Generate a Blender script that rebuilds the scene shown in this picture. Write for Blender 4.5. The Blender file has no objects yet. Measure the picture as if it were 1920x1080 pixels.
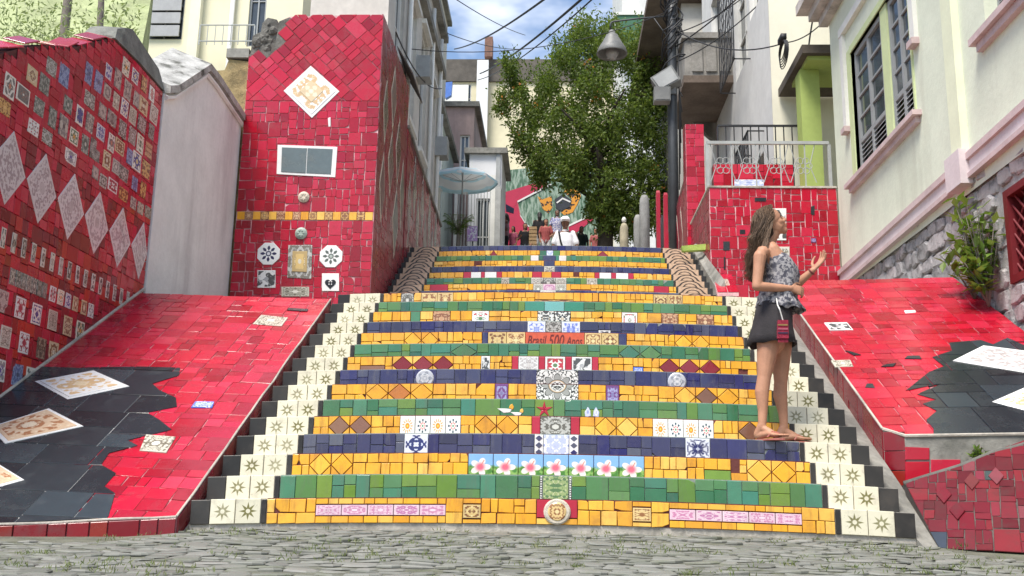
import bpy, math, random
from mathutils import Vector, Matrix, noise as mnoise
rnd = random.Random(7)
scene = bpy.context.scene
COL = scene.collection
# ------------------------------------------------------------------ camera
CF, YAW, PITCH, ROLL = 1900.8, .04393, .21547, .018243      # focal length in px of a 1920 wide frame
CPOS = Vector((.0365, -6.2816, .11))
_f = Vector((-math.sin(YAW)*math.cos(PITCH), math.cos(YAW)*math.cos(PITCH), math.sin(PITCH)))
_r0 = Vector((math.cos(YAW), math.sin(YAW), 0)); _u0 = _r0.cross(_f)
CR = _r0*math.cos(ROLL) + _u0*math.sin(ROLL); CU = -_r0*math.sin(ROLL) + _u0*math.cos(ROLL); CFW = _f
cam = bpy.data.cameras.new('camera'); camo = bpy.data.objects.new('camera', cam); COL.objects.link(camo)
cam.sensor_width = 36; cam.lens = CF/1920*36; cam.clip_start = .05; cam.clip_end = 600
mw = Matrix((CR, CU, -CFW)).transposed().to_4x4(); mw.translation = CPOS
camo.matrix_world = mw
scene.camera = camo
# ------------------------------------------------------------------ sky, sun, exposure
SUN_EL, SUN_AZ = math.radians(60), math.radians(212)        # azimuth clockwise from +Y (the way up the stairs)
world = bpy.data.worlds.new('World'); scene.world = world; world.use_nodes = True
wt = world.node_tree; wt.nodes.clear()
wo = wt.nodes.new('ShaderNodeOutputWorld'); bg = wt.nodes.new('ShaderNodeBackground')
sky = wt.nodes.new('ShaderNodeTexSky'); sky.sky_type = 'NISHITA'; sky.sun_disc = False
sky.sun_elevation = SUN_EL; sky.sun_rotation = SUN_AZ; sky.air_density = 1.0; sky.dust_density = 1.2; sky.ozone_density = 1.3
tc = wt.nodes.new('ShaderNodeTexCoord'); mp = wt.nodes.new('ShaderNodeMapping'); mp.inputs['Scale'].default_value = (1, 1, 2.2)
mp.inputs['Location'].default_value = (.35, .1, .2)
nz = wt.nodes.new('ShaderNodeTexNoise'); nz.inputs['Scale'].default_value = 2.3; nz.inputs['Detail'].default_value = 6; nz.inputs['Roughness'].default_value = .55
rp = wt.nodes.new('ShaderNodeValToRGB'); rp.color_ramp.elements[0].position = .55; rp.color_ramp.elements[1].position = .72
mx = wt.nodes.new('ShaderNodeMix'); mx.data_type = 'RGBA'
mx.inputs['B'].default_value = (8, 8.1, 8.3, 1)
wl = wt.links.new
wl(tc.outputs['Generated'], mp.inputs['Vector']); wl(mp.outputs['Vector'], nz.inputs['Vector']); wl(nz.outputs['Fac'], rp.inputs['Fac'])
wl(rp.outputs['Color'], mx.inputs['Factor']); wl(sky.outputs['Color'], mx.inputs['A']); wl(mx.outputs['Result'], bg.inputs['Color'])
bg.inputs['Strength'].default_value = .104
wl(bg.outputs['Background'], wo.inputs['Surface'])
sl = bpy.data.lights.new('sun', 'SUN'); sl.energy = 2.5; sl.angle = math.radians(22); sl.color = (1, .95, .87)
so = bpy.data.objects.new('sun', sl); COL.objects.link(so)
sd = Vector((math.sin(SUN_AZ)*math.cos(SUN_EL), math.cos(SUN_AZ)*math.cos(SUN_EL), math.sin(SUN_EL)))
so.rotation_euler = sd.to_track_quat('Z', 'Y').to_euler()
vs = scene.view_settings
vs.view_transform = 'Standard'; vs.look = 'None'; vs.exposure = 1.18; vs.gamma = 1; vs.use_curve_mapping = False
scene.cycles.max_bounces = 6; scene.cycles.diffuse_bounces = 4; scene.cycles.glossy_bounces = 3; scene.cycles.transparent_max_bounces = 6
scene.cycles.use_denoising = True

def proj(p):
    d = Vector(p)-CPOS; z = max(d.dot(CFW), .01)
    return (960+CF*d.dot(CR)/z, 540-CF*d.dot(CU)/z)
def on(ax, val, px, py):
    """the point of the plane x, y or z = val that shows at pixel px, py of the photograph"""
    d = CFW + CR*((px-960)/CF) + CU*((540-py)/CF)
    return CPOS + d*((val-CPOS[ax])/d[ax])
def on_plane(P, N, px, py):
    d = CFW + CR*((px-960)/CF) + CU*((540-py)/CF)
    return CPOS + d*((Vector(P)-CPOS).dot(N)/d.dot(N))
X, Y, Z = 0, 1, 2
# ------------------------------------------------------------------ objects
def link(name, data, parent=None, loc=(0, 0, 0), **props):
    o = bpy.data.objects.new(name, data); COL.objects.link(o); o.location = loc
    if parent is not None:
        o.parent = parent; o.matrix_parent_inverse = Matrix.Translation(-wloc(parent))
    for k, v in props.items():
        if v is not None: o[k] = v
    return o
def wloc(o): return Vector(o.location)      # locations are kept in world coordinates (see link)
def thing(name, label, cat, loc=(0, 0, 0), group=None):
    return link(name, None, None, loc, label=label, category=cat, group=group)
def copy_tree(o, off, parent=None, top=None, label=None):
    c = o.copy(); COL.objects.link(c); c.location = Vector(o.location)+Vector(off)
    if parent is not None:
        c.parent = parent; c.matrix_parent_inverse = Matrix.Translation(-wloc(parent))
    if label: c['label'] = label
    for ch in [x for x in o.children]: copy_tree(ch, off, c)
    return c
class MB:
    def __init__(s): s.v = []; s.f = []; s.m = []; s.mats = []; s.cur = 0; s.uv = None
    def mat(s, m):
        if m not in s.mats: s.mats.append(m)
        s.cur = s.mats.index(m); return s
    def add(s, vs, fs):
        b = len(s.v); s.v += [tuple(p) for p in vs]; s.f += [[i+b for i in f] for f in fs]; s.m += [s.cur]*len(fs); return s
    def box(s, a, b):
        x0, y0, z0 = [min(p, q) for p, q in zip(a, b)]; x1, y1, z1 = [max(p, q) for p, q in zip(a, b)]
        return s.add([(x0,y0,z0),(x1,y0,z0),(x1,y1,z0),(x0,y1,z0),(x0,y0,z1),(x1,y0,z1),(x1,y1,z1),(x0,y1,z1)],
                     [(0,3,2,1),(4,5,6,7),(0,1,5,4),(1,2,6,5),(2,3,7,6),(3,0,4,7)])
    def hexa(s, bot, top):
        """eight corners: a quad and the quad above it"""
        return s.add(list(bot)+list(top), [(3,2,1,0),(4,5,6,7),(0,1,5,4),(1,2,6,5),(2,3,7,6),(3,0,4,7)])
    def prism(s, poly, vec):
        n = len(poly); vec = Vector(vec); P = [Vector(p) for p in poly]
        return s.add(P+[p+vec for p in P], [list(range(n))[::-1], list(range(n, 2*n))]+[(i, (i+1) % n, n+(i+1) % n, n+i) for i in range(n)])
    def tube(s, pts, r, n=6, cap=True, side=None, r2=None):
        """tube along pts; r a number or one per point; r2 the second half-axis for an oval, r lies along side"""
        P = [Vector(p) for p in pts]; k = len(P); R = r if isinstance(r, (list, tuple)) else [r]*k
        R2 = R if r2 is None else (r2 if isinstance(r2, (list, tuple)) else [r2]*k)
        vs = []; fs = []; prev = None
        for i in range(k):
            t = (P[min(i+1, k-1)]-P[max(i-1, 0)])
            t = t.normalized() if t.length > 1e-9 else Vector((0, 0, 1))
            ref = Vector(side) if side is not None else (prev if prev is not None else (Vector((0, 0, 1)) if abs(t.z) < .9 else Vector((1, 0, 0))))
            a = ref-t*ref.dot(t)
            if a.length < 1e-6: a = t.orthogonal()
            a.normalize(); b = t.cross(a)
            if side is None: prev = a
            for j in range(n):
                q = 2*math.pi*j/n
                vs.append(P[i]+a*(R[i]*math.cos(q))+b*(R2[i]*math.sin(q)))
        for i in range(k-1):
            for j in range(n): fs.append((i*n+j, i*n+(j+1) % n, (i+1)*n+(j+1) % n, (i+1)*n+j))
        if cap: fs.append(list(range(n))[::-1]); fs.append(list(range((k-1)*n, k*n)))
        return s.add(vs, fs)
    def capsule(s, pts, r, n=10, side=None, r2=None):
        """rounded tube"""
        P = [Vector(p) for p in pts]; k = len(P); R = list(r) if isinstance(r, (list, tuple)) else [r]*k
        R2 = R if r2 is None else (list(r2) if isinstance(r2, (list, tuple)) else [r2]*k)
        t0 = (P[0]-P[1]).normalized(); t1 = (P[-1]-P[-2]).normalized()
        m0 = min(R[0], R2[0]); m1 = min(R[-1], R2[-1])
        pre = [(P[0]+t0*m0*math.sin(q), math.cos(q)) for q in (1.45, 1.05, .55)]
        post = [(P[-1]+t1*m1*math.sin(q), math.cos(q)) for q in (.55, 1.05, 1.45)]
        PP = [p for p, _ in pre]+P+[p for p, _ in post]
        RR = [R[0]*c for _, c in pre]+R+[R[-1]*c for _, c in post]
        RR2 = [R2[0]*c for _, c in pre]+R2+[R2[-1]*c for _, c in post]
        return s.tube(PP, RR, n, True, side, RR2)
    def lathe(s, prof, c, n=16, axis=(0, 0, 1)):
        ax = Vector(axis).normalized(); a = ax.orthogonal().normalized(); b = ax.cross(a); c = Vector(c)
        vs = []; k = len(prof)
        for (r, h) in prof:
            for j in range(n):
                q = 2*math.pi*j/n; vs.append(c+ax*h+a*(r*math.cos(q))+b*(r*math.sin(q)))
        fs = [(i*n+j, i*n+(j+1) % n, (i+1)*n+(j+1) % n, (i+1)*n+j) for i in range(k-1) for j in range(n)]
        if prof[0][0] > 1e-4: fs.append(list(range(n))[::-1])
        if prof[-1][0] > 1e-4: fs.append(list(range((k-1)*n, k*n)))
        return s.add(vs, fs)
    def mesh(s, name, smooth=False):
        me = bpy.data.meshes.new(name); me.from_pydata(s.v, [], s.f)
        for m in s.mats: me.materials.append(m)
        if len(s.mats) > 1: me.polygons.foreach_set('material_index', s.m)
        if smooth: me.polygons.foreach_set('use_smooth', [True]*len(s.f))
        if s.uv is not None:
            ul = me.uv_layers.new(name='UVMap')
            flat = [0.0]*(2*len(me.loops)); vi = [0]*len(me.loops); me.loops.foreach_get('vertex_index', vi)
            for i, k in enumerate(vi): flat[2*i], flat[2*i+1] = s.uv[k]
            ul.data.foreach_set('uv', flat)
        me.update(); return me
    def build(s, name, parent=None, smooth=False, **props):
        if not s.v: return None
        lo = Vector([min(p[i] for p in s.v) for i in range(3)]); hi = Vector([max(p[i] for p in s.v) for i in range(3)])
        c = Vector(((lo.x+hi.x)/2, (lo.y+hi.y)/2, lo.z))
        s.v = [(p[0]-c.x, p[1]-c.y, p[2]-c.z) for p in s.v]
        return link(name, s.mesh(name, smooth), parent, c, **props)
# ------------------------------------------------------------------ materials
class NT:
    def __init__(s, name):
        s.mat = bpy.data.materials.new(name); s.mat.use_nodes = True; s.t = s.mat.node_tree; s.t.nodes.clear()
        s.out = s.n('ShaderNodeOutputMaterial'); s.b = s.n('ShaderNodeBsdfPrincipled'); s.l(s.b.outputs[0], s.out.inputs[0])
    def n(s, t): return s.t.nodes.new(t)
    def l(s, a, b): s.t.links.new(a, b)
    def put(s, sock, v):
        if hasattr(v, 'is_linked') or isinstance(v, bpy.types.NodeSocket): s.l(v, sock)
        elif isinstance(v, (tuple, list)) and len(v) == 3 and sock.type == 'RGBA': sock.default_value = (*v, 1)
        else: sock.default_value = v
    def m(s, op, a, b=None, c=None, clamp=False):
        q = s.n('ShaderNodeMath'); q.operation = op; q.use_clamp = clamp
        for i, v in enumerate((a, b, c)):
            if v is not None: s.put(q.inputs[i], v)
        return q.outputs[0]
    def mix(s, f, a, b, mode='MIX'):
        q = s.n('ShaderNodeMix'); q.data_type = 'RGBA'; q.blend_type = mode
        s.put(q.inputs['Factor'], f); s.put(q.inputs['A'], a); s.put(q.inputs['B'], b); return q.outputs['Result']
    def noise(s, vec, scale, detail=4, rough=.55):
        q = s.n('ShaderNodeTexNoise'); q.inputs['Scale'].default_value = scale; q.inputs['Detail'].default_value = detail; q.inputs['Roughness'].default_value = rough
        if vec is not None: s.l(vec, q.inputs['Vector'])
        return q.outputs['Fac']
    def ramp(s, f, stops, const=False):
        q = s.n('ShaderNodeValToRGB'); e = q.color_ramp.elements; q.color_ramp.interpolation = 'CONSTANT' if const else 'LINEAR'
        while len(e) < len(stops): e.new(.5)
        for i, (p, c) in enumerate(stops): e[i].position = p; e[i].color = (*c, 1) if len(c) == 3 else c
        s.put(q.inputs[0], f); return q.outputs[0]
    def step(s, v, a, b):
        q = s.n('ShaderNodeMapRange'); q.interpolation_type = 'SMOOTHSTEP'; s.put(q.inputs['Value'], v)
        q.inputs['From Min'].default_value = a; q.inputs['From Max'].default_value = b; return q.outputs[0]
    def rand(s):
        """a number of its own for every tile, joined into one mesh or not"""
        a = s.n('ShaderNodeObjectInfo').outputs['Random']; b = s.n('ShaderNodeNewGeometry').outputs['Random Per Island']
        return s.m('FRACT', s.m('ADD', a, s.m('MULTIPLY', b, 7.31)))
    def wpos(s): return s.n('ShaderNodeNewGeometry').outputs['Position']
    def bump(s, h, strength=.3, dist=.01):
        q = s.n('ShaderNodeBump'); q.inputs['Strength'].default_value = strength; q.inputs['Distance'].default_value = dist
        s.put(q.inputs['Height'], h); s.l(q.outputs[0], s.b.inputs['Normal'])
    def fin(s, col, rough=.6, spec=.5, metal=0, coat=0):
        s.put(s.b.inputs['Base Color'], col); s.put(s.b.inputs['Roughness'], rough); s.b.inputs['Specular IOR Level'].default_value = spec
        s.b.inputs['Metallic'].default_value = metal; s.b.inputs['Coat Weight'].default_value = coat; s.b.inputs['Coat Roughness'].default_value = .12
        return s.mat
def plain(name, col, rough=.6, var=.18, scale=6, bump=0, metal=0, spec=.5, stain=None, stain_amt=.5, streak=False):
    """a painted, plastered or raw surface: two scales of mottling, optional stains and relief"""
    k = NT(name); p = k.wpos()
    a = k.noise(p, scale, 5); b = k.noise(p, scale*9, 3)
    f = k.m('ADD', k.m('MULTIPLY', a, .7), k.m('MULTIPLY', b, .3))
    c = k.mix(k.step(f, .3, .7), tuple(x*(1-var) for x in col), tuple(min(1, x*(1+var*.6)) for x in col))
    if stain:
        v = p
        if streak:
            mpn = k.n('ShaderNodeMapping'); mpn.inputs['Scale'].default_value = (1, 1, .12); k.l(p, mpn.inputs['Vector']); v = mpn.outputs[0]
        s_ = k.step(k.noise(v, scale*.55, 7, .65), .52, .72)
        c = k.mix(k.m('MULTIPLY', s_, stain_amt), c, stain)
    if bump: k.bump(k.noise(p, scale*7, 6, .7), bump, .02)
    return k.fin(c, rough, spec, metal)
def tile(name, cols, rough=.16, dirt=.25, mott=.12, spec=.5, dirtcol=(.10, .085, .07), streak=0):
    """glazed tiles: each its own shade out of cols, faint glaze mottling, worn dirty film"""
    k = NT(name); r = k.rand(); p = k.wpos(); n = len(cols)
    c = k.ramp(r, [((i+.5)/n, q) for i, q in enumerate(cols)])
    g = k.noise(p, 14, 3)
    c = k.mix(k.m('MULTIPLY', k.step(g, .35, .75), mott), c, (1, 1, 1), 'SOFT_LIGHT')
    d = k.step(k.noise(p, 5.5, 8, .7), .47, .76)
    c = k.mix(k.m('MULTIPLY', d, dirt), c, dirtcol)
    if streak:                       # rain and mop water dried in runs
        mpn = k.n('ShaderNodeMapping'); mpn.inputs['Scale'].default_value = (1, 1, .16); k.l(p, mpn.inputs['Vector'])
        c = k.mix(k.m('MULTIPLY', k.step(k.noise(mpn.outputs[0], 17, 6, .7), .5, .68), streak), c, dirtcol)
    r2 = k.m('FRACT', k.m('MULTIPLY', r, 17.3))
    ro = k.m('ADD', k.m('ADD', rough, k.m('MULTIPLY', r2, .14)), k.m('MULTIPLY', d, .3))
    k.bump(k.noise(p, 30, 3), .05, .01)
    return k.fin(c, ro, spec)
def uvs(k):
    tcn = k.n('ShaderNodeUVMap'); sp = k.n('ShaderNodeSeparateXYZ'); k.l(tcn.outputs[0], sp.inputs[0])
    u = k.m('SUBTRACT', sp.outputs[0], .5); v = k.m('SUBTRACT', sp.outputs[1], .5)
    return u, v
def polar(k, u, v):
    r = k.m('SQRT', k.m('ADD', k.m('MULTIPLY', u, u), k.m('MULTIPLY', v, v))); t = k.m('ARCTAN2', v, u); return r, t
def inside(k, v, e, w=.012): return k.step(k.m('SUBTRACT', e, v), -w, w)         # 1 where v < e
def AND(k, a, b): return k.m('MULTIPLY', a, b)
def finish_pattern(k, c, rough=.18, dirt=.3, dscale=7):
    p = k.wpos(); d = k.step(k.noise(p, dscale, 8, .7), .48, .76)
    c = k.mix(k.m('MULTIPLY', d, dirt), c, (.12, .1, .08))
    c = k.mix(k.m('MULTIPLY', k.step(k.noise(p, 34, 6, .75), .58, .66), dirt*.9), c, (.16, .14, .11))
    return k.fin(c, k.m('ADD', rough, k.m('MULTIPLY', d, .3)))
def pat_star(name, base, ink):
    k = NT(name); u, v = uvs(k); r, t = polar(k, u, v)
    a = k.m('PINGPONG', t, math.pi/8); lat = k.m('MULTIPLY', k.m('SUBTRACT', math.pi/8, a), r)   # distance from the nearest of eight rays
    lat2 = k.m('MULTIPLY', a, r)
    alt = lat2
    ray = AND(k, inside(k, alt, k.m('MULTIPLY', k.m('SUBTRACT', .38, r), .25), .012), k.step(r, .1, .13))
    ring = AND(k, inside(k, r, .125), k.step(r, .085, .1))
    f = k.m('MAXIMUM', ray, ring)
    rr = k.rand(); blot = k.noise(k.wpos(), 60, 3)
    f = k.m('MULTIPLY', f, k.m('MULTIPLY', k.m('ADD', .6, k.m('MULTIPLY', blot, .7)), k.m('ADD', .7, k.m('MULTIPLY', k.m('FRACT', k.m('MULTIPLY', rr, 11.3)), .5))), None, True)
    bcol = k.mix(rr, base, tuple(x*.86 for x in base))
    return finish_pattern(k, k.mix(f, bcol, ink), .3, .4, 9)
def pat_orn(name, pals, scale=3.2, border=0, rough=.2, fold=True, thresh=(.46, .52), dirt=.3, fixed=None):
    """printed ornament, mirrored about both axes, another one on every tile; pals = list of (ground, ink, accent)"""
    k = NT(name); u, v = uvs(k); r = k.rand() if fixed is None else k.m('ADD', fixed, 0)
    au, av = (k.m('ABSOLUTE', u), k.m('ABSOLUTE', v)) if fold else (u, v)
    if fold:
        mn = k.m('MINIMUM', au, av); mxx = k.m('MAXIMUM', au, av)
        sw = k.m('GREATER_THAN', k.m('FRACT', k.m('MULTIPLY', r, 13.7)), .45)
        au2 = k.m('ADD', k.m('MULTIPLY', sw, mn), k.m('MULTIPLY', k.m('SUBTRACT', 1, sw), au))
        av2 = k.m('ADD', k.m('MULTIPLY', sw, mxx), k.m('MULTIPLY', k.m('SUBTRACT', 1, sw), av)); au, av = au2, av2
    cx = k.n('ShaderNodeCombineXYZ'); k.l(au, cx.inputs[0]); k.l(av, cx.inputs[1]); k.l(k.m('MULTIPLY', r, 91.7), cx.inputs[2])
    n1 = k.noise(cx.outputs[0], scale*2, 1, .4); n2 = k.noise(cx.outputs[0], scale*3.1, 2)
    n = len(pals)
    pick = k.m('FRACT', k.m('MULTIPLY', r, 5.77))
    cs = [k.ramp(pick, [(i/n, pp[j]) for i, pp in enumerate(pals)], True) for j in range(3)]
    c = k.mix(k.step(n1, *thresh), cs[0], cs[1])
    c = k.mix(k.step(n2, .6, .64), c, cs[2])
    rad, _ = polar(k, u, v)
    disc = AND(k, inside(k, rad, .12), k.m('GREATER_THAN', k.m('FRACT', k.m('MULTIPLY', r, 29.1)), .5))
    c = k.mix(disc, c, cs[2])
    if border:
        e = k.m('MAXIMUM', k.m('ABSOLUTE', u), k.m('ABSOLUTE', v))
        c = k.mix(k.m('GREATER_THAN', e, .5-border), c, cs[0])
    return finish_pattern(k, c, rough, dirt)
def pat_rosette(name, base, ink, accent, n=8, R=.4):
    k = NT(name); u, v = uvs(k); r, t = polar(k, u, v)
    w = k.m('COSINE', k.m('MULTIPLY', t, n)); e = k.m('ADD', R*.8, k.m('MULTIPLY', w, R*.2))
    c = k.mix(inside(k, r, e), base, ink)
    w2 = k.m('COSINE', k.m('ADD', k.m('MULTIPLY', t, n), math.pi)); e2 = k.m('ADD', R*.55, k.m('MULTIPLY', w2, R*.18))
    c = k.mix(AND(k, inside(k, r, e2), k.step(r, R*.32, R*.36)), c, base)
    c = k.mix(inside(k, r, R*.2), c, accent)
    return finish_pattern(k, c, .2, .2)
def pat_sun(name):
    k = NT(name); u, v = uvs(k); r, t = polar(k, u, v); w = k.m('COSINE', k.m('MULTIPLY', t, 13))
    c = k.mix(AND(k, inside(k, r, k.m('ADD', .3, k.m('MULTIPLY', w, .1))), k.step(r, .2, .24)), (.8, .79, .74), (.85, .35, .12))
    c = k.mix(inside(k, r, .16), c, (.9, .28, .02)); c = k.mix(inside(k, r, .06), c, (.9, .6, .1))
    c = k.mix(k.m('GREATER_THAN', k.m('MULTIPLY', v, -1), .4), c, (.55, .6, .7)); return finish_pattern(k, c, .2, .15)
def pat_dots(name):
    k = NT(name); u, v = uvs(k); r, t = polar(k, u, v); w = k.m('COSINE', k.m('MULTIPLY', t, 8))
    c = k.mix(AND(k, AND(k, inside(k, r, .36), k.step(r, .22, .25)), k.m('GREATER_THAN', w, .1)), (.8, .79, .74), (.05, .09, .12))
    c = k.mix(AND(k, AND(k, inside(k, r, .2), k.step(r, .1, .12)), k.m('GREATER_THAN', w, -.1)), c, (.6, .05, .04))
    c = k.mix(inside(k, r, .06), c, (.1, .3, .15)); return finish_pattern(k, c, .2, .15)
def pat_flower(name):
    """pink and white blossom on a blue sky with leaves below"""
    k = NT(name); u, v = uvs(k); cx = k.n('ShaderNodeCombineXYZ'); k.l(u, cx.inputs[0]); k.l(v, cx.inputs[1]); k.l(k.m('MULTIPLY', k.rand(), 9), cx.inputs[2])
    n = k.noise(cx.outputs[0], 4, 3); v0 = k.m('ADD', v, k.m('MULTIPLY', k.m('SUBTRACT', n, .5), .5))
    g = k.mix(k.step(n, .4, .6), (.06, .2, .03), (.25, .42, .1))
    c = k.mix(k.step(v0, -.12, .05), g, (.22, .42, .68))
    u1 = k.m('ADD', u, .02); v1 = k.m('ADD', v, .1); r, t = polar(k, u1, v1)
    w = k.m('ABSOLUTE', k.m('COSINE', k.m('MULTIPLY', t, 2.5)))
    e = k.m('ADD', .2, k.m('MULTIPLY', w, .24))
    c = k.mix(inside(k, r, e, .02), c, k.mix(k.step(r, .08, .3), (.75, .12, .2), (.85, .72, .66)))
    c = k.mix(AND(k, inside(k, k.m('ABSOLUTE', k.m('SUBTRACT', u1, k.m('MULTIPLY', v1, .5))), .02), inside(k, k.m('ABSOLUTE', k.m('SUBTRACT', v1, .15)), .18)), c, (.75, .15, .12))
    return finish_pattern(k, c, .18, .15)
def pat_medal(name):
    """large black and white flower in a tan ring, scrolls in the corners"""
    k = NT(name); u, v = uvs(k); r, t = polar(k, u, v); W_, B_ = (.76, .75, .70), (.05, .05, .045)
    cx = k.n('ShaderNodeCombineXYZ'); k.l(k.m('ABSOLUTE', u), cx.inputs[0]); k.l(k.m('ABSOLUTE', v), cx.inputs[1]); n = k.noise(cx.outputs[0], 9, 1)
    c = k.mix(inside(k, k.m('ABSOLUTE', k.m('SUBTRACT', n, .5)), .05, .01), W_, B_)
    a = k.m('ABSOLUTE', k.m('COSINE', k.m('MULTIPLY', t, 4))); e = k.m('ADD', .22, k.m('MULTIPLY', k.m('POWER', a, .8), .23))
    c = k.mix(inside(k, r, e), c, W_); c = k.mix(inside(k, r, k.m('SUBTRACT', e, .03)), c, B_); c = k.mix(inside(k, r, k.m('SUBTRACT', e, .06)), c, (.34, .34, .31))
    c = k.mix(inside(k, r, .235), c, B_); c = k.mix(inside(k, r, .215), c, (.62, .45, .27)); c = k.mix(inside(k, r, .19), c, W_)
    c = k.mix(AND(k, inside(k, r, .17), inside(k, k.m('ABSOLUTE', k.m('SUBTRACT', n, .48)), .06, .01)), c, B_)
    return finish_pattern(k, c, .2, .25)
def pat_damask(name, base, ink, sc=2.6, w=.018):
    """dark looping lines on a tan ground, mirrored left to right"""
    k = NT(name); u, v = uvs(k); r = k.rand(); q = k.m('ABSOLUTE', u); v1 = k.m('ADD', v, .18)
    rad = k.m('SQRT', k.m('ADD', k.m('MULTIPLY', k.m('MULTIPLY', q, q), 1.4), k.m('MULTIPLY', v1, v1)))
    ph = k.m('ARCTAN2', q, v1)
    wob = k.m('MULTIPLY', k.m('COSINE', k.m('MULTIPLY', ph, 3)), .06)
    l1 = inside(k, k.m('ABSOLUTE', k.m('SUBTRACT', rad, k.m('ADD', .36, wob))), w*2)
    l2 = inside(k, k.m('ABSOLUTE', k.m('SUBTRACT', rad, k.m('SUBTRACT', .19, wob))), w*1.6)
    l3 = inside(k, k.m('ABSOLUTE', k.m('SUBTRACT', rad, k.m('ADD', .58, k.m('MULTIPLY', wob, 1.5)))), w*2.4)
    f = k.m('MAXIMUM', k.m('MAXIMUM', l1, l3), k.m('MULTIPLY', l2, .7)); f = k.m('MAXIMUM', f, k.m('MULTIPLY', inside(k, rad, .06), .6))
    cx = k.n('ShaderNodeCombineXYZ'); k.l(q, cx.inputs[0]); k.l(v, cx.inputs[1])
    g = k.noise(cx.outputs[0], 9, 3)
    return finish_pattern(k, k.mix(f, k.mix(k.step(g, .35, .7), base, tuple(x*.72 for x in base)), ink), .3, .25)
def pat_border(name, pals, edge, wid=.09, scale=3):
    """ornamental picture inside a plain border"""
    return pat_orn(name, [(edge, b, c) for b, c in pals], scale, wid)
# ------------------------------------------------------------------ tile panels
class Panel:
    """a surface O + U u + V v that takes tiles; flush() makes them parts of their owner"""
    counts = {}
    pend = []
    def __init__(s, O, U, V, warp=None, nsign=1):
        s.O, s.U, s.V = Vector(O), Vector(U), Vector(V); s.N = s.U.cross(s.V).normalized()*nsign; s.warp = warp; s.flip = nsign < 0
    def P(s, u, v, h=0):
        p = s.O+s.U*u+s.V*v+s.N*h
        if s.warp: p.z += s.warp(p.x)
        return p
    def uv(s, p):
        """u, v of a point (U, V may be skew)"""
        d = Vector(p)-s.O; a, b, c = s.U.dot(s.U), s.U.dot(s.V), s.V.dot(s.V); e, f = d.dot(s.U), d.dot(s.V); D = a*c-b*b
        return ((c*e-b*f)/D, (a*f-b*e)/D)
    def px(s, x, y):
        return s.uv(on_plane(s.O, s.N, x, y))
    def piece(s, owner, name, mat, poly, th=.008, lift=0, ch=.0025, tilt=.008, uvq=None, jit=0, bow=0):
        n = len(poly)
        if jit: poly = [(u+rnd.uniform(-jit, jit), v+rnd.uniform(-jit, jit)) for u, v in poly]
        a = sum(poly[i][0]*poly[(i+1) % n][1]-poly[(i+1) % n][0]*poly[i][1] for i in range(n))
        if abs(a) < 1e-5: return
        if (a < 0) != s.flip: poly = poly[::-1]; uvq = uvq[::-1] if uvq else None
        cu = sum(p[0] for p in poly)/n; cv = sum(p[1] for p in poly)/n
        ta, tb = rnd.uniform(-tilt, tilt), rnd.uniform(-tilt, tilt); dh = rnd.uniform(-.0008, .0012)
        u0 = min(p[0] for p in poly); u1 = max(p[0] for p in poly); v0 = min(p[1] for p in poly); v1 = max(p[1] for p in poly)
        if uvq is None: uvq = [((p[0]-u0)/(u1-u0), (p[1]-v0)/(v1-v0)) for p in poly]
        H = lambda u, v: lift+th+dh+ta*(u-cu)+tb*(v-cv)
        ring0 = [s.P(u, v, lift) for u, v in poly]; ring1 = [s.P(u, v, H(u, v)-ch) for u, v in poly]
        ring2 = []
        for u, v in poly:
            du, dv = cu-u, cv-v; L = math.hypot(du*s.U.length, dv*s.V.length) or 1; q = min(.4, ch*1.5/L)
            ring2.append(s.P(u+du*q, v+dv*q, H(u, v)))
        pts = ring0+ring1+ring2
        fs = [(i, (i+1) % n, n+(i+1) % n, n+i) for i in range(n)]+[(n+i, n+(i+1) % n, 2*n+(i+1) % n, 2*n+i) for i in range(n)]+[list(range(2*n, 3*n))]
        pr = [proj(p) for p in ring2]
        w = max(p[0] for p in pr)-min(p[0] for p in pr); h = max(p[1] for p in pr)-min(p[1] for p in pr)
        seen = max(p[0] for p in pr) > -20 and min(p[0] for p in pr) < 1940
        Panel.pend.append(dict(owner=owner, name=name, mat=mat, pts=pts, fs=fs, uv=uvq*3, size=(w*h if seen else 0), big=seen and w > 7 and h > 3))
    def rect(s, owner, name, mat, u0, v0, u1, v1, **k):
        s.piece(owner, name, mat, [(u0, v0), (u1, v0), (u1, v1), (u0, v1)], **k)
    def disc(s, owner, name, mat, cu, cv, r, n=16, rot=0, **k):
        q = [(math.cos(2*math.pi*i/n+rot), math.sin(2*math.pi*i/n+rot)) for i in range(n)]
        s.piece(owner, name, mat, [(cu+r*a/s.U.length, cv+r*b/s.V.length) for a, b in q], uvq=[(.5+a/2, .5+b/2) for a, b in q], **k)
def root_of(o):
    while o.parent is not None: o = o.parent
    return o
def flush_tiles(limit=290):
    groups = {}
    for p in Panel.pend: groups.setdefault((root_of(p['owner']).name, p['name']), []).append(p)
    for (rn, name), L in groups.items():
        L.sort(key=lambda p: -p['size']); rest = []
        for i, p in enumerate(L):
            if i < limit and p['big']:
                c = sum(p['pts'], Vector())/len(p['pts'])
                m = MB(); m.mat(p['mat']); m.add([q-c for q in p['pts']], p['fs']); m.uv = p['uv']
                link(name, m.mesh(name), p['owner'], c)
            else: rest.append(p)
        if rest:
            m = MB(); m.uv = []
            for p in rest: m.mat(p['mat']); m.add(p['pts'], p['fs']); m.uv += p['uv']
            link('small_'+name, m.mesh('small_'+name), root_of(rest[0]['owner']), (0, 0, 0), kind='stuff')
    Panel.pend.clear()
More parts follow.
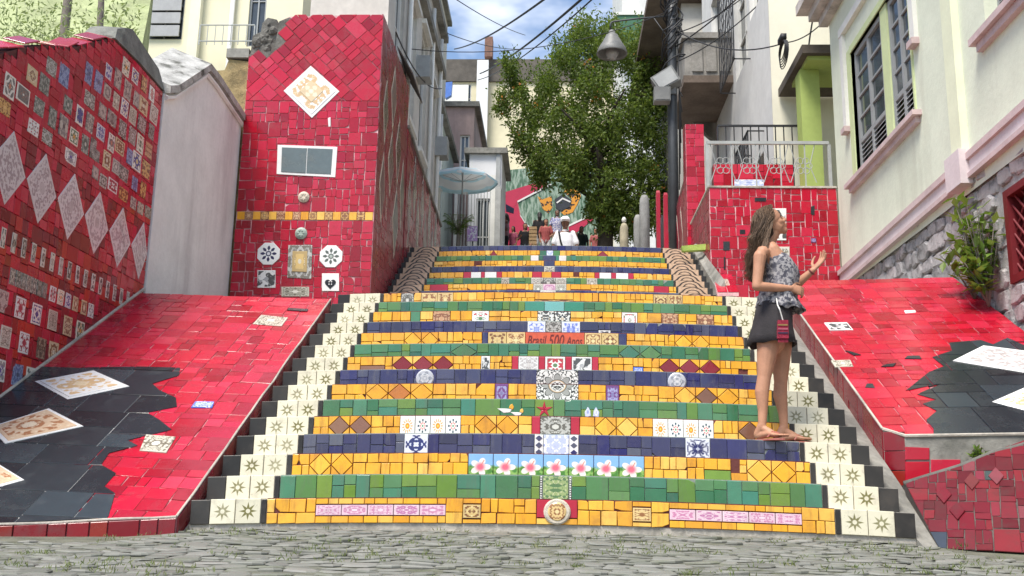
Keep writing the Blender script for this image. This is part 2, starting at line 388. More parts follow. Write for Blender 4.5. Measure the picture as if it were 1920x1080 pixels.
def crazy(u0, v0, u1, v1, size, asp=1.0):
    """a rectangle split at random into unequal rectangles of about the given size"""
    w, h = u1-u0, v1-v0
    lim = size*rnd.uniform(.75, 1.45)
    if w <= lim*asp and h <= lim: return [(u0, v0, u1, v1)]
    if w/asp > h*rnd.uniform(.75, 1.3):
        q = u0+w*rnd.uniform(.36, .64)
        return crazy(u0, v0, q, v1, size, asp)+crazy(q, v0, u1, v1, size, asp)
    q = v0+h*rnd.uniform(.36, .64)
    return crazy(u0, v0, u1, q, size, asp)+crazy(u0, q, u1, v1, size, asp)
def pip(p, poly):
    c = False; n = len(poly)
    for i in range(n):
        a, b = poly[i], poly[i-1]
        if (a[1] > p[1]) != (b[1] > p[1]) and p[0] < (b[0]-a[0])*(p[1]-a[1])/(b[1]-a[1])+a[0]: c = not c
    return c
def clip_convex(subj, conv):
    """the part of polygon subj inside the convex polygon conv (counter-clockwise)"""
    out = list(subj)
    for i in range(len(conv)):
        a, b = conv[i], conv[(i+1) % len(conv)]; src, out = out, []
        if not src: return []
        side = lambda p: (b[0]-a[0])*(p[1]-a[1])-(b[1]-a[1])*(p[0]-a[0])
        for j in range(len(src)):
            p, q = src[j-1], src[j]; sp, sq = side(p), side(q)
            if (sp >= 0) != (sq >= 0):
                t = sp/(sp-sq); out.append((p[0]+(q[0]-p[0])*t, p[1]+(q[1]-p[1])*t))
            if sq >= 0: out.append(q)
    return out
def lay(panel, owner, name, mat, rects, outline=None, holes=(), gap=.005, jit=.003, **k):
    """tiles from rectangles, cut to a convex outline, left out where one of the holes covers them"""
    for (a, b, c, d) in rects:
        if name == 'yellow_tile' and rnd.random() < .012: continue
        g = gap/2; gu, gv = g/panel.U.length, g/panel.V.length
        q = [(a+gu, b+gv), (c-gu, b+gv), (c-gu, d-gv), (a+gu, d-gv)]
        if c-a < gu*3 or d-b < gv*3: continue
        if outline is not None:
            if not all(pip(p, outline) for p in q):
                q = clip_convex(q, outline)
                if len(q) < 3: continue
        if len(q) == 4 and rnd.random() < (.13 if name == 'yellow_tile' else .05):            # a corner knocked off
            i = rnd.randrange(4); p, a_, b_ = q[i], q[i-1], q[(i+1) % 4]; t1, t2 = rnd.uniform(.15, .45), rnd.uniform(.15, .45)
            q = q[:i]+[(p[0]+(a_[0]-p[0])*t1, p[1]+(a_[1]-p[1])*t1), (p[0]+(b_[0]-p[0])*t2, p[1]+(b_[1]-p[1])*t2)]+q[i+1:]
        mid = (sum(p[0] for p in q)/len(q), sum(p[1] for p in q)/len(q))
        if any(pip(mid, h) and all(pip((p[0]*.98+mid[0]*.02, p[1]*.98+mid[1]*.02), h) for p in q) for h in holes): continue
        panel.piece(owner, name, rnd.choice(mat) if isinstance(mat, list) else mat, q, jit=jit, **k)
def ccw(poly):
    a = sum(poly[i][0]*poly[(i+1) % len(poly)][1]-poly[(i+1) % len(poly)][0]*poly[i][1] for i in range(len(poly)))
    return poly if a > 0 else poly[::-1]
# ------------------------------------------------------------------ materials in use
RED = tile('red glaze', [(.43, .006, .025), (.50, .010, .034), (.34, .004, .017), (.52, .024, .055), (.45, .010, .038), (.24, .004, .013), (.47, .007, .026), (.30, .006, .016)], .13, .4, dirtcol=(.17, .022, .025))
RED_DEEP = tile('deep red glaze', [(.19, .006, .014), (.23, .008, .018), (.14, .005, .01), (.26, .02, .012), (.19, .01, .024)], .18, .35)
RED_ORANGE = tile('orange red glaze', [(.40, .02, .012), (.46, .035, .012), (.38, .008, .02), (.32, .006, .016)], .2, .2)
YEL = tile('yellow glaze', [(.84, .42, .025), (.80, .36, .02), (.88, .47, .05), (.76, .33, .015), (.84, .44, .06), (.70, .30, .02), (.80, .40, .03), (.86, .50, .10)], .2, .5, dirtcol=(.26, .11, .03), streak=.38)
GRN = tile('green glaze', [(.035, .16, .07), (.06, .2, .13), (.13, .25, .025), (.03, .13, .09), (.09, .22, .05), (.05, .22, .15), (.16, .27, .04)], .12, .3, dirtcol=(.12, .14, .1), streak=.3)
BLU = tile('navy glaze', [(.02, .018, .10), (.05, .055, .12), (.03, .03, .07), (.015, .012, .12), (.10, .11, .15), (.04, .04, .11)], .12, .35, dirtcol=(.15, .15, .155), streak=.35)
BLK = tile('black glaze', [(.014, .015, .018), (.02, .022, .026), (.028, .032, .035), (.012, .012, .013)], .2, .15, dirtcol=(.08, .08, .08))
BLK2 = tile('worn black glaze', [(.012, .011, .01), (.02, .018, .016), (.03, .028, .025)], .4, .35)
PANE_BLK = tile('large black tile', [(.016, .02, .025), (.022, .03, .035), (.012, .014, .017), (.03, .042, .05)], .17, .12, dirtcol=(.07, .07, .07))
STAR = pat_star('star print', (.78, .73, .55), (.17, .155, .05))
TAN_ORN = pat_damask('tan looped print', (.62, .42, .28), (.03, .02, .015))
PINK_ORN = pat_orn('pink print', [((.72, .5, .58), (.55, .22, .36), (.8, .62, .68)), ((.74, .54, .6), (.5, .2, .36), (.82, .66, .7))], 4, .05)
GOLD_ORN = pat_orn('gold print', [((.62, .44, .18), (.2, .08, .03), (.8, .66, .35)), ((.7, .5, .22), (.3, .13, .05), (.75, .6, .3))], 3.2, .06)
BROWN_ORN = pat_orn('brown print', [((.6, .36, .12), (.2, .07, .03), (.75, .5, .2)), ((.55, .3, .16), (.25, .1, .05), (.7, .5, .3))], 3)
BW_ORN = pat_orn('black and white print', [((.74, .73, .68), (.05, .05, .05), (.5, .38, .25))], 3.4, 0, thresh=(.47, .5))
MEDAL = pat_medal('large black medallion print')
GREY_ORN = pat_orn('grey print', [((.45, .44, .4), (.13, .12, .1), (.6, .58, .52)), ((.5, .5, .47), (.2, .18, .15), (.3, .28, .25))], 4)
PURPLE = pat_border('purple framed print', [((.3, .27, .5), (.5, .5, .6)), ((.34, .33, .55), (.2, .17, .35))], (.16, .05, .2), .1)
SUNT = pat_sun('orange sun print'); DOTT = pat_dots('dotted flower print'); FLOW = pat_flower('pink blossom print')
PORT = pat_border('blue scene print', [((.015, .02, .12), (.6, .66, .8)), ((.02, .03, .16), (.62, .68, .8))], (.72, .76, .82), .04, 2)
PALE_BLUE = pat_orn('pale blue print', [((.8, .83, .9), (.5, .56, .78), (.3, .36, .62))], 3, 0)
LIGHTBLUE = pat_border('light blue framed print', [((.18, .24, .62), (.35, .42, .75))], (.72, .76, .86), .07)
MIXED = pat_orn('souvenir print', [((.72, .7, .63), (.16, .15, .14), (.5, .2, .12)), ((.74, .73, .68), (.04, .06, .22), (.6, .5, .2)), ((.62, .5, .3), (.22, .1, .05), (.7, .64, .5)),
    ((.72, .72, .7), (.34, .04, .06), (.1, .12, .1)), ((.42, .4, .36), (.2, .18, .17), (.6, .57, .5)), ((.74, .7, .58), (.1, .16, .1), (.62, .3, .05)), ((.6, .62, .66), (.1, .12, .3), (.72, .7, .68)), ((.76, .74, .7), (.3, .28, .27), (.15, .1, .3))], 2.8, .07)
MIXED_DK = pat_orn('dark souvenir print', [((.2, .19, .18), (.45, .42, .36), (.08, .07, .07)), ((.3, .24, .16), (.12, .09, .06), (.5, .44, .3)), ((.1, .13, .28), (.26, .32, .5), (.06, .07, .14)), ((.26, .28, .25), (.1, .12, .1), (.5, .5, .44))], 2.6, 0)
NARROW = pat_orn('black scroll print', [((.6, .59, .52), (.06, .06, .06), (.3, .28, .24)), ((.64, .62, .56), (.08, .07, .07), (.4, .36, .3))], 2.2, .06)
LACE = pat_orn('lace print', [((.62, .58, .58), (.36, .30, .31), (.5, .45, .45)), ((.66, .62, .62), (.40, .34, .35), (.48, .43, .43))], 6.5, .05, thresh=(.48, .53))
LACE_TAN = pat_border('tan carpet print', [((.66, .45, .24), (.78, .62, .4)), ((.6, .38, .2), (.8, .62, .42))], (.82, .81, .78), .055, 4)
LACE_ROS = pat_orn('tan rosette print', [((.72, .52, .34), (.42, .19, .09), (.8, .66, .48))], 4.2, .06, thresh=(.46, .56))
LACE_WHT = pat_orn('white lace print', [((.70, .68, .66), (.42, .38, .37), (.58, .54, .52))], 6, .05)
WHITE_T = tile('white glaze', [(.8, .79, .75), (.76, .75, .72), (.82, .81, .78)], .2, .15)
WHITE_SPECK = pat_orn('black and white photo print', [((.76, .75, .72), (.08, .08, .08), (.4, .4, .4))], 1.6, .05, fold=False)
SPECK = pat_orn('speckled print', [((.62, .6, .52), (.2, .18, .14), (.8, .78, .7)), ((.55, .52, .42), (.16, .14, .1), (.75, .72, .62))], 7, .06)
BLUE_PLATE = pat_orn('blue lettered print', [((.1, .17, .62), (.6, .65, .82), (.2, .26, .7))], 5, .08, fold=False)
MAROON = tile('maroon glaze', [(.23, .018, .03), (.27, .03, .045), (.2, .012, .022)], .15, .15)
BROWN = tile('brown glaze', [(.22, .1, .07), (.26, .13, .08), (.18, .08, .05)], .2, .15)
ORANGE = tile('orange glaze', [(.6, .22, .04), (.5, .16, .03)], .2, .2)
TEAL = tile('teal glaze', [(.1, .36, .3), (.2, .5, .48), (.04, .24, .15)], .12, .1)
CRIMSON = tile('crimson glaze', [(.46, .02, .05), (.42, .015, .04)], .2, .15)
GREYBLUE = tile('grey green glass tile', [(.12, .15, .15), (.16, .2, .18), (.1, .12, .13)], .1, .2)
CREAM_RELIEF = plain('cream relief', (.6, .53, .42), .5, .25, 22, .4)
GROUT_PINK = plain('pale pink grout', (.72, .42, .43), .85, .3, 9, .3)
GROUT_RED = plain('dark red grout', (.13, .035, .03), .9, .4, 9, .3)
GROUT_GREY = plain('grey green grout', (.25, .28, .25), .9, .3, 9, .3)
GROUT_DARK = plain('dark grout', (.10, .085, .075), .9, .4, 9, .3)
CONC = plain('weathered concrete', (.26, .25, .22), .9, .4, 2.2, .5, stain=(.06, .065, .05), stain_amt=.7)
CONC_L = plain('pale mortar', (.46, .42, .36), .9, .35, 4, .5, stain=(.14, .13, .1), stain_amt=.6)
MOULD_D = plain('dark mouldy cement', (.20, .20, .175), .95, .4, 6, .6, stain=(.05, .05, .04), stain_amt=.8)
MOULD = plain('mouldy lime wash', (.44, .43, .40), .9, .4, 7, .5, stain=(.06, .06, .045), stain_amt=.98)
# ------------------------------------------------------------------ ground
def gz(x, y):
    z = -.012 if y > 0 else max(-.14, -.012+.058*y)
    return z-.055*max(0, min(1, (abs(x)-1.75)/.8))*(1 if y > -1.2 else max(0, (y+2.2)))-.0
STONE = tile('grey cobble', [(.14, .14, .12), (.18, .18, .155), (.16, .16, .135), (.21, .205, .18), (.12, .12, .10)], .6, .6, dirtcol=(.11, .125, .06))
EARTH = plain('trodden earth', (.15, .15, .11), .95, .4, 7, .6, stain=(.09, .11, .035), stain_amt=.6)
m = MB().mat(EARTH)
gx = [-240, -40, -12]+[-6+i*.5 for i in range(25)]+[12, 40, 240]; gy = [-200, -40, -14, -9]+[-7+i*.35 for i in range(20)]+[.0, .15]
for j in range(len(gy)):
    for i in range(len(gx)): m.v.append((gx[i], gy[j], gz(gx[i], gy[j])-.012))
nx = len(gx)
m.f = [(j*nx+i, j*nx+i+1, (j+1)*nx+i+1, (j+1)*nx+i) for j in range(len(gy)-1) for i in range(nx-1)]; m.m = [0]*len(m.f)
ground = link('ground', m.mesh('ground'), None, (0, 0, 0), kind='structure', label='grey cobbled street with grass in its joints at the foot of the stairs')
gp = Panel((0, 0, 0), (1, 0, 0), (0, 1, 0))
# cobbles: rows of unequal rounded stones
yy = -.02
while yy > -4.7:
    d = rnd.uniform(.085, .12); x = -4.2+rnd.uniform(0, .1)
    while x < 4.4:
        w = rnd.uniform(.09, .16)
        if rnd.random() > .03 and not (abs(x+w/2) > 2.25 and yy > -.5):
            zc = gz(x+w/2, yy-d/2)
            q = []
            for k in range(8):
                a = 2*math.pi*(k+.5)/8; ca, sa = math.cos(a), math.sin(a); e = 1.22
                q.append((x+w/2+max(-1, min(1, ca*e))*w/2*.98, yy-d/2+max(-1, min(1, sa*e))*d/2*.97))
            gp.O = Vector((0, 0, zc))
            gp.piece(ground, 'cobble', STONE, q, th=rnd.uniform(.002, .012), lift=-.012, ch=.006, tilt=.08, jit=.006)
        x += w
    yy -= d
# ------------------------------------------------------------------ staircase
W, RH, TD, BOW = 1.717, .15, .27147, .0263
bow = lambda x: BOW*(1-min(1.3, abs(x)/W)**2)
UY, UZ, UW, UC = 7.2, 2.86, 1.75, -.05          # the upper flight: first riser, its foot, half width, centre
steps = [(i*TD, i*RH) for i in range(15)]+[(UY+i*TD, UZ+i*RH) for i in range(9)]
TOPY, TOPZ = UY+9*TD, UZ+9*RH
m = MB().mat(CONC_L)
prof = [(.02, -.3)]
for i, (y, z) in enumerate(steps):
    y += .012
    prof += [(y, z), (y, z+RH)]
    if i == 14: prof += [(y+TD, z+RH)]
prof += [(TOPY+.5, TOPZ), (TOPY+5.6, TOPZ), (TOPY+5.6, -.3)]
xs = [-2.19+4.38*i/12 for i in range(13)]
n = len(prof)
for x in xs:
    for (y, z) in prof: m.v.append((x, y, z+(bow(x) if z > -.2 else 0)))
for i in range(12):
    for j in range(n-1): m.f.append(((i+1)*n+j, i*n+j, i*n+j+1, (i+1)*n+j+1))
m.f += [list(range(n)), list(range(12*n, 13*n))[::-1]]; m.m = [0]*len(m.f)
staircase = link('staircase', m.mesh('staircase'), None, (0, 0, 0), kind='structure', label='broad tiled staircase climbing between red mosaic walls')
# sloping cement gutters beside the flights
for s in (-1, 1):
    g = MB().mat(CONC)
    a, b = 2.192*s, (2.345 if s > 0 else 2.225)*s; dr = -.07 if s > 0 else -.05
    lo = [(-.32, -.12), (0, .0), (14*TD, 14*RH+.03), (14*TD+.5, 15*RH-.05)]
    for (y0, z0), (y1, z1) in zip(lo, lo[1:]):
        q = [(a, y0, z0-.02), (b, y0, z0+dr), (b, y1, z1+dr), (a, y1, z1-.02)]
        if s < 0: q = q[::-1]
        g.hexa([(p[0], p[1], p[2]-.5) for p in q], q)
    g.build('gutter', staircase)
STEP_COL = 'YGYBYGYBYGYBYGY'+'BYGYBYGYB'
NAMES = dict(Y=('yellow_tile', YEL, GROUT_RED, .085), G=('green_tile', GRN, GROUT_GREY, .13), B=('blue_tile', BLU, GROUT_GREY, .13))
# what interrupts each riser: (from px, to px, kind[, count])
SPEC = {
 0: [(592, 836, 'band', 5), (868, 902, 'small', GOLD_ORN), (1006, 1083, 'oval'), (1186, 1221, 'small', GOLD_ORN), (1255, 1503, 'band', 5)],
 1: [(1012, 1072, 'beads', GRN)],
 2: [(580, 662, 'dia', 2, YEL), (878, 1208, 'row', 7, FLOW), (1320, 1370, 'half', GRN), (1400, 1492, 'dia', 2, YEL)],
 3: [(758, 803, 'row', 1, PORT), (1002, 1019, 'strip'), (1019, 1067, 'row', 1, PALE_BLUE), (1067, 1085, 'strip'), (1285, 1331, 'row', 1, PORT)],
 4: [(616, 696, 'dia', 2, BROWN), (750, 864, 'sun', 4), (890, 972, 'dia', 2, YEL), (997, 1013, 'row', 1, CRIMSON), (1013, 1070, 'row', 1, GREY_ORN), (1070, 1087, 'row', 1, CRIMSON), (1115, 1196, 'dia', 2, YEL), (1224, 1338, 'sun', 4), (1384, 1428, 'dia', 1, BROWN)],
 5: [(938, 978, 'bird'), (1003, 1038, 'seastar'), (1090, 1130, 'fish')],
 6: [(686, 812, 'dia', 3, (YEL, ORANGE, YEL)), (928, 953, 'row', 1, PURPLE), (1006, 1084, 'medal'), (1136, 1161, 'row', 1, PURPLE), (1264, 1385, 'dia', 3, (YEL, BROWN, YEL))],
 7: [(776, 818, 'plate'), (1250, 1288, 'plate')],
 8: [(676, 722, 'half', BROWN), (736, 850, 'dia', 3, MAROON), (902, 919, 'row', 1, WHITE_SPECK), (960, 972, 'row', 1, CRIMSON), (972, 1010, 'row', 1, LACE_WHT), (1010, 1022, 'row', 1, CRIMSON), (1022, 1060, 'leafy'), (1060, 1072, 'row', 1, CRIMSON), (1072, 1110, 'row', 1, WHITE_SPECK), (1110, 1122, 'row', 1, CRIMSON), (1187, 1206, 'half', BLUE_PLATE), (1236, 1350, 'dia', 3, MAROON)],
 9: [(845, 895, 'dia', 1, GRN), (1160, 1240, 'dia', 2, GRN)],
 10: [(758, 822, 'dia', 2, YEL), (904, 915, 'row', 1, BLU), (915, 985, 'row', 2, GOLD_ORN), (985, 1096, 'words'), (1096, 1160, 'row', 2, GOLD_ORN), (1160, 1175, 'row', 1, BLU), (1265, 1330, 'dia', 2, YEL)],
 11: [(989, 1023, 'row', 1, LIGHTBLUE), (1023, 1053, 'row', 1, GREY_ORN), (1053, 1088, 'row', 1, LIGHTBLUE), (1122, 1145, 'half', WHITE_SPECK)],
 12: [(770, 788, 'row', 1, GRN), (812, 844, 'row', 1, BROWN_ORN), (885, 917, 'leafy'), (1008, 1070, 'row', 2, BW_ORN), (1166, 1195, 'leafy'), (1240, 1272, 'row', 1, BROWN_ORN), (1306, 1338, 'row', 1, BROWN_ORN)],
 13: [(984, 1095, 'row', 3, TEAL)],
 14: [(752, 776, 'row', 1, GREY_ORN), (790, 850, 'row', 2, GOLD_ORN), (1003, 1075, 'half', BROWN_ORN), (1225, 1280, 'row', 2, GOLD_ORN)],
 15: [(1013, 1042, 'row', 1, LACE_WHT)],
 16: [(806, 840, 'row', 1, CRIMSON), (950, 985, 'half', MAROON), (1000, 1018, 'row', 1, SPECK), (1018, 1042, 'row', 1, PINK_ORN), (1042, 1062, 'row', 1, SPECK), (1070, 1108, 'half', MAROON), (1226, 1254, 'row', 1, CRIMSON)],
 17: [(940, 955, 'row', 1, SPECK), (996, 1014, 'row', 1, SPECK), (1014, 1042, 'row', 1, GREY_ORN), (1042, 1062, 'row', 1, SPECK), (1100, 1120, 'row', 1, SPECK)],
 18: [(869, 883, 'row', 1, CRIMSON), (883, 902, 'row', 1, WHITE_T), (902, 909, 'row', 1, CRIMSON), (909, 931, 'row', 1, WHITE_T), (931, 941, 'row', 1, CRIMSON), (998, 1052, 'row', 3, (CRIMSON, YEL, CRIMSON)), (1115, 1124, 'row', 1, CRIMSON), (1124, 1146, 'row', 1, WHITE_T), (1146, 1155, 'row', 1, CRIMSON), (1155, 1178, 'row', 1, WHITE_T), (1178, 1188, 'row', 1, CRIMSON)],
 19: [(1020, 1040, 'row', 1, SPECK)],
 20: [(994, 1016, 'half', SPECK), (1020, 1040, 'row', 1, BLU), (1040, 1062, 'half', SPECK)],
 21: [(995, 1010, 'row', 1, WHITE_T), (1018, 1042, 'row', 1, BLU), (1048, 1062, 'row', 1, WHITE_T)],
 22: [(919, 932, 'dia', 1, MAROON), (1012, 1050, 'row', 3, (GRN, PALE_BLUE, GRN)), (1120, 1140, 'dia', 1, MAROON)],
 23: [],
}
def words_on(panel, owner, text, u0, u1, v0, v1, mat, mx_shear=.25):
    cu = bpy.data.curves.new('lettering', 'FONT'); cu.body = text; cu.size = 1; cu.shear = mx_shear; cu.extrude = .0; cu.resolution_u = 3; cu.offset = .012
    o = bpy.data.objects.new('lettering', cu); tmp.collection.objects.link(o); tmp.view_layers[0].update()
    me = bpy.data.meshes.new_from_object(o.evaluated_get(tmp.view_layers[0].depsgraph)); bpy.data.objects.remove(o)
    vs_ = [v.co.copy() for v in me.vertices]; fs_ = [list(p.vertices) for p in me.polygons]; bpy.data.meshes.remove(me)
    xa, xb = min(v.x for v in vs_), max(v.x for v in vs_); ya, yb = min(v.y for v in vs_), max(v.y for v in vs_)
    q = MB().mat(mat); q.add([panel.P(u0+(v.x-xa)/(xb-xa)*(u1-u0), v0+(v.y-ya)/(yb-ya)*(v1-v0), .0125) for v in vs_], fs_)
    return q.build('lettering', owner)
tmp = bpy.data.scenes.new('workbench')
LETTER = plain('dark red lettering', (.16, .015, .01), .5, .1)
WORD_RED = plain('orange red enamel', (.62, .1, .045), .35, .15, 20)
for i, (y, z) in enumerate(steps):
    kind = STEP_COL[i]; name, mat, grout, size = NAMES[kind]
    up = i >= 15; hw, cx = (UW, UC) if up else (W, 0)
    b = MB().mat(grout)
    nx_ = 12
    for k in range(nx_+1):
        x = cx-hw+2*hw*k/nx_
        for (yy_, zz) in ((y+.009, z+.001), (y+.009, z+RH-.002), (y+TD*.97, z+RH-.002)): b.v.append((x, yy_, zz+bow(x)+(.006 if zz > z+.1 else 0)))
    for k in range(nx_):
        for j in range(2): b.f.append((k*3+j, (k+1)*3+j, (k+1)*3+j+1, k*3+j+1))
    b.m = [0]*len(b.f)
    st = link('step', b.mesh('step'), staircase)
    pn = Panel((0, y+.008, z), (1, 0, 0), (0, 0, 1), bow)
    G = .005 if kind == 'Y' else .003
    rowpx = lambda px: pn.px(px, proj((0, y, z+RH/2+bow(0)))[1])[0]
    L, Rr = cx-hw, cx+hw; cur = L; fill = []
    for sp in SPEC[i]:
        a, c = rowpx(sp[0]), rowpx(sp[1]); fill.append((cur, a)); cur = c; t = sp[2]
        pt = lambda nm, mt, u0, v0, u1, v1, **k_: pn.rect(st, nm, mt, u0+.002, v0+.003, u1-.002, v1-.003, **k_)
        if t == 'row':
            w = (c-a)/sp[3]
            for q in range(sp[3]):
                mt = sp[4][q] if isinstance(sp[4], tuple) else sp[4]
                pt('patterned_tile', mt, a+w*q, .0, a+w*(q+1), RH, th=.009)
        elif t == 'sun':
            w = (c-a)/sp[3]
            for q in range(sp[3]): pt('patterned_tile', (SUNT, DOTT)[q % 2], a+w*q, .0, a+w*(q+1), RH)
        elif t == 'band':
            w = (c-a)/sp[3]
            for q in range(sp[3]): pt('patterned_tile', PINK_ORN, a+w*q, .045, a+w*(q+1), .112, tilt=.02)
            x = a
            while x < c-.01:
                q = min(c, x+rnd.uniform(.07, .11))
                if c-q < .03: q = c
                pt(name, mat, x, 0, q, .044); x = q
            x = a
            while x < c-.01:
                q = min(c, x+rnd.uniform(.06, .12))
                if c-q < .03: q = c
                pt(name, mat, x, .113, q, RH); x = q
        elif t == 'small':
            pt('patterned_tile', sp[3], a, .03, c, .115, th=.012); pt(name, mat, a, 0, c, .028); pt(name, mat, a, .118, c, RH)
        elif t == 'half':
            pt('patterned_tile', sp[3], a, 0, c, RH*.5); h = (a+c)/2; pt(name, mat, a, RH*.5, h, RH); pt(name, mat, h, RH*.5, c, RH)
        elif t == 'oval':
            pt('crimson_tile', CRIMSON, a, .04, c, RH); pt(name, mat, a, 0, (a+c)/2, .039); pt(name, mat, (a+c)/2, 0, c, .039)
            mc = (a+c)/2; rw = (c-a)*.33
            q = [(math.cos(2*math.pi*k/24), math.sin(2*math.pi*k/24)) for k in range(24)]
            pn.piece(st, 'oval_plaque', CREAM_RELIEF, [(mc+p*rw, .078+r*.077) for p, r in q], th=.016, lift=.006, ch=.006)
            pn.piece(st, 'oval_relief', GOLD_ORN, [(mc+p*rw*.72, .078+r*.058) for p, r in q], th=.007, lift=.02, ch=.006)
        elif t == 'beads':
            pt('patterned_tile', pat_orn('leafy green print', [((.1, .2, .08), (.3, .4, .16), (.5, .55, .3))], 3), a+.02, 0, c-.02, RH)
            for e in (a+.009, c-.009):
                for q in range(10): pn.disc(st, 'white_bead', WHITE_T, e, .008+q*.0148, .0055, 6, lift=.004, th=.005, ch=.002)
        elif t == 'strip':
            pt('white_strip', WHITE_T, a, 0, c, RH); mc = (a+c)/2; w = (c-a)*.38
            for q in range(3):
                vc = .028+q*.048; pn.piece(st, 'blue_lozenge', BLU, [(mc-w, vc), (mc, vc-.021), (mc+w, vc), (mc, vc+.021)], lift=.007, th=.003, ch=.001)
        elif t == 'dia':
            k_ = sp[3]; w = (c-a)/k_
            for q in range(k_):
                mt = sp[4][q] if isinstance(sp[4], tuple) else sp[4]; x0, x1, xm = a+w*q, a+w*(q+1), a+w*(q+.5); hm = RH/2+.0
                nm = 'diamond_tile' if mt is not mat else name
                pn.piece(st, nm, mt, [(x0+.004, hm), (xm, .004), (x1-.004, hm), (xm, RH-.004)], th=.009)
                for (vv, ve) in ((0.002, hm), (RH-.002, hm)):
                    pn.piece(st, name, mat, [(x0+.003, vv), (xm-.006, vv), (x0+.003, ve+(-.006 if vv < hm else .006))]); pn.piece(st, name, mat, [(xm+.006, vv), (x1-.003, vv), (x1-.003, ve+(-.006 if vv < hm else .006))])
        elif t == 'leafy':
            pt('patterned_tile', pat_orn('red motif print %d' % i, [((.8, .79, .75), (.5, .04, .06), (.12, .22, .1))], 1.9, .08, thresh=(.52, .55)), a, 0, c, RH)
        elif t == 'plate':
            fill.append((a, c)); pn.disc(st, 'round_plate', pat_rosette('grey plate print %d' % i, (.5, .52, .55), (.28, .3, .34), (.62, .62, .6), 5, .46), (a+c)/2, RH/2, RH*.49, 24, lift=.008, th=.012, ch=.006)
            pn.disc(st, 'plate_well', pat_orn('plate picture %d' % i, [((.55, .56, .57), (.3, .33, .36), (.66, .66, .64))], 2), (a+c)/2, RH/2, RH*.27, 20, lift=.0195, th=.003, ch=.002)
        elif t == 'medal':
            pass
        elif t == 'words':
            pt('word_plaque', WORD_RED, a, 0, c, RH, th=.010)
            wd = c-a; words_on(pn, st, 'Brasil', a+.02, a+wd*.36, .035, .118, LETTER); words_on(pn, st, '500', a+wd*.39, a+wd*.66, .022, .130, LETTER); words_on(pn, st, 'Anos', a+wd*.69, c-.02, .035, .112, LETTER)
        elif t in ('bird', 'fish', 'seastar'):
            fill.append((a, c)); mc = (a+c)/2
            if t == 'bird':
                for dx_, dz_, sc_ in ((-.035, .07, 1), (.05, .045, .8)):
                    pn.piece(st, 'bird_tile', WHITE_T, [(mc+dx_+sc_*p, dz_+sc_*q_) for p, q_ in ((-.07, .01), (-.02, -.025), (.03, -.02), (.045, .005), (0, .008))], lift=.007, th=.005)
                    pn.piece(st, 'bird_tile', YEL, [(mc+dx_+sc_*p, dz_+sc_*q_) for p, q_ in ((.02, .012), (.05, 0), (.058, .02), (.045, .045), (.028, .035))], lift=.009, th=.005)
            elif t == 'seastar':
                for q in range(5):
                    an = math.pi/2+q*2*math.pi/5; tip = (mc+math.cos(an)*.065, .075+math.sin(an)*.065); e = .022
                    pn.piece(st, 'starfish_tile', CRIMSON, [(mc, .075), (mc+math.cos(an-.6)*e, .075+math.sin(an-.6)*e), tip, (mc+math.cos(an+.6)*e, .075+math.sin(an+.6)*e)], lift=.007, th=.005)
            else:
                for s_ in (-1, 1):
                    pn.piece(st, 'fish_tile', PALE_BLUE, [(mc+s_*p, q_) for p, q_ in ((.008, .03), (.05, .02), (.055, .06), (.03, .1), (.012, .07))], lift=.007, th=.005)
    fill.append((cur, Rr))
    for (a, c) in fill:
        if c-a < .012: continue
        if kind == 'Y':
            x = a; rects = []
            while x < c-1e-4:                       # columns of one or two pieces, joints out of step
                w = rnd.uniform(.16, .34); q = c if c-x-w < .09 else x+w
                h = rnd.uniform(.055, .095); h2 = h
                rects += crazy(x, 0, q, h, .11, 1.0); rects += crazy(x, h2, q, RH, .11, 1.0); x = q
            lay(pn, st, name, mat, rects, gap=G, jit=.0022, tilt=.02)
        else:
            x = a; rects = []
            while x < c-1e-4:
                w = rnd.uniform(.07, .15); q = c if c-x-w < .05 else x+w
                if rnd.random() < .45: rects.append((x, 0, q, RH))
                else:
                    h = RH*rnd.uniform(.4, .62); rects += [(x, 0, q, h), (x, h, q, RH)]
                x = q
            lay(pn, st, name, mat, rects, gap=G, jit=.0015, tilt=.006)
    # edge strips
    for s in (-1, 1):
        if not up:
            T = .158
            e = [W, W+.035, W+.035+T, W+.035+2*T, 2.19]
            pn.rect(st, 'black_tile', BLK2, *sorted((s*(e[0]+.004), s*(e[1]-.003)))[:1], .003, sorted((s*(e[0]+.004), s*(e[1]-.003)))[1], RH-.002)
            for q in (1, 2):
                a, c = sorted((s*e[q], s*e[q+1])); pn.rect(st, 'star_tile', STAR, a+.0025, .004, c-.0025, RH+.002, th=.010, tilt=.02)
            a, c = sorted((s*e[3], s*e[4])); pn.rect(st, 'black_tile', BLK2, a+.002, .003, c-.002, RH-.002)
        else:
            a, c = sorted((cx+s*(hw+.03), cx+s*(hw+.43))); pn.rect(st, 'looped_tile', TAN_ORN, a, .002, c, RH+.001, th=.010)
            a, c = sorted((cx+s*(hw+.003), cx+s*(hw+.028))); pn.rect(st, 'black_tile', BLK2, a, .003, c, RH-.002)
            a, c = sorted((cx+s*(hw+.432), cx+s*(hw+.50))); pn.rect(st, 'black_tile', BLK2, a, .003, c, RH-.002)
# the medallion that spans two risers, one tile on each
for i, (va, vb) in ((6, (.0, .5)), (7, (.5, 1.0))):
    y, z = steps[i]; pn = Panel((0, y+.008, z), (1, 0, 0), (0, 0, 1), bow)
    yp = proj((0, y, z+RH/2+bow(0)))[1]; a, c = pn.px(1006, yp)[0], pn.px(1084, yp)[0]
    pn.piece([o for o in staircase.children if o.name.startswith('step')][i], 'patterned_tile', MEDAL, [(a, .003), (c, .003), (c, RH-.003), (a, RH-.003)], uvq=[(0, va), (1, va), (1, vb), (0, vb)], lift=.004, th=.009)
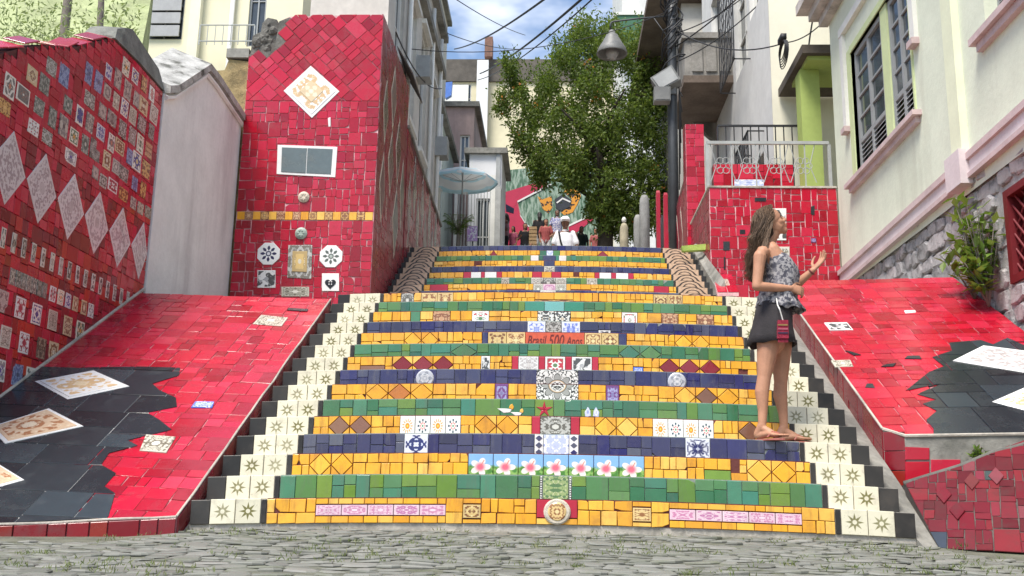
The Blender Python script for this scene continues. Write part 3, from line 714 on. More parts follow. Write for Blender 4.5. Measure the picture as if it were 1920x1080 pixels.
# ------------------------------------------------------------------ left ramp
def zig(pts, amp, nsub, seed):
    """a line broken into irregular saw teeth"""
    r = random.Random(seed); out = []
    for (a, b) in zip(pts, pts[1:]):
        out.append(a)
        for k in range(1, nsub):
            t = k/nsub+r.uniform(-.1, .1)/nsub; s = (1 if k % 2 else -1)*r.uniform(.3, 1)*amp
            L = math.hypot(b[0]-a[0], b[1]-a[1]) or 1; nx_, ny_ = -(b[1]-a[1])/L, (b[0]-a[0])/L
            out.append((a[0]+(b[0]-a[0])*t+nx_*s, a[1]+(b[1]-a[1])*t+ny_*s))
    out.append(pts[-1]); return out
def wedge(name, xa, xb, ya, yb, plane, mat, parent=None, front=None):
    """a solid under a sloping top plane z(x, y)"""
    q = [(xa, ya), (xb, ya), (xb, yb), (xa, yb)]
    m = MB().mat(mat); m.hexa([(x, y, -.4) for x, y in q], [(x, y, plane(x, y)) for x, y in q]); return m.build(name, parent)
LX1 = -2.225
_a, _b = on(X, LX1, 332, 970), on(X, LX1, 620, 562); _c = on(X, -4.2, 140, 640)
LB = (_b.z-_a.z)/(_b.y-_a.y); LC = (_c.z-(_a.z+LB*(_c.y-_a.y)))/(-4.2-LX1)
lz = lambda x, y: _a.z+LB*(y-_a.y)+LC*(x-LX1)
ramp = thing('tiled_ramp', 'red tiled ramp left of the stairs with a black area holding large tan diamonds', 'ramp', (-3.3, .2, 0), 'tiled ramps beside the stairs')
yc = _b.y
LX0, LY0 = -4.19, _a.y
_pn = Vector((-LC, -LB, 1)); _l = on_plane(Vector((LX1, _a.y, _a.z)), _pn, 0, 985); LS = (_l.y-_a.y)/(_l.x-LX1)
ly = lambda x: _a.y+LS*(x-LX1)          # the front lip runs askew
GROUT_RAMP = plain('pinkish ramp grout', (.50, .20, .21), .85, .35, 9, .3)
q = [(LX0, ly(LX0)), (LX1, ly(LX1)), (LX1, yc), (LX0, yc)]
m = MB().mat(GROUT_RAMP); m.hexa([(x, y, -.4) for x, y in q], [(x, y, lz(x, y)) for x, y in q]); m.build('concrete_bed', ramp)
wedge('terrace', LX0, LX1, yc+.002, 6.28, lambda x, y: lz(x, yc)-.05+.08*(y-yc), CONC, ramp)
lp = Panel((0, 0, lz(0, 0)), (1, 0, LC), (0, 1, LB))
P = lambda *a: [lp.px(*q) for q in a]
black = ccw(P((-60, 760), (70, 690), (150, 692), (230, 690), (338, 692), (336, 706), (285, 722), (300, 735), (330, 748), (332, 765), (276, 776), (300, 790), (322, 808), (240, 828), (258, 838), (205, 852), (190, 874), (218, 890), (196, 915), (216, 928), (198, 992), (60, 1012), (-60, 1030)))
dia = [P((65, 718), (176, 698), (243, 728), (127, 752)), P((-20, 805), (92, 769), (157, 803), (10, 836)), P((-90, 895), (-40, 850), (46, 904), (-30, 925))]
odd = [('patterned_tile', SPECK, P((262, 848), (274, 818), (330, 822), (312, 852))), ('patterned_tile', SPECK, P((474, 610), (490, 593), (540, 598), (528, 614))),
       ('lettered_tile', BLUE_PLATE, P((358, 767), (366, 756), (402, 756), (398, 767))), ('black_tile', BLK, P((538, 584), (541, 580), (578, 582), (576, 586)))]
outline = [(LX0+.01, ly(LX0)+.005), (LX1-.005, LY0+.005), (LX1-.005, yc-.005), (LX0+.01, yc-.005)]
holes = [black]+[ccw(q) for _, _, q in odd]
lay(lp, ramp, 'red_tile', RED, crazy(LX0, ly(LX0), LX1, yc, .17, 1.25), outline, holes, gap=.005, jit=.005, th=.007, tilt=.022)
PALEM = plain('pale joint mortar', (.55, .53, .5), .9, .2)
lp.piece(ramp, 'mortar_bed', PALEM, [p for p in clip_convex(black, outline)], th=.006, lift=.001, ch=.001, tilt=0)
for (a, b, c, d) in crazy(LX0, ly(LX0), LX1-.4, 2.4, .36, 1.5):
    cell = [(a+.004, b+.004), (c-.003, b+.005), (c-.004, d-.004), (a+.003, d-.004)]
    q = clip_convex(black, cell)
    if len(q) >= 3: q = clip_convex(q, outline)
    if len(q) >= 3: lp.piece(ramp, 'black_tile', PANE_BLK, q, th=.010, lift=.004, ch=.002, tilt=.004)
for q, mt in zip(dia, (LACE_TAN, LACE_ROS, LACE_ROS)):
    q = ccw(q); lp.piece(ramp, 'diamond_border', WHITE_T, q, th=.010, lift=.008)
    cu, cv = sum(p[0] for p in q)/4, sum(p[1] for p in q)/4
    lp.piece(ramp, 'diamond_tile', mt, [(cu+(u-cu)*.88, cv+(v-cv)*.88) for u, v in q], th=.007, lift=.0165, uvq=[(0, 0), (1, 0), (1, 1), (0, 1)], tilt=0)
for nm, mt, q in odd: lp.piece(ramp, nm, mt, ccw(q), th=.012, lift=.004)
# its front lip and the side that faces the gutter
fp = Panel((LX0, ly(LX0)-.002, -.25), (1, LS, 0), (0, 0, 1))
x = 0
while x < LX1-LX0-.02:
    w = min(rnd.uniform(.1, .2), LX1-LX0-x); xa = LX0+x
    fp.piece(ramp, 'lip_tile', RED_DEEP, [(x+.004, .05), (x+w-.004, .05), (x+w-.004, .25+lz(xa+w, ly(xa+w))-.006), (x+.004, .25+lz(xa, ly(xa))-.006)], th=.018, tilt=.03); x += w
def side_tiles(owner, xs_, nsign, y0, y1, zf, depth, seed):
    p = Panel((xs_, 0, 0), (0, 1, LB), (0, 0, 1), None, nsign); y = y0; r = random.Random(seed)
    while y < y1-.02:
        w = min(r.uniform(.11, .24), y1-y); off = zf(y)-LB*y; off2 = zf(y+w)-LB*(y+w)
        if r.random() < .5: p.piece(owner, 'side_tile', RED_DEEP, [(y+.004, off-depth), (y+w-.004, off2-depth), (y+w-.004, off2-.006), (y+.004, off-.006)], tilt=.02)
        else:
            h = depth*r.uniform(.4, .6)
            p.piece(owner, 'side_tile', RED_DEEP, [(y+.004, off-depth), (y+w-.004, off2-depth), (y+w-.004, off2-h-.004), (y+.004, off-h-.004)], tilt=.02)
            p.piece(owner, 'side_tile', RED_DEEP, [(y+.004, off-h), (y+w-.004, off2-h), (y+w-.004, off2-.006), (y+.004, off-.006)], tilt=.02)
        y += w
side_tiles(ramp, LX1+.001, 1, LY0, yc, lambda y: lz(LX1, y), .21, 3)
e = MB().mat(CONC_L)
for x0, y0, x1, y1 in ((LX0, ly(LX0), LX1, LY0), (LX1, LY0, LX1, yc)):
    e.tube([(x0+(x1-x0)*k/14+rnd.uniform(-.004, .004), y0+(y1-y0)*k/14-.004, lz(x0+(x1-x0)*k/14, y0+(y1-y0)*k/14)+.004+rnd.uniform(-.004, .003)) for k in range(15)], .008, 6)
e.build('mortar_edge', ramp)
# ------------------------------------------------------------------ right ramp
RC, RB = .03, .565
rz = lambda x, y: .70+RB*(y-.99)+RC*(x-2.345)
ramp2 = thing('tiled_ramp', 'red tiled ramp right of the stairs below the pale green house', 'ramp', (3.2, 1.0, 0), 'tiled ramps beside the stairs')
yc2 = 4.16; RX0, RX1, RY0 = 2.35, 4.17, .97
q = [(RX0, RY0+.04), (RX0+.12, RY0-.06), (RX1, RY0-.06), (RX1, yc2), (RX0, yc2)]
m = MB().mat(GROUT_RAMP); n = 5
m.v = [(x, y, -.4) for x, y in q]+[(x, y, rz(x, y)) for x, y in q]
m.f = [[4, 3, 2, 1, 0], [5, 6, 7, 8, 9]]+[(i, (i+1) % n, n+(i+1) % n, n+i) for i in range(n)]; m.m = [0]*len(m.f); m.mat(CONC); m.m[3] = m.cur; m.m[2] = m.cur
m.build('concrete_bed', ramp2)
wedge('terrace', RX0, RX1, yc2+.002, 8.18, lambda x, y: rz(x, yc2)-.06+.12*(y-yc2), CONC, ramp2)
rp_ = Panel((0, 0, rz(0, 0)), (1, 0, RC), (0, 1, RB)); P = lambda *a: [rp_.px(*q) for q in a]
out2 = [(RX0+.005, RY0+.05), (RX0+.125, RY0-.055), (RX1-.005, RY0-.055), (RX1-.005, yc2-.005), (RX0+.005, yc2-.005)]
black2 = ccw(P((1750, 806), (1736, 790), (1756, 773), (1730, 760), (1756, 752), (1720, 742), (1765, 722), (1698, 735), (1742, 700), (1770, 690), (1748, 672), (1785, 660), (1780, 645), (1838, 640), (1862, 648), (1888, 636), (1920, 650), (2010, 640), (2020, 830), (1750, 826)))
odd2 = [('patterned_tile', WHITE_SPECK, P((1556, 622), (1545, 608), (1588, 607), (1600, 621))), ('patterned_tile', SPECK, P((1566, 691), (1558, 679), (1594, 678), (1600, 690))), ('white_tile', WHITE_T, P((1698, 590), (1695, 585), (1716, 584), (1717, 588)))]
for (a, b, c, d) in (((1600, 668), (1585, 660), (1596, 662), (1614, 668)), ((1660, 686), (1652, 690), (1675, 690), (1680, 684)), ((1701, 670), (1696, 675), (1728, 676), (1724, 670)), ((1625, 722), (1622, 729), (1640, 730), (1636, 722))):
    odd2.append(('black_tile', BLK, P(a, b, c, d)))
lay(rp_, ramp2, 'red_tile', RED, crazy(RX0, RY0-.06, RX1, yc2, .17, 1.25), out2, [black2]+[ccw(q) for _, _, q in odd2], gap=.005, jit=.005, tilt=.022)
for (a, b, c, d) in crazy(RX0+.3, RY0-.06, RX1, 3.4, .34, 1.4):
    q = clip_convex(black2, [(a+.003, b+.003), (c-.003, b+.003), (c-.003, d-.003), (a+.003, d-.003)])
    if len(q) >= 3: q = clip_convex(q, out2)
    if len(q) >= 3: rp_.piece(ramp2, 'black_tile', PANE_BLK, q, th=.010, lift=.004, ch=.002, tilt=.004)
for q, mt in ((P((1786, 680), (1843, 651), (2010, 672), (1955, 708)), LACE_WHT), (P((1860, 757), (1925, 728), (2010, 760), (1940, 778)), LACE_TAN)):
    q = ccw(q); rp_.piece(ramp2, 'diamond_border', WHITE_T, q, th=.010, lift=.008); cu, cv = sum(p[0] for p in q)/4, sum(p[1] for p in q)/4
    rp_.piece(ramp2, 'diamond_tile', mt, [(cu+(u-cu)*.86, cv+(v-cv)*.86) for u, v in q], th=.007, lift=.0165, uvq=[(0, 0), (1, 0), (1, 1), (0, 1)], tilt=0)
for nm, mt, q in odd2: rp_.piece(ramp2, nm, mt, ccw(q), th=.012, lift=.004)
side_tiles(ramp2, RX0-.001, -1, RY0+.04, yc2, lambda y: rz(RX0, y), .25, 5)
e = MB().mat(CONC_L); e.tube([(RX0-.002, RY0+.04+(yc2-RY0-.04)*k/14, rz(RX0, RY0+.04+(yc2-RY0-.04)*k/14)+.004) for k in range(15)], .009, 6)
e.tube([(x, y, rz(x, y)+.003) for x, y in ((RX0, RY0+.04), (RX0+.12, RY0-.062), (3.2, RY0-.062), (RX1, RY0-.062))], .012, 6); e.build('mortar_edge', ramp2)
# chamfered corner and front: red tiles below bare concrete
cp_ = Panel((RX0, RY0+.039, 0), (.12, -.101, 0), (0, 0, 1))
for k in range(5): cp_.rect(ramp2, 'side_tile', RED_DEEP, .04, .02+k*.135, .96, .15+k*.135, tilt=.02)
fr = Panel((RX0+.12, RY0-.061, 0), (1, 0, 0), (0, 0, 1)); FP = lambda *a: [fr.px(*q) for q in a]
for q in (((1697, 838), (1742, 840), (1742, 862), (1697, 862)), ((1697, 866), (1742, 866), (1742, 905), (1697, 920)), ((1745, 862), (1800, 862), (1800, 884), (1745, 900))):
    fr.piece(ramp2, 'front_tile', RED, ccw(FP(*q)), th=.01)
# low leaning mosaic wall in front of the right ramp
A = Vector((2.352, -.1, -.12)); Bq = Vector((2.352, .62, .42)); Cq = Vector((3.05, -.42, -.14))
lowN = (Cq-A).cross(Bq-A).normalized()
if lowN.y > 0: lowN = -lowN
lw = thing('low_mosaic_wall', 'low leaning mosaic wall at the foot of the right ramp with small green and blue shards', 'wall', (2.9, 0, -.1))
pts = [on_plane(A, lowN, *q) for q in ((1760, 1028), (2060, 1044), (2060, 776), (1920, 836), (1860, 852), (1802, 876), (1698, 908))]
m = MB().mat(GROUT_DARK); m.prism(pts, (.0, .0, 0)) if False else None
back = [Vector((p.x+.12, max(p.y+.5, .85), p.z if i > 1 else -.3)) for i, p in enumerate(pts)]
n = len(pts); m.add(pts+back, [list(range(n)), list(range(n, 2*n))[::-1]]+[(i, n+i, n+(i+1) % n, (i+1) % n) for i in range(n)]); m.build('wall_core', lw)
lwU = lowN.cross(Vector((0, 0, 1))).normalized(); lwU = lwU if lwU.x > 0 else -lwU; lwV = lwU.cross(lowN); lwV = lwV if lwV.z > 0 else -lwV
lwp = Panel(A, lwU, lwV, None, 1 if lwU.cross(lwV).dot(lowN) > 0 else -1)
poly = ccw([lwp.uv(p) for p in pts]); us = [p[0] for p in poly]; vs2 = [p[1] for p in poly]
cvx = ccw([lwp.uv(pts[i]) for i in (0, 1, 2, 6)])
LOWMIX = tile('low wall shards', [(.14, .006, .014), (.2, .02, .04), (.11, .005, .01), (.22, .02, .035), (.03, .04, .06), (.04, .07, .05), (.16, .008, .015), (.18, .04, .05)], .36, .5, spec=.3, dirtcol=(.03, .025, .02))
DARKRED = tile('maroon low wall glaze', [(.11, .005, .012), (.15, .007, .016), (.08, .004, .008), (.17, .01, .016)], .38, .5, spec=.3, dirtcol=(.03, .025, .02))  # maroon, darkened further to put the low wall's shade into the colour
lay(lwp, lw, 'red_tile', [DARKRED, DARKRED, DARKRED, DARKRED, DARKRED, LOWMIX], crazy(min(us), min(vs2), max(us), max(vs2), .16, .62), cvx, (), gap=.005, jit=.004, tilt=.02, th=.006)
for (px, py) in ((1822, 905), (1770, 930), (1868, 895), (1795, 960)):
    c = lwp.px(px, py); lwp.piece(lw, 'lozenge_tile', LOWMIX, [(c[0]-.045, c[1]), (c[0], c[1]-.09), (c[0]+.045, c[1]), (c[0], c[1]+.09)], th=.012, lift=.003)
e = MB().mat(plain('dark stained cement', (.13, .125, .11), .9, .4, 3, .5)); e.tube([p+Vector((0, .02, .0)) for p in pts[2:]], .022, 8); e.build('coping', lw, True)
# ------------------------------------------------------------------ tall left wall
LWX = -4.2
wall = thing('mosaic_wall', 'tall red mosaic wall at the left edge set with rows of souvenir tiles and white lace diamonds', 'wall', (LWX, 2, .5), 'mosaic walls')
wp = Panel((LWX, 0, 0), (0, 1, 0), (0, 0, 1))
top = [(-.6, 3.3), (.7, 3.42), (1.0, 3.62), (1.44, 3.86), (1.75, 3.98), (2.1, 4.2), (2.5, 4.44), (3.1, 4.46), (3.74, 4.44)]
def topz(y):
    for (a, b) in zip(top, top[1:]):
        if y <= b[0]: return a[1]+(b[1]-a[1])*(y-a[0])/(b[0]-a[0])
    return top[-1][1]
poly = [(-.6, -.3), (3.74, -.3)]+top[::-1]
m = MB().mat(GROUT_RED); m.prism([(LWX-.3, y, z) for y, z in poly], (.296, 0, 0)); m.build('wall_core', wall)
YA, YB = .2, 3.735
small = []
def put_small(y, z, w, h, mt, name='patterned_tile'):
    small.append([(y-w/2-.004, z-h/2-.004), (y+w/2+.004, z-h/2-.004), (y+w/2+.004, z+h/2+.004), (y-w/2-.004, z+h/2+.004)])
    wp.rect(wall, name, mt, y-w/2, z-h/2, y+w/2, z+h/2, th=.011, lift=.001, tilt=.03)
for row, z in enumerate((3.05, 3.25, 3.46, 3.67, 3.88, 4.09, 4.29, 4.46)):
    y = .8+rnd.uniform(0, .15)
    while y < 3.66:
        w = rnd.choice((.13, .15, .16, .16, .2)); h = rnd.choice((.14, .16, .17, .19))
        if row == 0: h = .12
        if z+h/2 < topz(y-w/2)-.06 and z+h/2 < topz(y+w/2)-.06 and rnd.random() > .05:
            put_small(y, z+rnd.uniform(-.015, .015), w, h, rnd.choice((MIXED, MIXED, MIXED_DK, MIXED_DK, MIXED, MIXED_DK, GREY_ORN, MIXED_DK, SPECK, MIXED, BROWN_ORN)))
        y += w+rnd.uniform(.035, .08)
for k in range(7):                                       # lace diamonds
    yd = .5+k*.513; hw = .245; hh = .30
    q = [(yd-hw, 2.625), (yd, 2.625-hh), (yd+hw, 2.625), (yd, 2.625+hh)]
    if yd+hw > YB: q[2] = (YB-.01, 2.625)
    small.append(q); wp.piece(wall, 'diamond_tile', LACE, q, th=.012, uvq=[(0, 0), (1, 0), (1, 1), (0, 1)], tilt=.004)
y = .9
while y < 3.7:
    put_small(y, 2.075, .065, .16, NARROW, 'narrow_tile'); y += .155
for k, y in enumerate((1.0, 1.25, 1.335, 1.42, 1.505, 1.59, 1.675, 1.76, 1.9, 2.04, 2.18, 2.32, 2.48, 2.62)):
    put_small(y, 1.815, .08 if 1.2 < y < 1.8 else .1, .13, MIXED_DK if 1.2 < y < 1.8 else MIXED)
for z, ys in ((1.6, (.9, 1.16, 1.42, 1.68, 1.95, 2.22, 2.46)), (1.34, (1.0, 1.26, 1.54, 1.82, 2.02)), (1.08, (1.0, 1.24, 1.5, 1.7)), (.85, (.9, 1.15))):
    for y in ys: put_small(y, z, .15, .17, rnd.choice((MIXED, MIXED_DK, MIXED, SPECK)))
wallo = poly
upper = crazy(YA, 2.93, YB, 4.7, .15, 1.0); mid = crazy(YA, 2.3, YB, 2.93, .16, .9); low = crazy(YA, .2, YB, 2.3, .15, 1.0)
def under_top(r): return [(r[0], r[1], r[2], min(r[3], topz((r[0]+r[2])/2)-.02))] if r[1] < topz((r[0]+r[2])/2)-.05 else []
lay(wp, wall, 'red_tile', RED, [q for r in upper for q in under_top(r)], None, small, gap=.004, jit=.003, tilt=.02)
lay(wp, wall, 'red_tile', [RED, RED, RED_DEEP], mid, None, small, gap=.004, jit=.003, tilt=.02)
lay(wp, wall, 'red_tile', [RED, RED_ORANGE, RED_DEEP], [r for r in low if r[3] > lz(LWX, r[0])-.05], None, small, gap=.004, jit=.003, tilt=.02)
# bevelled top tiles that lean back, and the mouldy bare end
y = YA
while y < 2.45:
    w = rnd.uniform(.16, .26); z0, z1 = topz(y)+rnd.uniform(-.03, .03), topz(min(y+w, 2.6))+rnd.uniform(-.03, .03)
    tp = Panel((LWX, y, z0), (0, w, z1-z0), (-.2, 0, .05)); tp.rect(wall, 'top_tile', RED, .02, .03, .98, .96, th=.012, lift=.004, tilt=0); y += w
m = MB().mat(MOULD_D)
cs = [(2.5, 4.47), (2.62, 4.60), (2.8, 4.70), (2.95, 4.76), (3.1, 4.74), (3.3, 4.71), (3.5, 4.68), (3.66, 4.66), (3.75, 4.60)]
for (a, b) in zip(cs, cs[1:]):
    m.hexa([(LWX-.30, a[0], topz(a[0])+.003), (LWX+.016, a[0], topz(a[0])+.003), (LWX+.016, b[0], topz(b[0])+.003), (LWX-.30, b[0], topz(b[0])+.003)], [(LWX-.30, a[0], a[1]+.02), (LWX-.03, a[0], a[1]), (LWX-.03, b[0], b[1]), (LWX-.30, b[0], b[1]+.02)])
m.build('bare_coping', wall)
e = MB().mat(CONC_L); e.tube([(LWX+.012, y, lz(LWX, y)+.012) for y in [YA+(YB-YA)*k/16 for k in range(17)]], .018, 6); e.build('mortar_edge', wall)
# ------------------------------------------------------------------ white gabled wall
LIME = plain('lime washed plaster', (.78, .76, .74), .9, .1, 2.4, .3, stain=(.42, .38, .38), stain_amt=.55, streak=True)
pw_ = thing('plaster_wall', 'smooth lime washed wall with a stained gabled coping left of the tall red pillar', 'wall', (-4.2, 5, 2.3))
gab = [(3.76, 4.42), (3.98, 4.52), (4.9, 5.2), (5.25, 5.2), (6.34, 5.12)]
m = MB().mat(LIME); m.prism([(-4.42, y, z) for y, z in [(3.76, 1.5), (6.34, 1.5)]+gab[::-1]], (.24, 0, 0)); m.build('wall_face', pw_)
m = MB().mat(MOULD)
for (a, b) in zip(gab, gab[1:]):
    m.hexa([(-4.62, a[0], a[1]+.002), (-4.12, a[0], a[1]+.002), (-4.12, b[0], b[1]+.002), (-4.62, b[0], b[1]+.002)], [(-4.62, a[0], a[1]+.3), (-4.12, a[0], a[1]+.09), (-4.12, b[0], b[1]+.09), (-4.62, b[0], b[1]+.3)])
m.build('coping', pw_)
m = MB().mat(LIME)
for (a, b) in zip(gab, gab[1:]): m.tube([(-4.165, a[0], a[1]-.05), (-4.165, b[0], b[1]-.05)], .03, 6)
m.build('moulding', pw_)
# ------------------------------------------------------------------ the tall pillar
PY = 6.3; PXL, PXR, PT = -4.14, -2.33, 6.66
pil = thing('mosaic_pillar', 'tall red tiled pillar left of the stairs with a framed tan diamond near its top', 'pillar', (-3.2, 7.2, 2.7))
m = MB().mat(GROUT_PINK)
BROKEN = plain('dark broken masonry', (.17, .16, .14), .95, .5, 8, .9)
front = [(PXL, 2.0), (PXR, 2.0), (PXR, PT), (-3.62, 6.63), (-3.76, 6.56), (-3.80, 6.13), (PXL, 6.08)]
m.prism([(x, PY+.004, z) for x, z in front], (0, 2.45, 0)); m.build('pillar_core', pil)
m = MB().mat(BROKEN); m.prism([(x, PY+.0015, z) for x, z in ((PXL, 5.95), (-3.4, 5.95), (-3.4, 6.5), (-3.62, 6.62), (-3.76, 6.56), (-3.80, 6.13), (PXL, 6.08))], (0, .002, 0)); m.build('bare_patch', pil)
m = MB().mat(BROKEN)
for k in range(30):
    x = rnd.uniform(-4.1, -3.83); z = rnd.uniform(6.13, 6.3 if x < -4.0 else 6.56); s = rnd.uniform(.03, .07)
    m.lathe([(0, -s), (s*.8, -s*.5), (s, 0), (s*.7, s*.6), (0, s*.9)], (x, PY+rnd.uniform(.02, .1), z), 6, (rnd.random(), rnd.random(), 1))
m.prism([(x, PY+.03, z) for x, z in ((-4.13, 6.09), (-3.81, 6.13), (-3.77, 6.5), (-3.8, 6.6), (-3.93, 6.63), (-4.0, 6.55), (-4.01, 6.42), (-4.12, 6.36))], (0, .5, 0)); m.build('broken_edge', pil)
pp = Panel((0, PY, 0), (1, 0, 0), (0, 0, 1)); P = lambda *a: ccw([pp.px(*q) for q in a])
hole = [P((532, 171), (583, 124), (637, 172), (585, 222)), P((521, 272), (633, 276), (629, 333), (519, 327)), P((440, 399), (702, 403), (701, 420), (440, 414)), P((541, 460), (586, 460), (584, 523), (539, 521))]
def octa(cx_, cz_, r, n=8): return [(cx_+r*math.cos(2*math.pi*(k+.5)/n), cz_+r*math.sin(2*math.pi*(k+.5)/n)) for k in range(n)]
oc1, oc2 = pp.px(504, 476), pp.px(621, 481)
hole += [octa(*oc1, .155), octa(*oc2, .155), P((483, 507), (517, 507), (517, 540), (483, 540)), P((604, 513), (636, 513), (636, 546), (604, 546)), P((528, 538), (580, 538), (580, 556), (528, 556)), P((615, 222), (620, 220), (620, 238), (616, 238))]
lay(pp, pil, 'red_tile', RED, crazy(PXL, 2.5, PXR, 3.74, .15, 1.0), None, hole, gap=.008, jit=.006, tilt=.016, th=.006)
lay(pp, pil, 'red_tile', RED, [r for r in crazy(PXL, 3.86, PXR, 5.4, .17, 1.0)], None, hole, gap=.007, jit=.006, tilt=.016, th=.006)
# the upper part is laid on the diagonal
c45 = math.cos(math.pi/4)
frame_ = ccw([(PXL+.005, 5.4), (PXR-.004, 5.4), (PXR-.004, PT-.006), (-3.62, 6.62), (-3.75, 6.56), (-3.79, 6.13), (PXL+.005, 6.07)])
conv = ccw([(PXL+.005, 5.403), (PXR-.004, 5.403), (PXR-.004, PT-.006), (PXL+.005, PT-.006)])
for (a, b, c, d) in crazy(-1.6, -1.6, 1.6, 1.6, .2, 1.0):
    g = .003; q = [((u-v)*c45-3.25, (u+v)*c45+5.9) for u, v in ((a+g, b+g), (c-g, b+g), (c-g, d-g), (a+g, d-g))]
    if max(p[1] for p in q) < 5.4 or min(p[0] for p in q) > PXR: continue
    q = clip_convex(q, conv)
    if len(q) < 3: continue
    mid = (sum(p[0] for p in q)/len(q), sum(p[1] for p in q)/len(q))
    if not pip(mid, frame_) or (min(p[0] for p in q) < -3.83 and max(p[1] for p in q) > 6.14): continue
    if all(pip(p, hole[0]) for p in q): continue
    pp.piece(pil, 'red_tile', RED, q, jit=.003, tilt=.012)
def inner(q, f):
    cu, cv = sum(p[0] for p in q)/len(q), sum(p[1] for p in q)/len(q); return [(cu+(u-cu)*f, cv+(v-cv)*f) for u, v in q]
def framed(q, f, mt, border=WHITE_T):
    pp.piece(pil, 'picture_border', border, q, th=.013, lift=.002, tilt=0); pp.piece(pil, 'picture_tile', mt, inner(q, f), th=.005, lift=.0145, tilt=0, uvq=[(0, 0), (1, 0), (1, 1), (0, 1)])
framed(hole[0], .86, LACE_TAN); q = hole[0]
pp.piece(pil, 'picture_centre', pat_rosette('pale cross print', (.7, .55, .34), (.8, .72, .52), (.82, .76, .6), 4, .46), inner(q, .42), th=.004, lift=.019, tilt=0, uvq=[(0, 0), (1, 0), (1, 1), (0, 1)])
q = hole[1]; pp.piece(pil, 'picture_border', WHITE_T, q, th=.013, lift=.002, tilt=0)
qq = inner(q, .86); a, b, c, d = [Vector((p[0], p[1])) for p in qq]
mid1, mid2 = a.lerp(b, .5), d.lerp(c, .5)
for s in ((a, mid1, mid2, d), (mid1, b, c, mid2)): pp.piece(pil, 'glass_tile', GREYBLUE, inner([tuple(v) for v in s], .97), th=.006, lift=.0145, tilt=.01)
for k in range(17):
    xa = PXL+.01+(PXR-PXL-.02)*k/17; xb = PXL+.01+(PXR-PXL-.02)*(k+1)/17
    pp.rect(pil, 'border_tile', YEL if k % 2 == 0 else BROWN_ORN, xa+.003, 3.748, xb-.003, 3.855, th=.010)
for (px, py, r, mt) in ((570, 370, .075, CREAM_RELIEF), (565, 438, .08, plain('green grey relief', (.36, .44, .38), .4, .3, 20, .3))):
    c = pp.px(px, py); pp.disc(pil, 'round_relief', mt, c[0], c[1], r, 18, lift=.006, th=.03, ch=.018)
    for k in range(6): pp.disc(pil, 'relief_knob', mt, c[0]+math.cos(k*1.05)*r*.45, c[1]+math.sin(k*1.05)*r*.45, r*.2, 6, lift=.034, th=.01, ch=.006)
for c, mt in ((oc1, pat_rosette('dark rosette print', (.8, .8, .78), (.03, .03, .09), (.7, .7, .72), 8, .33)), (oc2, pat_rosette('grey green rosette print', (.8, .8, .78), (.1, .12, .1), (.4, .45, .4), 8, .33))):
    q = octa(*c, .158); pp.piece(pil, 'octagon_tile', mt, q, th=.013, uvq=[(.5+(u-c[0])/.33, .5+(v-c[1])/.33) for u, v in q])
framed(hole[3], .62, pat_border('golden picture print', [((.7, .5, .2), (.72, .66, .52))], (.5, .36, .16), .12, 1.6), GREY_ORN)
def heart_tile():
    q = hole[7]; pp.piece(pil, 'patterned_tile', WHITE_T, q, th=.013)
    cu, cv = sum(p[0] for p in q)/4, sum(p[1] for p in q)/4
    h = []
    for k in range(24):
        t = 2*math.pi*k/24; h.append((cu+.0045*16*math.sin(t)**3, cv-.02+.0045*(13*math.cos(t)-5*math.cos(2*t)-2*math.cos(3*t)-math.cos(4*t))))
    pp.piece(pil, 'heart_motif', BLK, ccw(h), lift=.0145, th=.003, ch=.001, tilt=0)
    for k in range(4): pp.disc(pil, 'heart_dot', WHITE_T, cu+.016*(1, -1, 1, -1)[k], cv-.012+.016*(1, 1, -1, -1)[k], .010, 4, lift=.0185, th=.002, ch=.001)
heart_tile()
pp.piece(pil, 'patterned_tile', WHITE_SPECK, hole[6], th=.013); pp.piece(pil, 'patterned_tile', SPECK, hole[8], th=.013)
pp.piece(pil, 'white_chip', WHITE_T, hole[9], th=.01)
# its long side towards the stairs
sp_ = Panel((PXR+.001, 0, 0), (0, 1, 0), (0, 0, 1))
DIA_SIDE = tile('muted diamond glaze', [(.15, .10, .085), (.17, .13, .09), (.12, .11, .10), (.2, .12, .11), (.16, .07, .07)], .2, .3)
SPECK_W = plain('pale edging strip', (.55, .52, .42), .6, .2)
SIDE_RED = tile('shaded wall glaze', [(.24, .010, .025), (.28, .014, .035), (.18, .008, .018), (.26, .04, .05), (.2, .02, .03)], .22, .4)  # darker copy of the red glaze: shade of the side walls in the colour
ho = []
for (y, z, hw, hh) in ((6.75, 5.45, .2, .5), (7.35, 5.9, .24, .5), (7.35, 4.9, .24, .5), (6.75, 4.35, .22, .5), (7.95, 5.3, .24, .55), (7.95, 4.2, .26, .55), (8.45, 4.8, .2, .55)):
    ho.append([(y-hw, z), (y, z-hh), (y+hw, z), (y, z+hh)]); sp_.piece(pil, 'diamond_border', SPECK_W, ho[-1], th=.01, tilt=0); sp_.piece(pil, 'diamond_tile', DIA_SIDE, inner(ho[-1], .8), th=.006, lift=.01, tilt=.01)
lay(sp_, pil, 'side_tile', SIDE_RED, crazy(PY+.01, 2.6, 8.74, PT-.01, .22, 1.0), None, ho, gap=.008, jit=.006, tilt=.02)
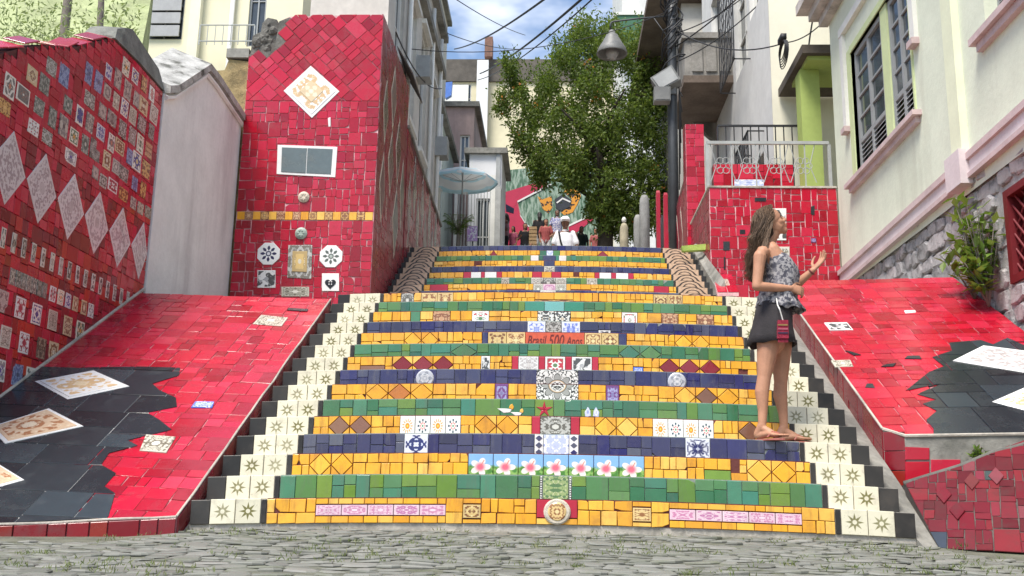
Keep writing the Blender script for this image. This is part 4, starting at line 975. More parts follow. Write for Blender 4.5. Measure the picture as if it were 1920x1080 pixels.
# ------------------------------------------------------------------ red wall that goes on beside the upper flight
w2 = thing('mosaic_wall', 'lower red mosaic wall with tall dull diamonds running on behind the tall pillar', 'wall', (-2.35, 11, 4), 'mosaic walls')
m = MB().mat(GROUT_RED); m.prism([(-2.62, 8.78, 3.2), (-2.62, 13.6, 3.6), (-2.62, 13.6, 5.72), (-2.62, 8.78, 5.98)], (.3, 0, 0)); m.build('wall_core', w2)
q2 = Panel((-2.319, 0, 0), (0, 1, 0), (0, 0, 1)); ho = []
for k in range(9):
    y = 9.2+k*.5; z = 4.9+(.35 if k % 2 else -.1); ho.append([(y-.24, z), (y, z-.6), (y+.24, z), (y, z+.6)])
    q2.piece(w2, 'diamond_border', CONC_L, ho[-1], th=.01, tilt=0); q2.piece(w2, 'diamond_tile', DIA_SIDE, inner(ho[-1], .82), th=.006, lift=.01, tilt=.01)
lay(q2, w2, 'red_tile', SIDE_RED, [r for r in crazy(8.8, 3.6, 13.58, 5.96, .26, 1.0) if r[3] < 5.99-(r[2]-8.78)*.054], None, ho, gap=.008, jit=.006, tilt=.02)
q3 = Panel((-2.62, 8.779, 0), (1, 0, 0), (0, 0, 1)); lay(q3, w2, 'red_tile', RED, crazy(0, 3.6, .3, 5.97, .16, 1.0), None, (), tilt=.01)
e = MB().mat(CONC); e.hexa([(-2.66, 8.76, 5.985), (-2.29, 8.76, 5.985), (-2.29, 13.6, 5.725), (-2.66, 13.6, 5.725)], [(-2.66, 8.76, 6.03), (-2.29, 8.76, 6.03), (-2.29, 13.6, 5.77), (-2.66, 13.6, 5.77)]); e.build('coping', w2)
# ------------------------------------------------------------------ right red block with terrace
BY = 8.2; BX0, BX1, BT = 2.30, 4.165, 4.83
blk = thing('mosaic_block', 'red tiled block behind the woman with pale grout, below a grey railing', 'wall', (3.2, 9, 3.2))
m = MB().mat(GROUT_PINK); m.box((BX0, BY+.004, 2.4), (BX1, 10.6, BT)); m.build('block_core', blk)
bp = Panel((0, BY, 0), (1, 0, 0), (0, 0, 1)); P = lambda *a: ccw([bp.px(*q) for q in a])
od = [('patterned_tile', WHITE_SPECK, P((1434, 391), (1474, 391), (1474, 451), (1434, 451))), ('patterned_tile', SPECK, P((1442, 463), (1480, 463), (1480, 520), (1442, 520))), ('black_tile', BLK, P((1356, 453), (1368, 453), (1368, 470), (1356, 470))),
      ('black_tile', BLK, P((1520, 388), (1527, 385), (1527, 404), (1520, 402))), ('black_tile', BLK, P((1387, 431), (1397, 431), (1397, 439), (1387, 439))), ('purple_tile', PURPLE, P((1521, 447), (1530, 447), (1530, 455), (1521, 455))),
      ('black_tile', BLK, P((1415, 371), (1436, 371), (1436, 378), (1415, 378))), ('black_tile', BLK, P((1528, 532), (1535, 532), (1535, 536), (1528, 536))), ('black_tile', BLK, P((1357, 482), (1360, 482), (1360, 506), (1357, 506)))]
lay(bp, blk, 'red_tile', RED, crazy(BX0, 2.9, BX1, BT, .17, 1.0), None, [q for _, _, q in od], gap=.010, jit=.007, tilt=.014, th=.006)
for nm, mt, q in od: bp.piece(blk, nm, mt, q, th=.013)
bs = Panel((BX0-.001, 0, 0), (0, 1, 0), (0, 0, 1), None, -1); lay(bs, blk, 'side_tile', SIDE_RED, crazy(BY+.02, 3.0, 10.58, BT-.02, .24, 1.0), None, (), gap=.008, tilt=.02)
e = MB().mat(CONC_L); e.box((BX0-.02, BY-.02, BT+.002), (BX1, 10.62, BT+.03)); e.build('coping', blk)
# rough grey footing and the small sloping red slab at its corner
ft = thing('broken_footing', 'rough grey concrete footing with a mossy green slab beside the upper stairs', 'footing', (2.25, 8, 3))
m = MB().mat(CONC)
m.hexa([(2.20, 7.0, 2.4), (2.32, 7.0, 2.4), (2.32, 9.6, 2.4), (2.20, 9.6, 2.4)], [(2.2, 7.0, 3.0), (2.29, 7.0, 3.15), (2.29, 9.6, 4.35), (2.2, 9.6, 4.3)])
m.build('footing_body', ft)
m = MB().mat(plain('moss green slab', (.36, .48, .1), .8, .3, 8, .4)); a, b, c, d = [on(Y, 8.6, *q) for q in ((1278, 461), (1325, 457), (1325, 468), (1280, 470))]
m.prism([d, c, b, a], (0, .12, 0)); m.build('mossy_slab', ft)
sl_ = thing('sloping_slab', 'small sloping red tiled slab with one pale tile at the foot of the red block', 'slab', (2.6, 7.6, 2.9))
a, b, c, d = [on(Y, yv, *q) for q, yv in (((1345, 548), 6.6), ((1385, 548), 6.6), ((1367, 515), 8.1), ((1336, 515), 8.1))]
m = MB().mat(GROUT_PINK); m.prism([p-Vector((0, 0, .05)) for p in (a, b, c, d)], (0, 0, .045)); m.build('slab_body', sl_)
s3 = Panel(a, b-a, d-a); lay(s3, sl_, 'red_tile', RED, [(0, 0, .5, .3), (.5, 0, 1, .35), (0, .3, .3, 1), (.3, .72, 1, 1), (.7, .35, 1, .72)], None, (), gap=.006); s3.rect(sl_, 'patterned_tile', SPECK, .34, .34, .68, .7, th=.01)
# ------------------------------------------------------------------ upper street and hillside
def sz(y):
    if y < 14.3: return TOPZ
    if y < 19: return TOPZ+(y-14.3)*.44
    if y < 31: return TOPZ+2.07+(y-19)*.262
    return TOPZ+2.07+3.14+(y-31)*.1
PAVE = plain('worn grey paving', (.22, .21, .19), .9, .3, 3, .4)
m = MB().mat(PAVE); ys = [14.3, 16, 17.5, 19, 22, 25, 28, 31, 40, 60, 90]
for (a, b) in zip(ys, ys[1:]): m.hexa([(-4, a, 2), (6, a, 2), (6, b, 2), (-4, b, 2)], [(-4, a, sz(a)), (6, a, sz(a)), (6, b, sz(b)), (-4, b, sz(b))])
m.build('upper_street', None, kind='structure', label='upper street rising beyond the top step')
m = MB().mat(plain('grassy hillside', (.09, .12, .04), .95, .4, 1.2, .4))
for s in (-1, 1):
    for (y0, z0), (y1, z1) in zip(((6.4, 2.2), (14, 4), (30, 9), (90, 14)), ((14, 4), (30, 9), (90, 14), (160, 16))):
        xa, xb = (-4.45, -90) if s < 0 else (7, 90); q = [(xa, y0), (xb, y0), (xb, y1), (xa, y1)]; zz = [z0, z0, z1, z1]
        if s > 0: pass
        else: q, zz = q[::-1], zz[::-1]
        m.hexa([(p[0], p[1], -.5) for p in q], [(p[0], p[1], z) for p, z in zip(q, zz)])
m.build('hillside', None, kind='structure', label='hillside behind the walls')
m = MB().mat(plain('sunlit grassy bank', (.36, .40, .20), .95, .35, 2.5, .6, stain=(.22, .28, .10), stain_amt=.7))
m.hexa([(-16, 8.6, 1.5), (-7.2, 8.8, 1.5), (-8.9, 14, 1.5), (-16, 14, 1.5)], [(-16, 9.4, 6.6), (-7.3, 9.6, 5.6), (-8.95, 14, 11.6), (-16, 14, 12)]); m.build('grassy_bank', None, kind='structure', label='pale grassy bank behind the left wall')
# ------------------------------------------------------------------ houses
GLASS = plain('dim window glass', (.05, .06, .065), .08, .3, 2, spec=.8)
DARKIN = plain('dark interior', (.02, .02, .02), .9, .2)
def facade(name, parent, pn, u0, v0, u1, v1, holes, mat, depth=.15):
    us_ = sorted({u0, u1}|{h[0] for h in holes}|{h[2] for h in holes}); vs_ = sorted({v0, v1}|{h[1] for h in holes}|{h[3] for h in holes})
    m = MB().mat(mat); fl = pn.flip
    def quad(a, b, c, d): m.add([a, b, c, d], [(3, 2, 1, 0) if fl else (0, 1, 2, 3)])
    for a, b in zip(us_, us_[1:]):
        for c, d in zip(vs_, vs_[1:]):
            if any(h[0] <= a and h[2] >= b and h[1] <= c and h[3] >= d for h in holes): continue
            quad(pn.P(a, c), pn.P(b, c), pn.P(b, d), pn.P(a, d))
    for (a, b, c, d) in holes:
        for (p, q) in (((a, b), (c, b)), ((c, b), (c, d)), ((c, d), (a, d)), ((a, d), (a, b))):
            quad(pn.P(*q), pn.P(*p), pn.P(p[0], p[1], -depth), pn.P(q[0], q[1], -depth))
    return m.build(name, parent)
def pbox(m, pn, u0, v0, u1, v1, h0, h1):
    """a box on a panel"""
    b = [pn.P(u0, v0, h0), pn.P(u1, v0, h0), pn.P(u1, v1, h0), pn.P(u0, v1, h0)]; t = [pn.P(u0, v0, h1), pn.P(u1, v0, h1), pn.P(u1, v1, h1), pn.P(u0, v1, h1)]
    if pn.flip: b, t = b[::-1], t[::-1]
    m.hexa(b, t)
def window(parent, pn, a, b, c, d, frame, depth=.12, nu=2, nv=3, name='window', glass=None, bars=None):
    f = MB().mat(frame); w = .05
    for q in ((a, b, a+w, d), (c-w, b, c, d), (a+w, b, c-w, b+w), (a+w, d-w, c-w, d)): pbox(f, pn, *q, -depth, -depth+.05)
    for k in range(1, nu): u = a+(c-a)*k/nu; pbox(f, pn, u-.018, b+w, u+.018, d-w, -depth, -depth+.04)
    for k in range(1, nv): v = b+(d-b)*k/nv; pbox(f, pn, a+w, v-.014, c-w, v+.014, -depth, -depth+.036)
    o = f.build(name, parent)
    g = MB().mat(glass or GLASS); pbox(g, pn, a+.004, b+.004, c-.004, d-.004, -depth-.03, -depth-.004); g.build('pane', o)
    return o
PALE = plain('pale green plaster', (.67, .70, .56), .85, .08, 2.4, .2, stain=(.47, .47, .37), stain_amt=.55, streak=True)
PINK = plain('dusty pink moulding', (.56, .43, .42), .8, .15, 4, .15, stain=(.3, .2, .2), stain_amt=.4)
PINKP = plain('pale pink band', (.66, .57, .57), .8, .12, 3, .15)
LIME_P = plain('lime green paint', (.56, .63, .34), .7, .1, 3)
LIME_Y = plain('pale lime paint', (.74, .76, .55), .7, .08, 3)
OFFWHITE = plain('off white paint', (.72, .71, .66), .7, .1, 3)
GREYP = plain('grey shutter paint', (.30, .31, .31), .55, .12, 4)
LOUV = plain('grey louvre paint', (.36, .36, .36), .6, .12, 4)
HX = 4.18
house = thing('pale_house', 'pale green house on the right with pink sills, grey shutters and a rough stone base', 'house', (6, 3, 0))
hp = Panel((HX, 0, 0), (0, 1, 0), (0, 0, 1), None, -1)
HY0, HY1, HZ = -4.0, 8.18, 9.5
wo_ = (4.9, 4.66, 7.2, 6.5); wr = (1.2, 4.72, 2.95, 6.6); bw = (2.05, 2.25, 2.92, 3.05)
facade('wall', house, hp, HY0, 3.3, HY1, HZ, [wo_, wr], PALE, .22)
b = MB().mat(PALE); b.box((HX+.3, HY0, -.3), (9, HY1, HZ)); b.box((HX+.001, HY1-.02, 2.5), (HX+.3, HY1, HZ)); b.box((HX+.001, HY0, -.3), (HX+.3, HY0+.02, HZ)); b.build('house_body', house)
# stone base
def rough_stone():
    k = NT('rough base stone'); r = k.rand(); p = k.wpos(); c = k.ramp(r, [(.1, (.42, .40, .39)), (.4, (.50, .47, .46)), (.7, (.38, .37, .37)), (.95, (.53, .48, .47))])
    c = k.mix(k.step(k.noise(p, 9, 6, .7), .42, .7), c, (.15, .145, .14)); c = k.mix(k.step(k.noise(p, 3.5, 4), .5, .7), c, (.40, .36, .35))
    k.bump(k.noise(p, 22, 8, .75), .9, .03); return k.fin(c, .9, .2)
STN = rough_stone()
MORT = plain('stone mortar', (.45, .43, .41), .95, .3, 8, .6)
hs = Panel((HX+.05, 0, 0), (0, 1, 0), (0, 0, 1), None, -1)
facade('base_wall', house, hs, HY0, -.4, HY1, 3.36, [bw], MORT, .2)
v = .3
row = 0
while v < 3.4:
    hgt = rnd.uniform(.15, .26); u = .4
    while u < 8.15:
        w = rnd.uniform(.2, .5); cu, cv = u+w/2, v+hgt/2+rnd.uniform(-.02, .02)
        if cv > rz(HX, min(cu, yc2))-.25 and not (bw[0]-.1 < cu < bw[2]+.1 and bw[1]-.05 < cv < bw[3]+.05) and v+hgt < 3.52:
            n = rnd.randint(6, 8); q = []
            for k in range(n):
                a = 2*math.pi*(k+.5)/n+rnd.uniform(-.12, .12); ca, sa = math.cos(a)*1.36, math.sin(a)*1.36
                q.append((cu+max(-1, min(1, ca))*w*.5*rnd.uniform(.88, 1.03), cv+max(-1, min(1, sa))*hgt*.52*rnd.uniform(.86, 1.06)))
            hs.piece(house, 'stone', STN, q, th=rnd.uniform(.02, .045), lift=0, ch=.016, tilt=.12)
        u += w
    v += hgt
m = MB().mat(PINK)
def band(m, za, zb, h0, h1):
    for (ya, yb) in ((HY1, 3.86), (3.5, HY0)):
        s = 1
        z = lambda y: -.021*(y-4)
        b4 = [(HX-h0, ya, za+z(ya)), (HX-h0, yb, za+z(yb)), (HX-h0, yb, zb+z(yb)), (HX-h0, ya, zb+z(ya))]; t4 = [(HX-h1, p[1], p[2]) for p in b4]
        m.hexa(b4[::-1], t4[::-1])
band(m, 3.59, 3.66, -.02, .07); band(m, 3.40, 3.45, -.02, .065); m.build('moulding', house)
m = MB().mat(PINKP); band(m, 3.451, 3.589, -.02, .04); m.build('plinth_band', house)
m = MB().mat(PINKP); pbox(m, hp, 3.49, 3.36, 3.87, 3.72, -.02, .135); m.build('pilaster_base', house)
m = MB().mat(LIME_Y); pbox(m, hp, 3.55, 3.72, 3.81, HZ, -.01, .075); m.build('pilaster', house)
# the shuttered opening
m = MB().mat(LIME_P)
for q in ((4.86, 4.62, 4.9, 6.58), (7.2, 4.62, 7.36, 6.58), (4.9, 6.5, 7.2, 6.6)): pbox(m, hp, *q, -.15, .018)
pbox(m, hp, 5.72, 4.66, 5.96, 6.5, -.215, -.015); m.build('opening_surround', house)
def shutter(u0, u1):
    f = MB().mat(GREYP); z0, z1 = 4.67, 6.49; d0, d1 = -.085, -.035; w = .07; um = (u0+u1)/2; zl = 5.12
    for q in ((u0, z0, u0+w, z1), (u1-w, z0, u1, z1), (um-.035, z0, um+.035, z1), (u0+w, z0, um-.035, z0+w), (um+.035, z0, u1-w, z0+w), (u0+w, z1-w, um-.035, z1), (um+.035, z1-w, u1-w, z1), (u0+w, zl, um-.035, zl+.06), (um+.035, zl, u1-w, zl+.06)): pbox(f, hp, *q, d0, d1)
    o = f.build('shutter', house)
    for (a, c) in ((u0+w, um-.035), (um+.035, u1-w)):
        n = 4; hh = (z1-w-zl-.06)/n
        for k in range(n):
            g = MB().mat(GLASS); za = zl+.06+hh*k; pbox(g, hp, a+.012, za+.016, c-.012, za+hh-.016, d0+.005, d0+.02); g.build('pane', o)
            if k: g = MB().mat(GREYP); pbox(g, hp, a, za-.015, c, za+.015, d0+.002, d1-.008); g.build('glazing_bar', o)
        nl = 6; hl = (zl-z0-w)/nl
        for k in range(nl):
            g = MB().mat(LOUV); za = z0+w+hl*k; g.hexa([hp.P(c, za, d1-.005), hp.P(a, za, d1-.005), hp.P(a, za+.012, d1-.005), hp.P(c, za+.012, d1-.005)], [hp.P(c, za+hl*.8, d0), hp.P(a, za+hl*.8, d0), hp.P(a, za+hl*.8+.012, d0), hp.P(c, za+hl*.8+.012, d0)]); g.build('louvre', o)
shutter(5.97, 7.16); shutter(4.93, 5.71)
for pn_, q in ((hp, (4.9, 4.64, 7.2, 6.5)), (hp, wr), (hs, bw)): b = MB().mat(DARKIN); pbox(b, pn_, *q, -.27, -.225); b.build('room_darkness', house)
for qq in (((4.72, 4.585, 7.5, 4.645, -.01, .11), (4.78, 4.51, 7.44, 4.583, -.01, .06)), ((1.0, 4.635, 3.12, 4.705, -.01, .11), (1.06, 4.55, 3.06, 4.633, -.01, .06))):
    m = MB().mat(PINK)
    for q in qq: pbox(m, hp, *q)
    m.build('window_sill', house)
m = MB().mat(OFFWHITE)
for q in ((7.42, 5.5, 7.56, 6.9, -.01, .05), (4.66, 5.5, 4.80, 6.9, -.01, .05), (4.66, 6.902, 7.56, 7.02, -.01, .06)): pbox(m, hp, *q)
m.build('architrave', house)
for q in ((7.40, 5.42, 7.58, 5.498), (4.64, 5.42, 4.82, 5.498)): m = MB().mat(PINK); pbox(m, hp, *q, -.01, .09); m.build('architrave_foot', house)
window(house, hp, *wr, GREYP, .18, 2, 4)
for k in range(7):
    g = MB().mat(LOUV); z = 4.8+k*.06; g.hexa([hp.P(2.9, z, -.12), hp.P(1.25, z, -.12), hp.P(1.25, z+.01, -.12), hp.P(2.9, z+.01, -.12)], [hp.P(2.9, z+.04, -.17), hp.P(1.25, z+.04, -.17), hp.P(1.25, z+.05, -.17), hp.P(2.9, z+.05, -.17)]); g.build('louvre', house)
CORN = plain('stained cornice', (.58, .52, .48), .85, .25, 3, .3, stain=(.14, .13, .12), stain_amt=.6)
m = MB().mat(CORN); pbox(m, hp, HY0, 7.74, HY1+.3, 7.9, -.01, .42); pbox(m, hp, HY0, 7.58, HY1+.18, 7.738, -.01, .26); pbox(m, hp, HY0, 7.45, HY1+.1, 7.578, -.01, .13); m.build('cornice', house)
MAR = plain('dark red iron paint', (.16, .012, .016), .5, .2)
f = MB().mat(MAR)
for q in ((bw[0]-.04, bw[1]-.04, bw[0]+.04, bw[3]+.04), (bw[2]-.04, bw[1]-.04, bw[2]+.04, bw[3]+.04), (bw[0]+.04, bw[1]-.04, bw[2]-.04, bw[1]+.03), (bw[0]+.04, bw[3]-.03, bw[2]-.04, bw[3]+.04)): pbox(f, hs, *q, -.12, .03)
bo = f.build('barred_window', house)
for k in range(9):
    for s in (1, -1):
        f = MB().mat(MAR); a = bw[0]+(k-3)*.14; pts_ = []
        for t in range(2):
            u = a+(.8 if t else 0); u = u if s > 0 else bw[0]+bw[2]-u; pts_.append([u, bw[1] if t == 0 else bw[3]])
        (ua, va), (ub, vb) = pts_
        lo_, hi_ = bw[0], bw[2]
        def cl(u_): return min(max(u_, lo_), hi_)
        if abs(ub-ua) > 1e-6:
            ca_, cb_ = cl(ua), cl(ub); va2 = va+(vb-va)*(ca_-ua)/(ub-ua); vb2 = va+(vb-va)*(cb_-ua)/(ub-ua)
            if abs(ca_-cb_) > .05: f.tube([hs.P(ca_, va2, -.03+.01*s), hs.P(cb_, vb2, -.03+.01*s)], .011, 6); f.build('bar', bo)
# -- the house with the balcony
GREYW = plain('pale grey render', (.66, .65, .62), .9, .12, .8, .2, stain=(.3, .29, .27), stain_amt=.5, streak=True)
CREAM_LIT = plain('cream render', (.74, .70, .56), .9, .08, .8, .15, stain=(.45, .42, .34), stain_amt=.35, streak=True)  # light on the end wall is put into this warmer, paler colour
IRON = plain('black wrought iron', (.02, .02, .022), .5, .3)
STEEL = plain('pale grey painted steel', (.36, .37, .36), .5, .15)
BALC = plain('weathered balcony concrete', (.27, .255, .23), .95, .35, 2.2, .5, stain=(.05, .048, .042), stain_amt=.75, streak=True)
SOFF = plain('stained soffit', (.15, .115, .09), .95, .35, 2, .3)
gh = thing('balcony_house', 'tall pale house with a stained concrete balcony and iron grilles', 'house', (5.5, 13, 3))
GX, GY0, GY1, GZ = 3.7, 10.1, 17.6, 15
gp2 = Panel((GX, 0, 0), (0, 1, 0), (0, 0, 1), None, -1)
def xz(px, py): q = on(X, GX, px, py); return q.y, q.z
yw1, zw1 = xz(1400, 128); yw0, _ = xz(1436, 60)
hol = [(10.9, 9.3, 11.7, 11.6), (12.0, zw1+.2, 13.3, zw1+2.6), (15.0, 9.5, 16.2, 12.0), (12.6, 4.4, 13.5, 7.2), (10.9, 4.6, 12.0, 6.4)]
facade('wall', gh, gp2, GY0, 2.5, GY1, GZ, hol, GREYW, .18)  # same render as the end wall, its shade put into the grey
b = MB().mat(CREAM_LIT); b.box((GX+.002, GY0-.001, 2.5), (GX+.25, GY0+.05, GZ)); b.box((GX+.25, GY0, 2.5), (9.5, GY1, GZ)); b.build('house_body', gh)
for q in hol: window(gh, gp2, *q, OFFWHITE, .14, 2, 3)
def grille(parent, pn, a, b, c, d, h, n=9, mat=IRON, name='window_grille', scroll=True):
    f = MB().mat(mat)
    for q in ((a, b, a+.03, d), (c-.03, b, c, d), (a, b, c, b+.03), (a, d-.03, c, d)): pbox(f, pn, *q, h-.02, h)
    for q in ((a, b), (c-.02, b), (a, d-.02), (c-.02, d-.02)): pbox(f, pn, q[0], q[1], q[0]+.02, q[1]+.02, 0, h-.02)
    o = f.build(name, parent)
    for k in range(1, n):
        g = MB().mat(mat); u = a+(c-a)*k/n; g.tube([pn.P(u, b, h-.01), pn.P(u, d, h-.01)], .010, 5); g.build('bar', o)
    if scroll:
        g = MB().mat(mat); nv = max(2, int((d-b)/((c-a)/n*2)))
        for k in range(0, n-1, 1):
            for j in range(nv):
                if (k+j) % 2: continue
                cu, cv = a+(c-a)*(k+1)/n, b+(d-b)*(j+.5)/nv; r = min((c-a)/n*.8, (d-b)/nv*.45)
                g.tube([pn.P(cu+r*math.cos(t*.63), cv+r*1.1*math.sin(t*.63), h-.01) for t in range(11)], .007, 4)
        g.build('scroll', o, kind='stuff')
    return o
grille(gh, gp2, 11.75, zw1, 13.4, zw1+3.2, .32, 8)
grille(gh, gp2, 10.8, 4.55, 12.1, 6.75, .3, 9)
# balcony
m = MB().mat(BALC); bx0, bx1, by0, by1, bz0, bz1 = 2.70, GX-.002, 13.6, 16.2, 8.88, 9.97
m.box((bx0, by0, bz0+.16), (bx1, by0+.12, bz1-.1)); m.box((bx0, by0+.12, bz0+.16), (bx0+.12, by1, bz1-.1)); m.box((bx0-.06, by0-.06, bz1-.098), (bx1, by0+.17, bz1+.03)); m.box((bx0-.06, by0+.172, bz1-.098), (bx0+.17, by1, bz1+.03))
bl = m.build('balcony', gh)
m = MB().mat(SOFF); m.box((bx0-.03, by0-.03, bz0), (bx1, by1+.03, bz0+.158)); m.build('balcony_slab', bl)
for k in range(3):
    m = MB().mat(BALC); xx = bx0+.18+k*.29; m.box((xx-.03, by0-.035, bz0+.25), (xx+.19, by0-.002, bz1-.2)); m.build('panel', bl)
for k, y in enumerate((15.8,)):
    m = MB().mat(BALC); m.prism([(GX-.003, y, bz0-.002), (GX-.003, y, bz0-.5), (GX-.55, y, bz0-.002)], (0, .18, 0)); m.build('bracket', bl)
# low red wall, black railing and grey railing on the terrace
lowr = thing('red_parapet', 'low red tiled parapet behind the grey railing with a pale blue tile strip', 'wall', (3, 9.3, BT))
z1 = on(Y, 9.3, 1400, 308).z; xa, xb = on(Y, 9.3, 1338, 330).x, on(Y, 9.3, 1488, 330).x
m = MB().mat(GROUT_RED); m.box((xa, 9.31, BT-.1), (xb, 9.5, z1)); m.build('wall_core', lowr)
p9 = Panel((0, 9.306, 0), (1, 0, 0), (0, 0, 1)); qs = ccw([p9.px(*q) for q in ((1377, 337), (1432, 337), (1432, 349), (1377, 349))])
lay(p9, lowr, 'red_tile', RED, crazy(xa, BT-.05, xb, z1, .22), None, [qs]); p9.piece(lowr, 'patterned_tile', PALE_BLUE, qs, th=.012)
def railing(name, label, y, x0, x1, z0, z1, n, mat, rail_r, scroll=False):
    t = thing(name, label, 'railing', ((x0+x1)/2, y, z0))
    for zz in ((z1,) if scroll else (z1, z0+.1)): m = MB().mat(mat); m.box((x0, y-rail_r, zz-rail_r), (x1, y+rail_r, zz+rail_r)); m.build('rail', t)
    for k in range(n+1):
        x = x0+(x1-x0)*k/n; m = MB().mat(mat); r = rail_r if k in (0, n) else .009
        m.box((x-r, y-r*.8, z0), (x+r, y+r*.8, z1-rail_r-.001)); m.build('post' if k in (0, n) else 'bar', t)
    if scroll:
        for k in range(4):
            c = x0+(x1-x0)*(k*2+1.2)/9.2; m = MB().mat(mat); r = .14
            for j in range(6):
                a = j*math.pi/3; m.tube([(c+math.cos(a)*r*.62+r*.36*math.cos(q), y, (z0+z1)/2+math.sin(a)*r*.62+r*.36*math.sin(q)) for q in [i*.7 for i in range(10)]], .006, 4)
            m.tube([(c-.19, y, z0+.1), (c-.1, y, (z0+z1)/2), (c-.19, y, z1)], .007, 4); m.tube([(c+.19, y, z0+.1), (c+.1, y, (z0+z1)/2), (c+.19, y, z1)], .007, 4)
            m.build('iron_scroll', t)
    return t
railing('terrace_railing', 'pale grey railing with iron scrollwork on top of the red block', 8.32, 2.30, 4.12, BT+.03, on(Y, 8.32, 1440, 268).z, 5, STEEL, .023, True)
railing('terrace_railing', 'thin black railing behind the red parapet', 9.75, on(Y, 9.75, 1345, 235).x, on(Y, 9.75, 1500, 235).x, BT, on(Y, 9.75, 1440, 236).z, 10, IRON, .016)
gc = thing('gate_pillar', 'lime green gate pillar carrying a dark flat canopy beside the pale house', 'pillar', (3.95, 8.95, BT))
m = MB().mat(plain('lime pillar paint', (.33, .41, .11), .7, .12, 2, stain=(.2, .26, .05), stain_amt=.4)); m.box((3.86, 8.8, BT+.0), (4.16, 9.1, 6.99)); m.build('post', gc)
m = MB().mat(plain('dark canopy concrete', (.085, .07, .055), .9, .3, 3)); m.box((3.80, 8.35, 7.06), (4.9, 10.05, 7.2)); m.build('canopy', gc)
m = MB().mat(plain('lime beam paint', (.33, .41, .11), .7, .12, 2)); m.box((3.90, 8.45, 6.992), (4.9, 9.5, 7.058)); m.build('canopy_beam', gc)
# red pillar, posts and diamond wall beyond it
rp1 = thing('red_pillar', 'slim red tiled pillar standing left of the grey railing', 'pillar', (2.4, 10.4, 4.2))
m = MB().mat(GROUT_PINK); m.box((2.235, 10.2, 3.4), (2.545, 10.5, 6.62)); m.build('pillar_core', rp1)
a = Panel((2.235, 10.196, 0), (1, 0, 0), (0, 0, 1)); lay(a, rp1, 'red_tile', RED, crazy(0, 3.6, .31, 6.62, .16), None, (), gap=.005)
a = Panel((2.231, 10.2, 0), (0, 1, 0), (0, 0, 1), None, -1); lay(a, rp1, 'side_tile', SIDE_RED, crazy(0, 3.6, .3, 6.62, .16), None, (), gap=.005)
w3 = thing('mosaic_wall', 'narrow diamond mosaic wall beyond the slim red pillar', 'wall', (2.4, 12.5, 4.1), 'mosaic walls')
m = MB().mat(GROUT_RED); m.prism([(2.28, 10.52, 3.5), (2.28, 15.2, 4), (2.28, 15.2, 5.35), (2.28, 10.52, 5.9)], (.3, 0, 0)); m.build('wall_core', w3)
a = Panel((2.279, 0, 0), (0, 1, 0), (0, 0, 1), None, -1); ho = []
for k in range(8):
    y = 10.8+k*.55; ho.append([(y-.25, 4.95), (y, 4.3), (y+.25, 4.95), (y, 5.5)]); a.piece(w3, 'diamond_border', CONC_L, ho[-1], th=.01); a.piece(w3, 'diamond_tile', SIDE_RED, inner(ho[-1], .8), th=.006, lift=.01)
lay(a, w3, 'red_tile', SIDE_RED, [r for r in crazy(10.55, 4.0, 15.18, 5.88, .26) if r[3] < 5.9-(r[2]-10.52)*.117], None, ho, gap=.008)
for k, (px, y, z1p, lab) in enumerate(((1266, 13.4, 312, 'short red post on top of the narrow diamond wall'), (1248, 13, 362, 'red post between the lamp pole and the diamond wall'), (1234, 14, 358, 'red post left of the lamp pole'))):
    t = thing('red_post', lab, 'post', (on(Y, y, px, 400).x, y, 4.2), 'red posts by the lamp')
    x = on(Y, y, px, 400).x; zt = on(Y, y, px, z1p).z
    m = MB().mat(CRIMSON); m.box((x-.04, y-.05, 5.45 if k == 0 else 4.0), (x+.04, y+.05, zt-.05)); m.build('shaft', t)
    m = MB().mat(CRIMSON); m.hexa([(x-.04, y-.05, zt-.05), (x+.04, y-.05, zt-.05), (x+.04, y+.05, zt-.05), (x-.04, y+.05, zt-.05)], [(x-.03, y-.03, zt), (x+.03, y-.03, zt), (x+.03, y+.03, zt), (x-.03, y+.03, zt)]); m.build('cap', t)
for k, (px, y, z1p, w, lab) in enumerate(((1208, 15, 365, .11, 'rounded grey concrete post right of the tree trunk'), (1196, 15.6, 402, .10, 'shorter rounded grey post beside a taller one'), (1170, 16, 418, .1, 'beige stone post with a small white knob below the tree'))):
    q = on(Y, y, px, z1p); t = thing('stone_post', lab, 'post', (q.x, y, sz(y)), 'stone posts below the tree')
    m = MB().mat(plain('post stone %d' % k, (.42, .37, .26) if k == 2 else (.3, .3, .29), .9, .25, 5)); m.lathe([(w*1.05, sz(y)-.1-q.z), (w, -.25), (w*.9, -.1), (w*.55, -.02), (0, 0)], q, 12); m.build('shaft', t, True)
    if k == 2: m = MB().mat(OFFWHITE); m.lathe([(.02, 0), (.05, .03), (.055, .08), (.03, .13), (0, .14)], q, 10); m.build('knob', t, True)
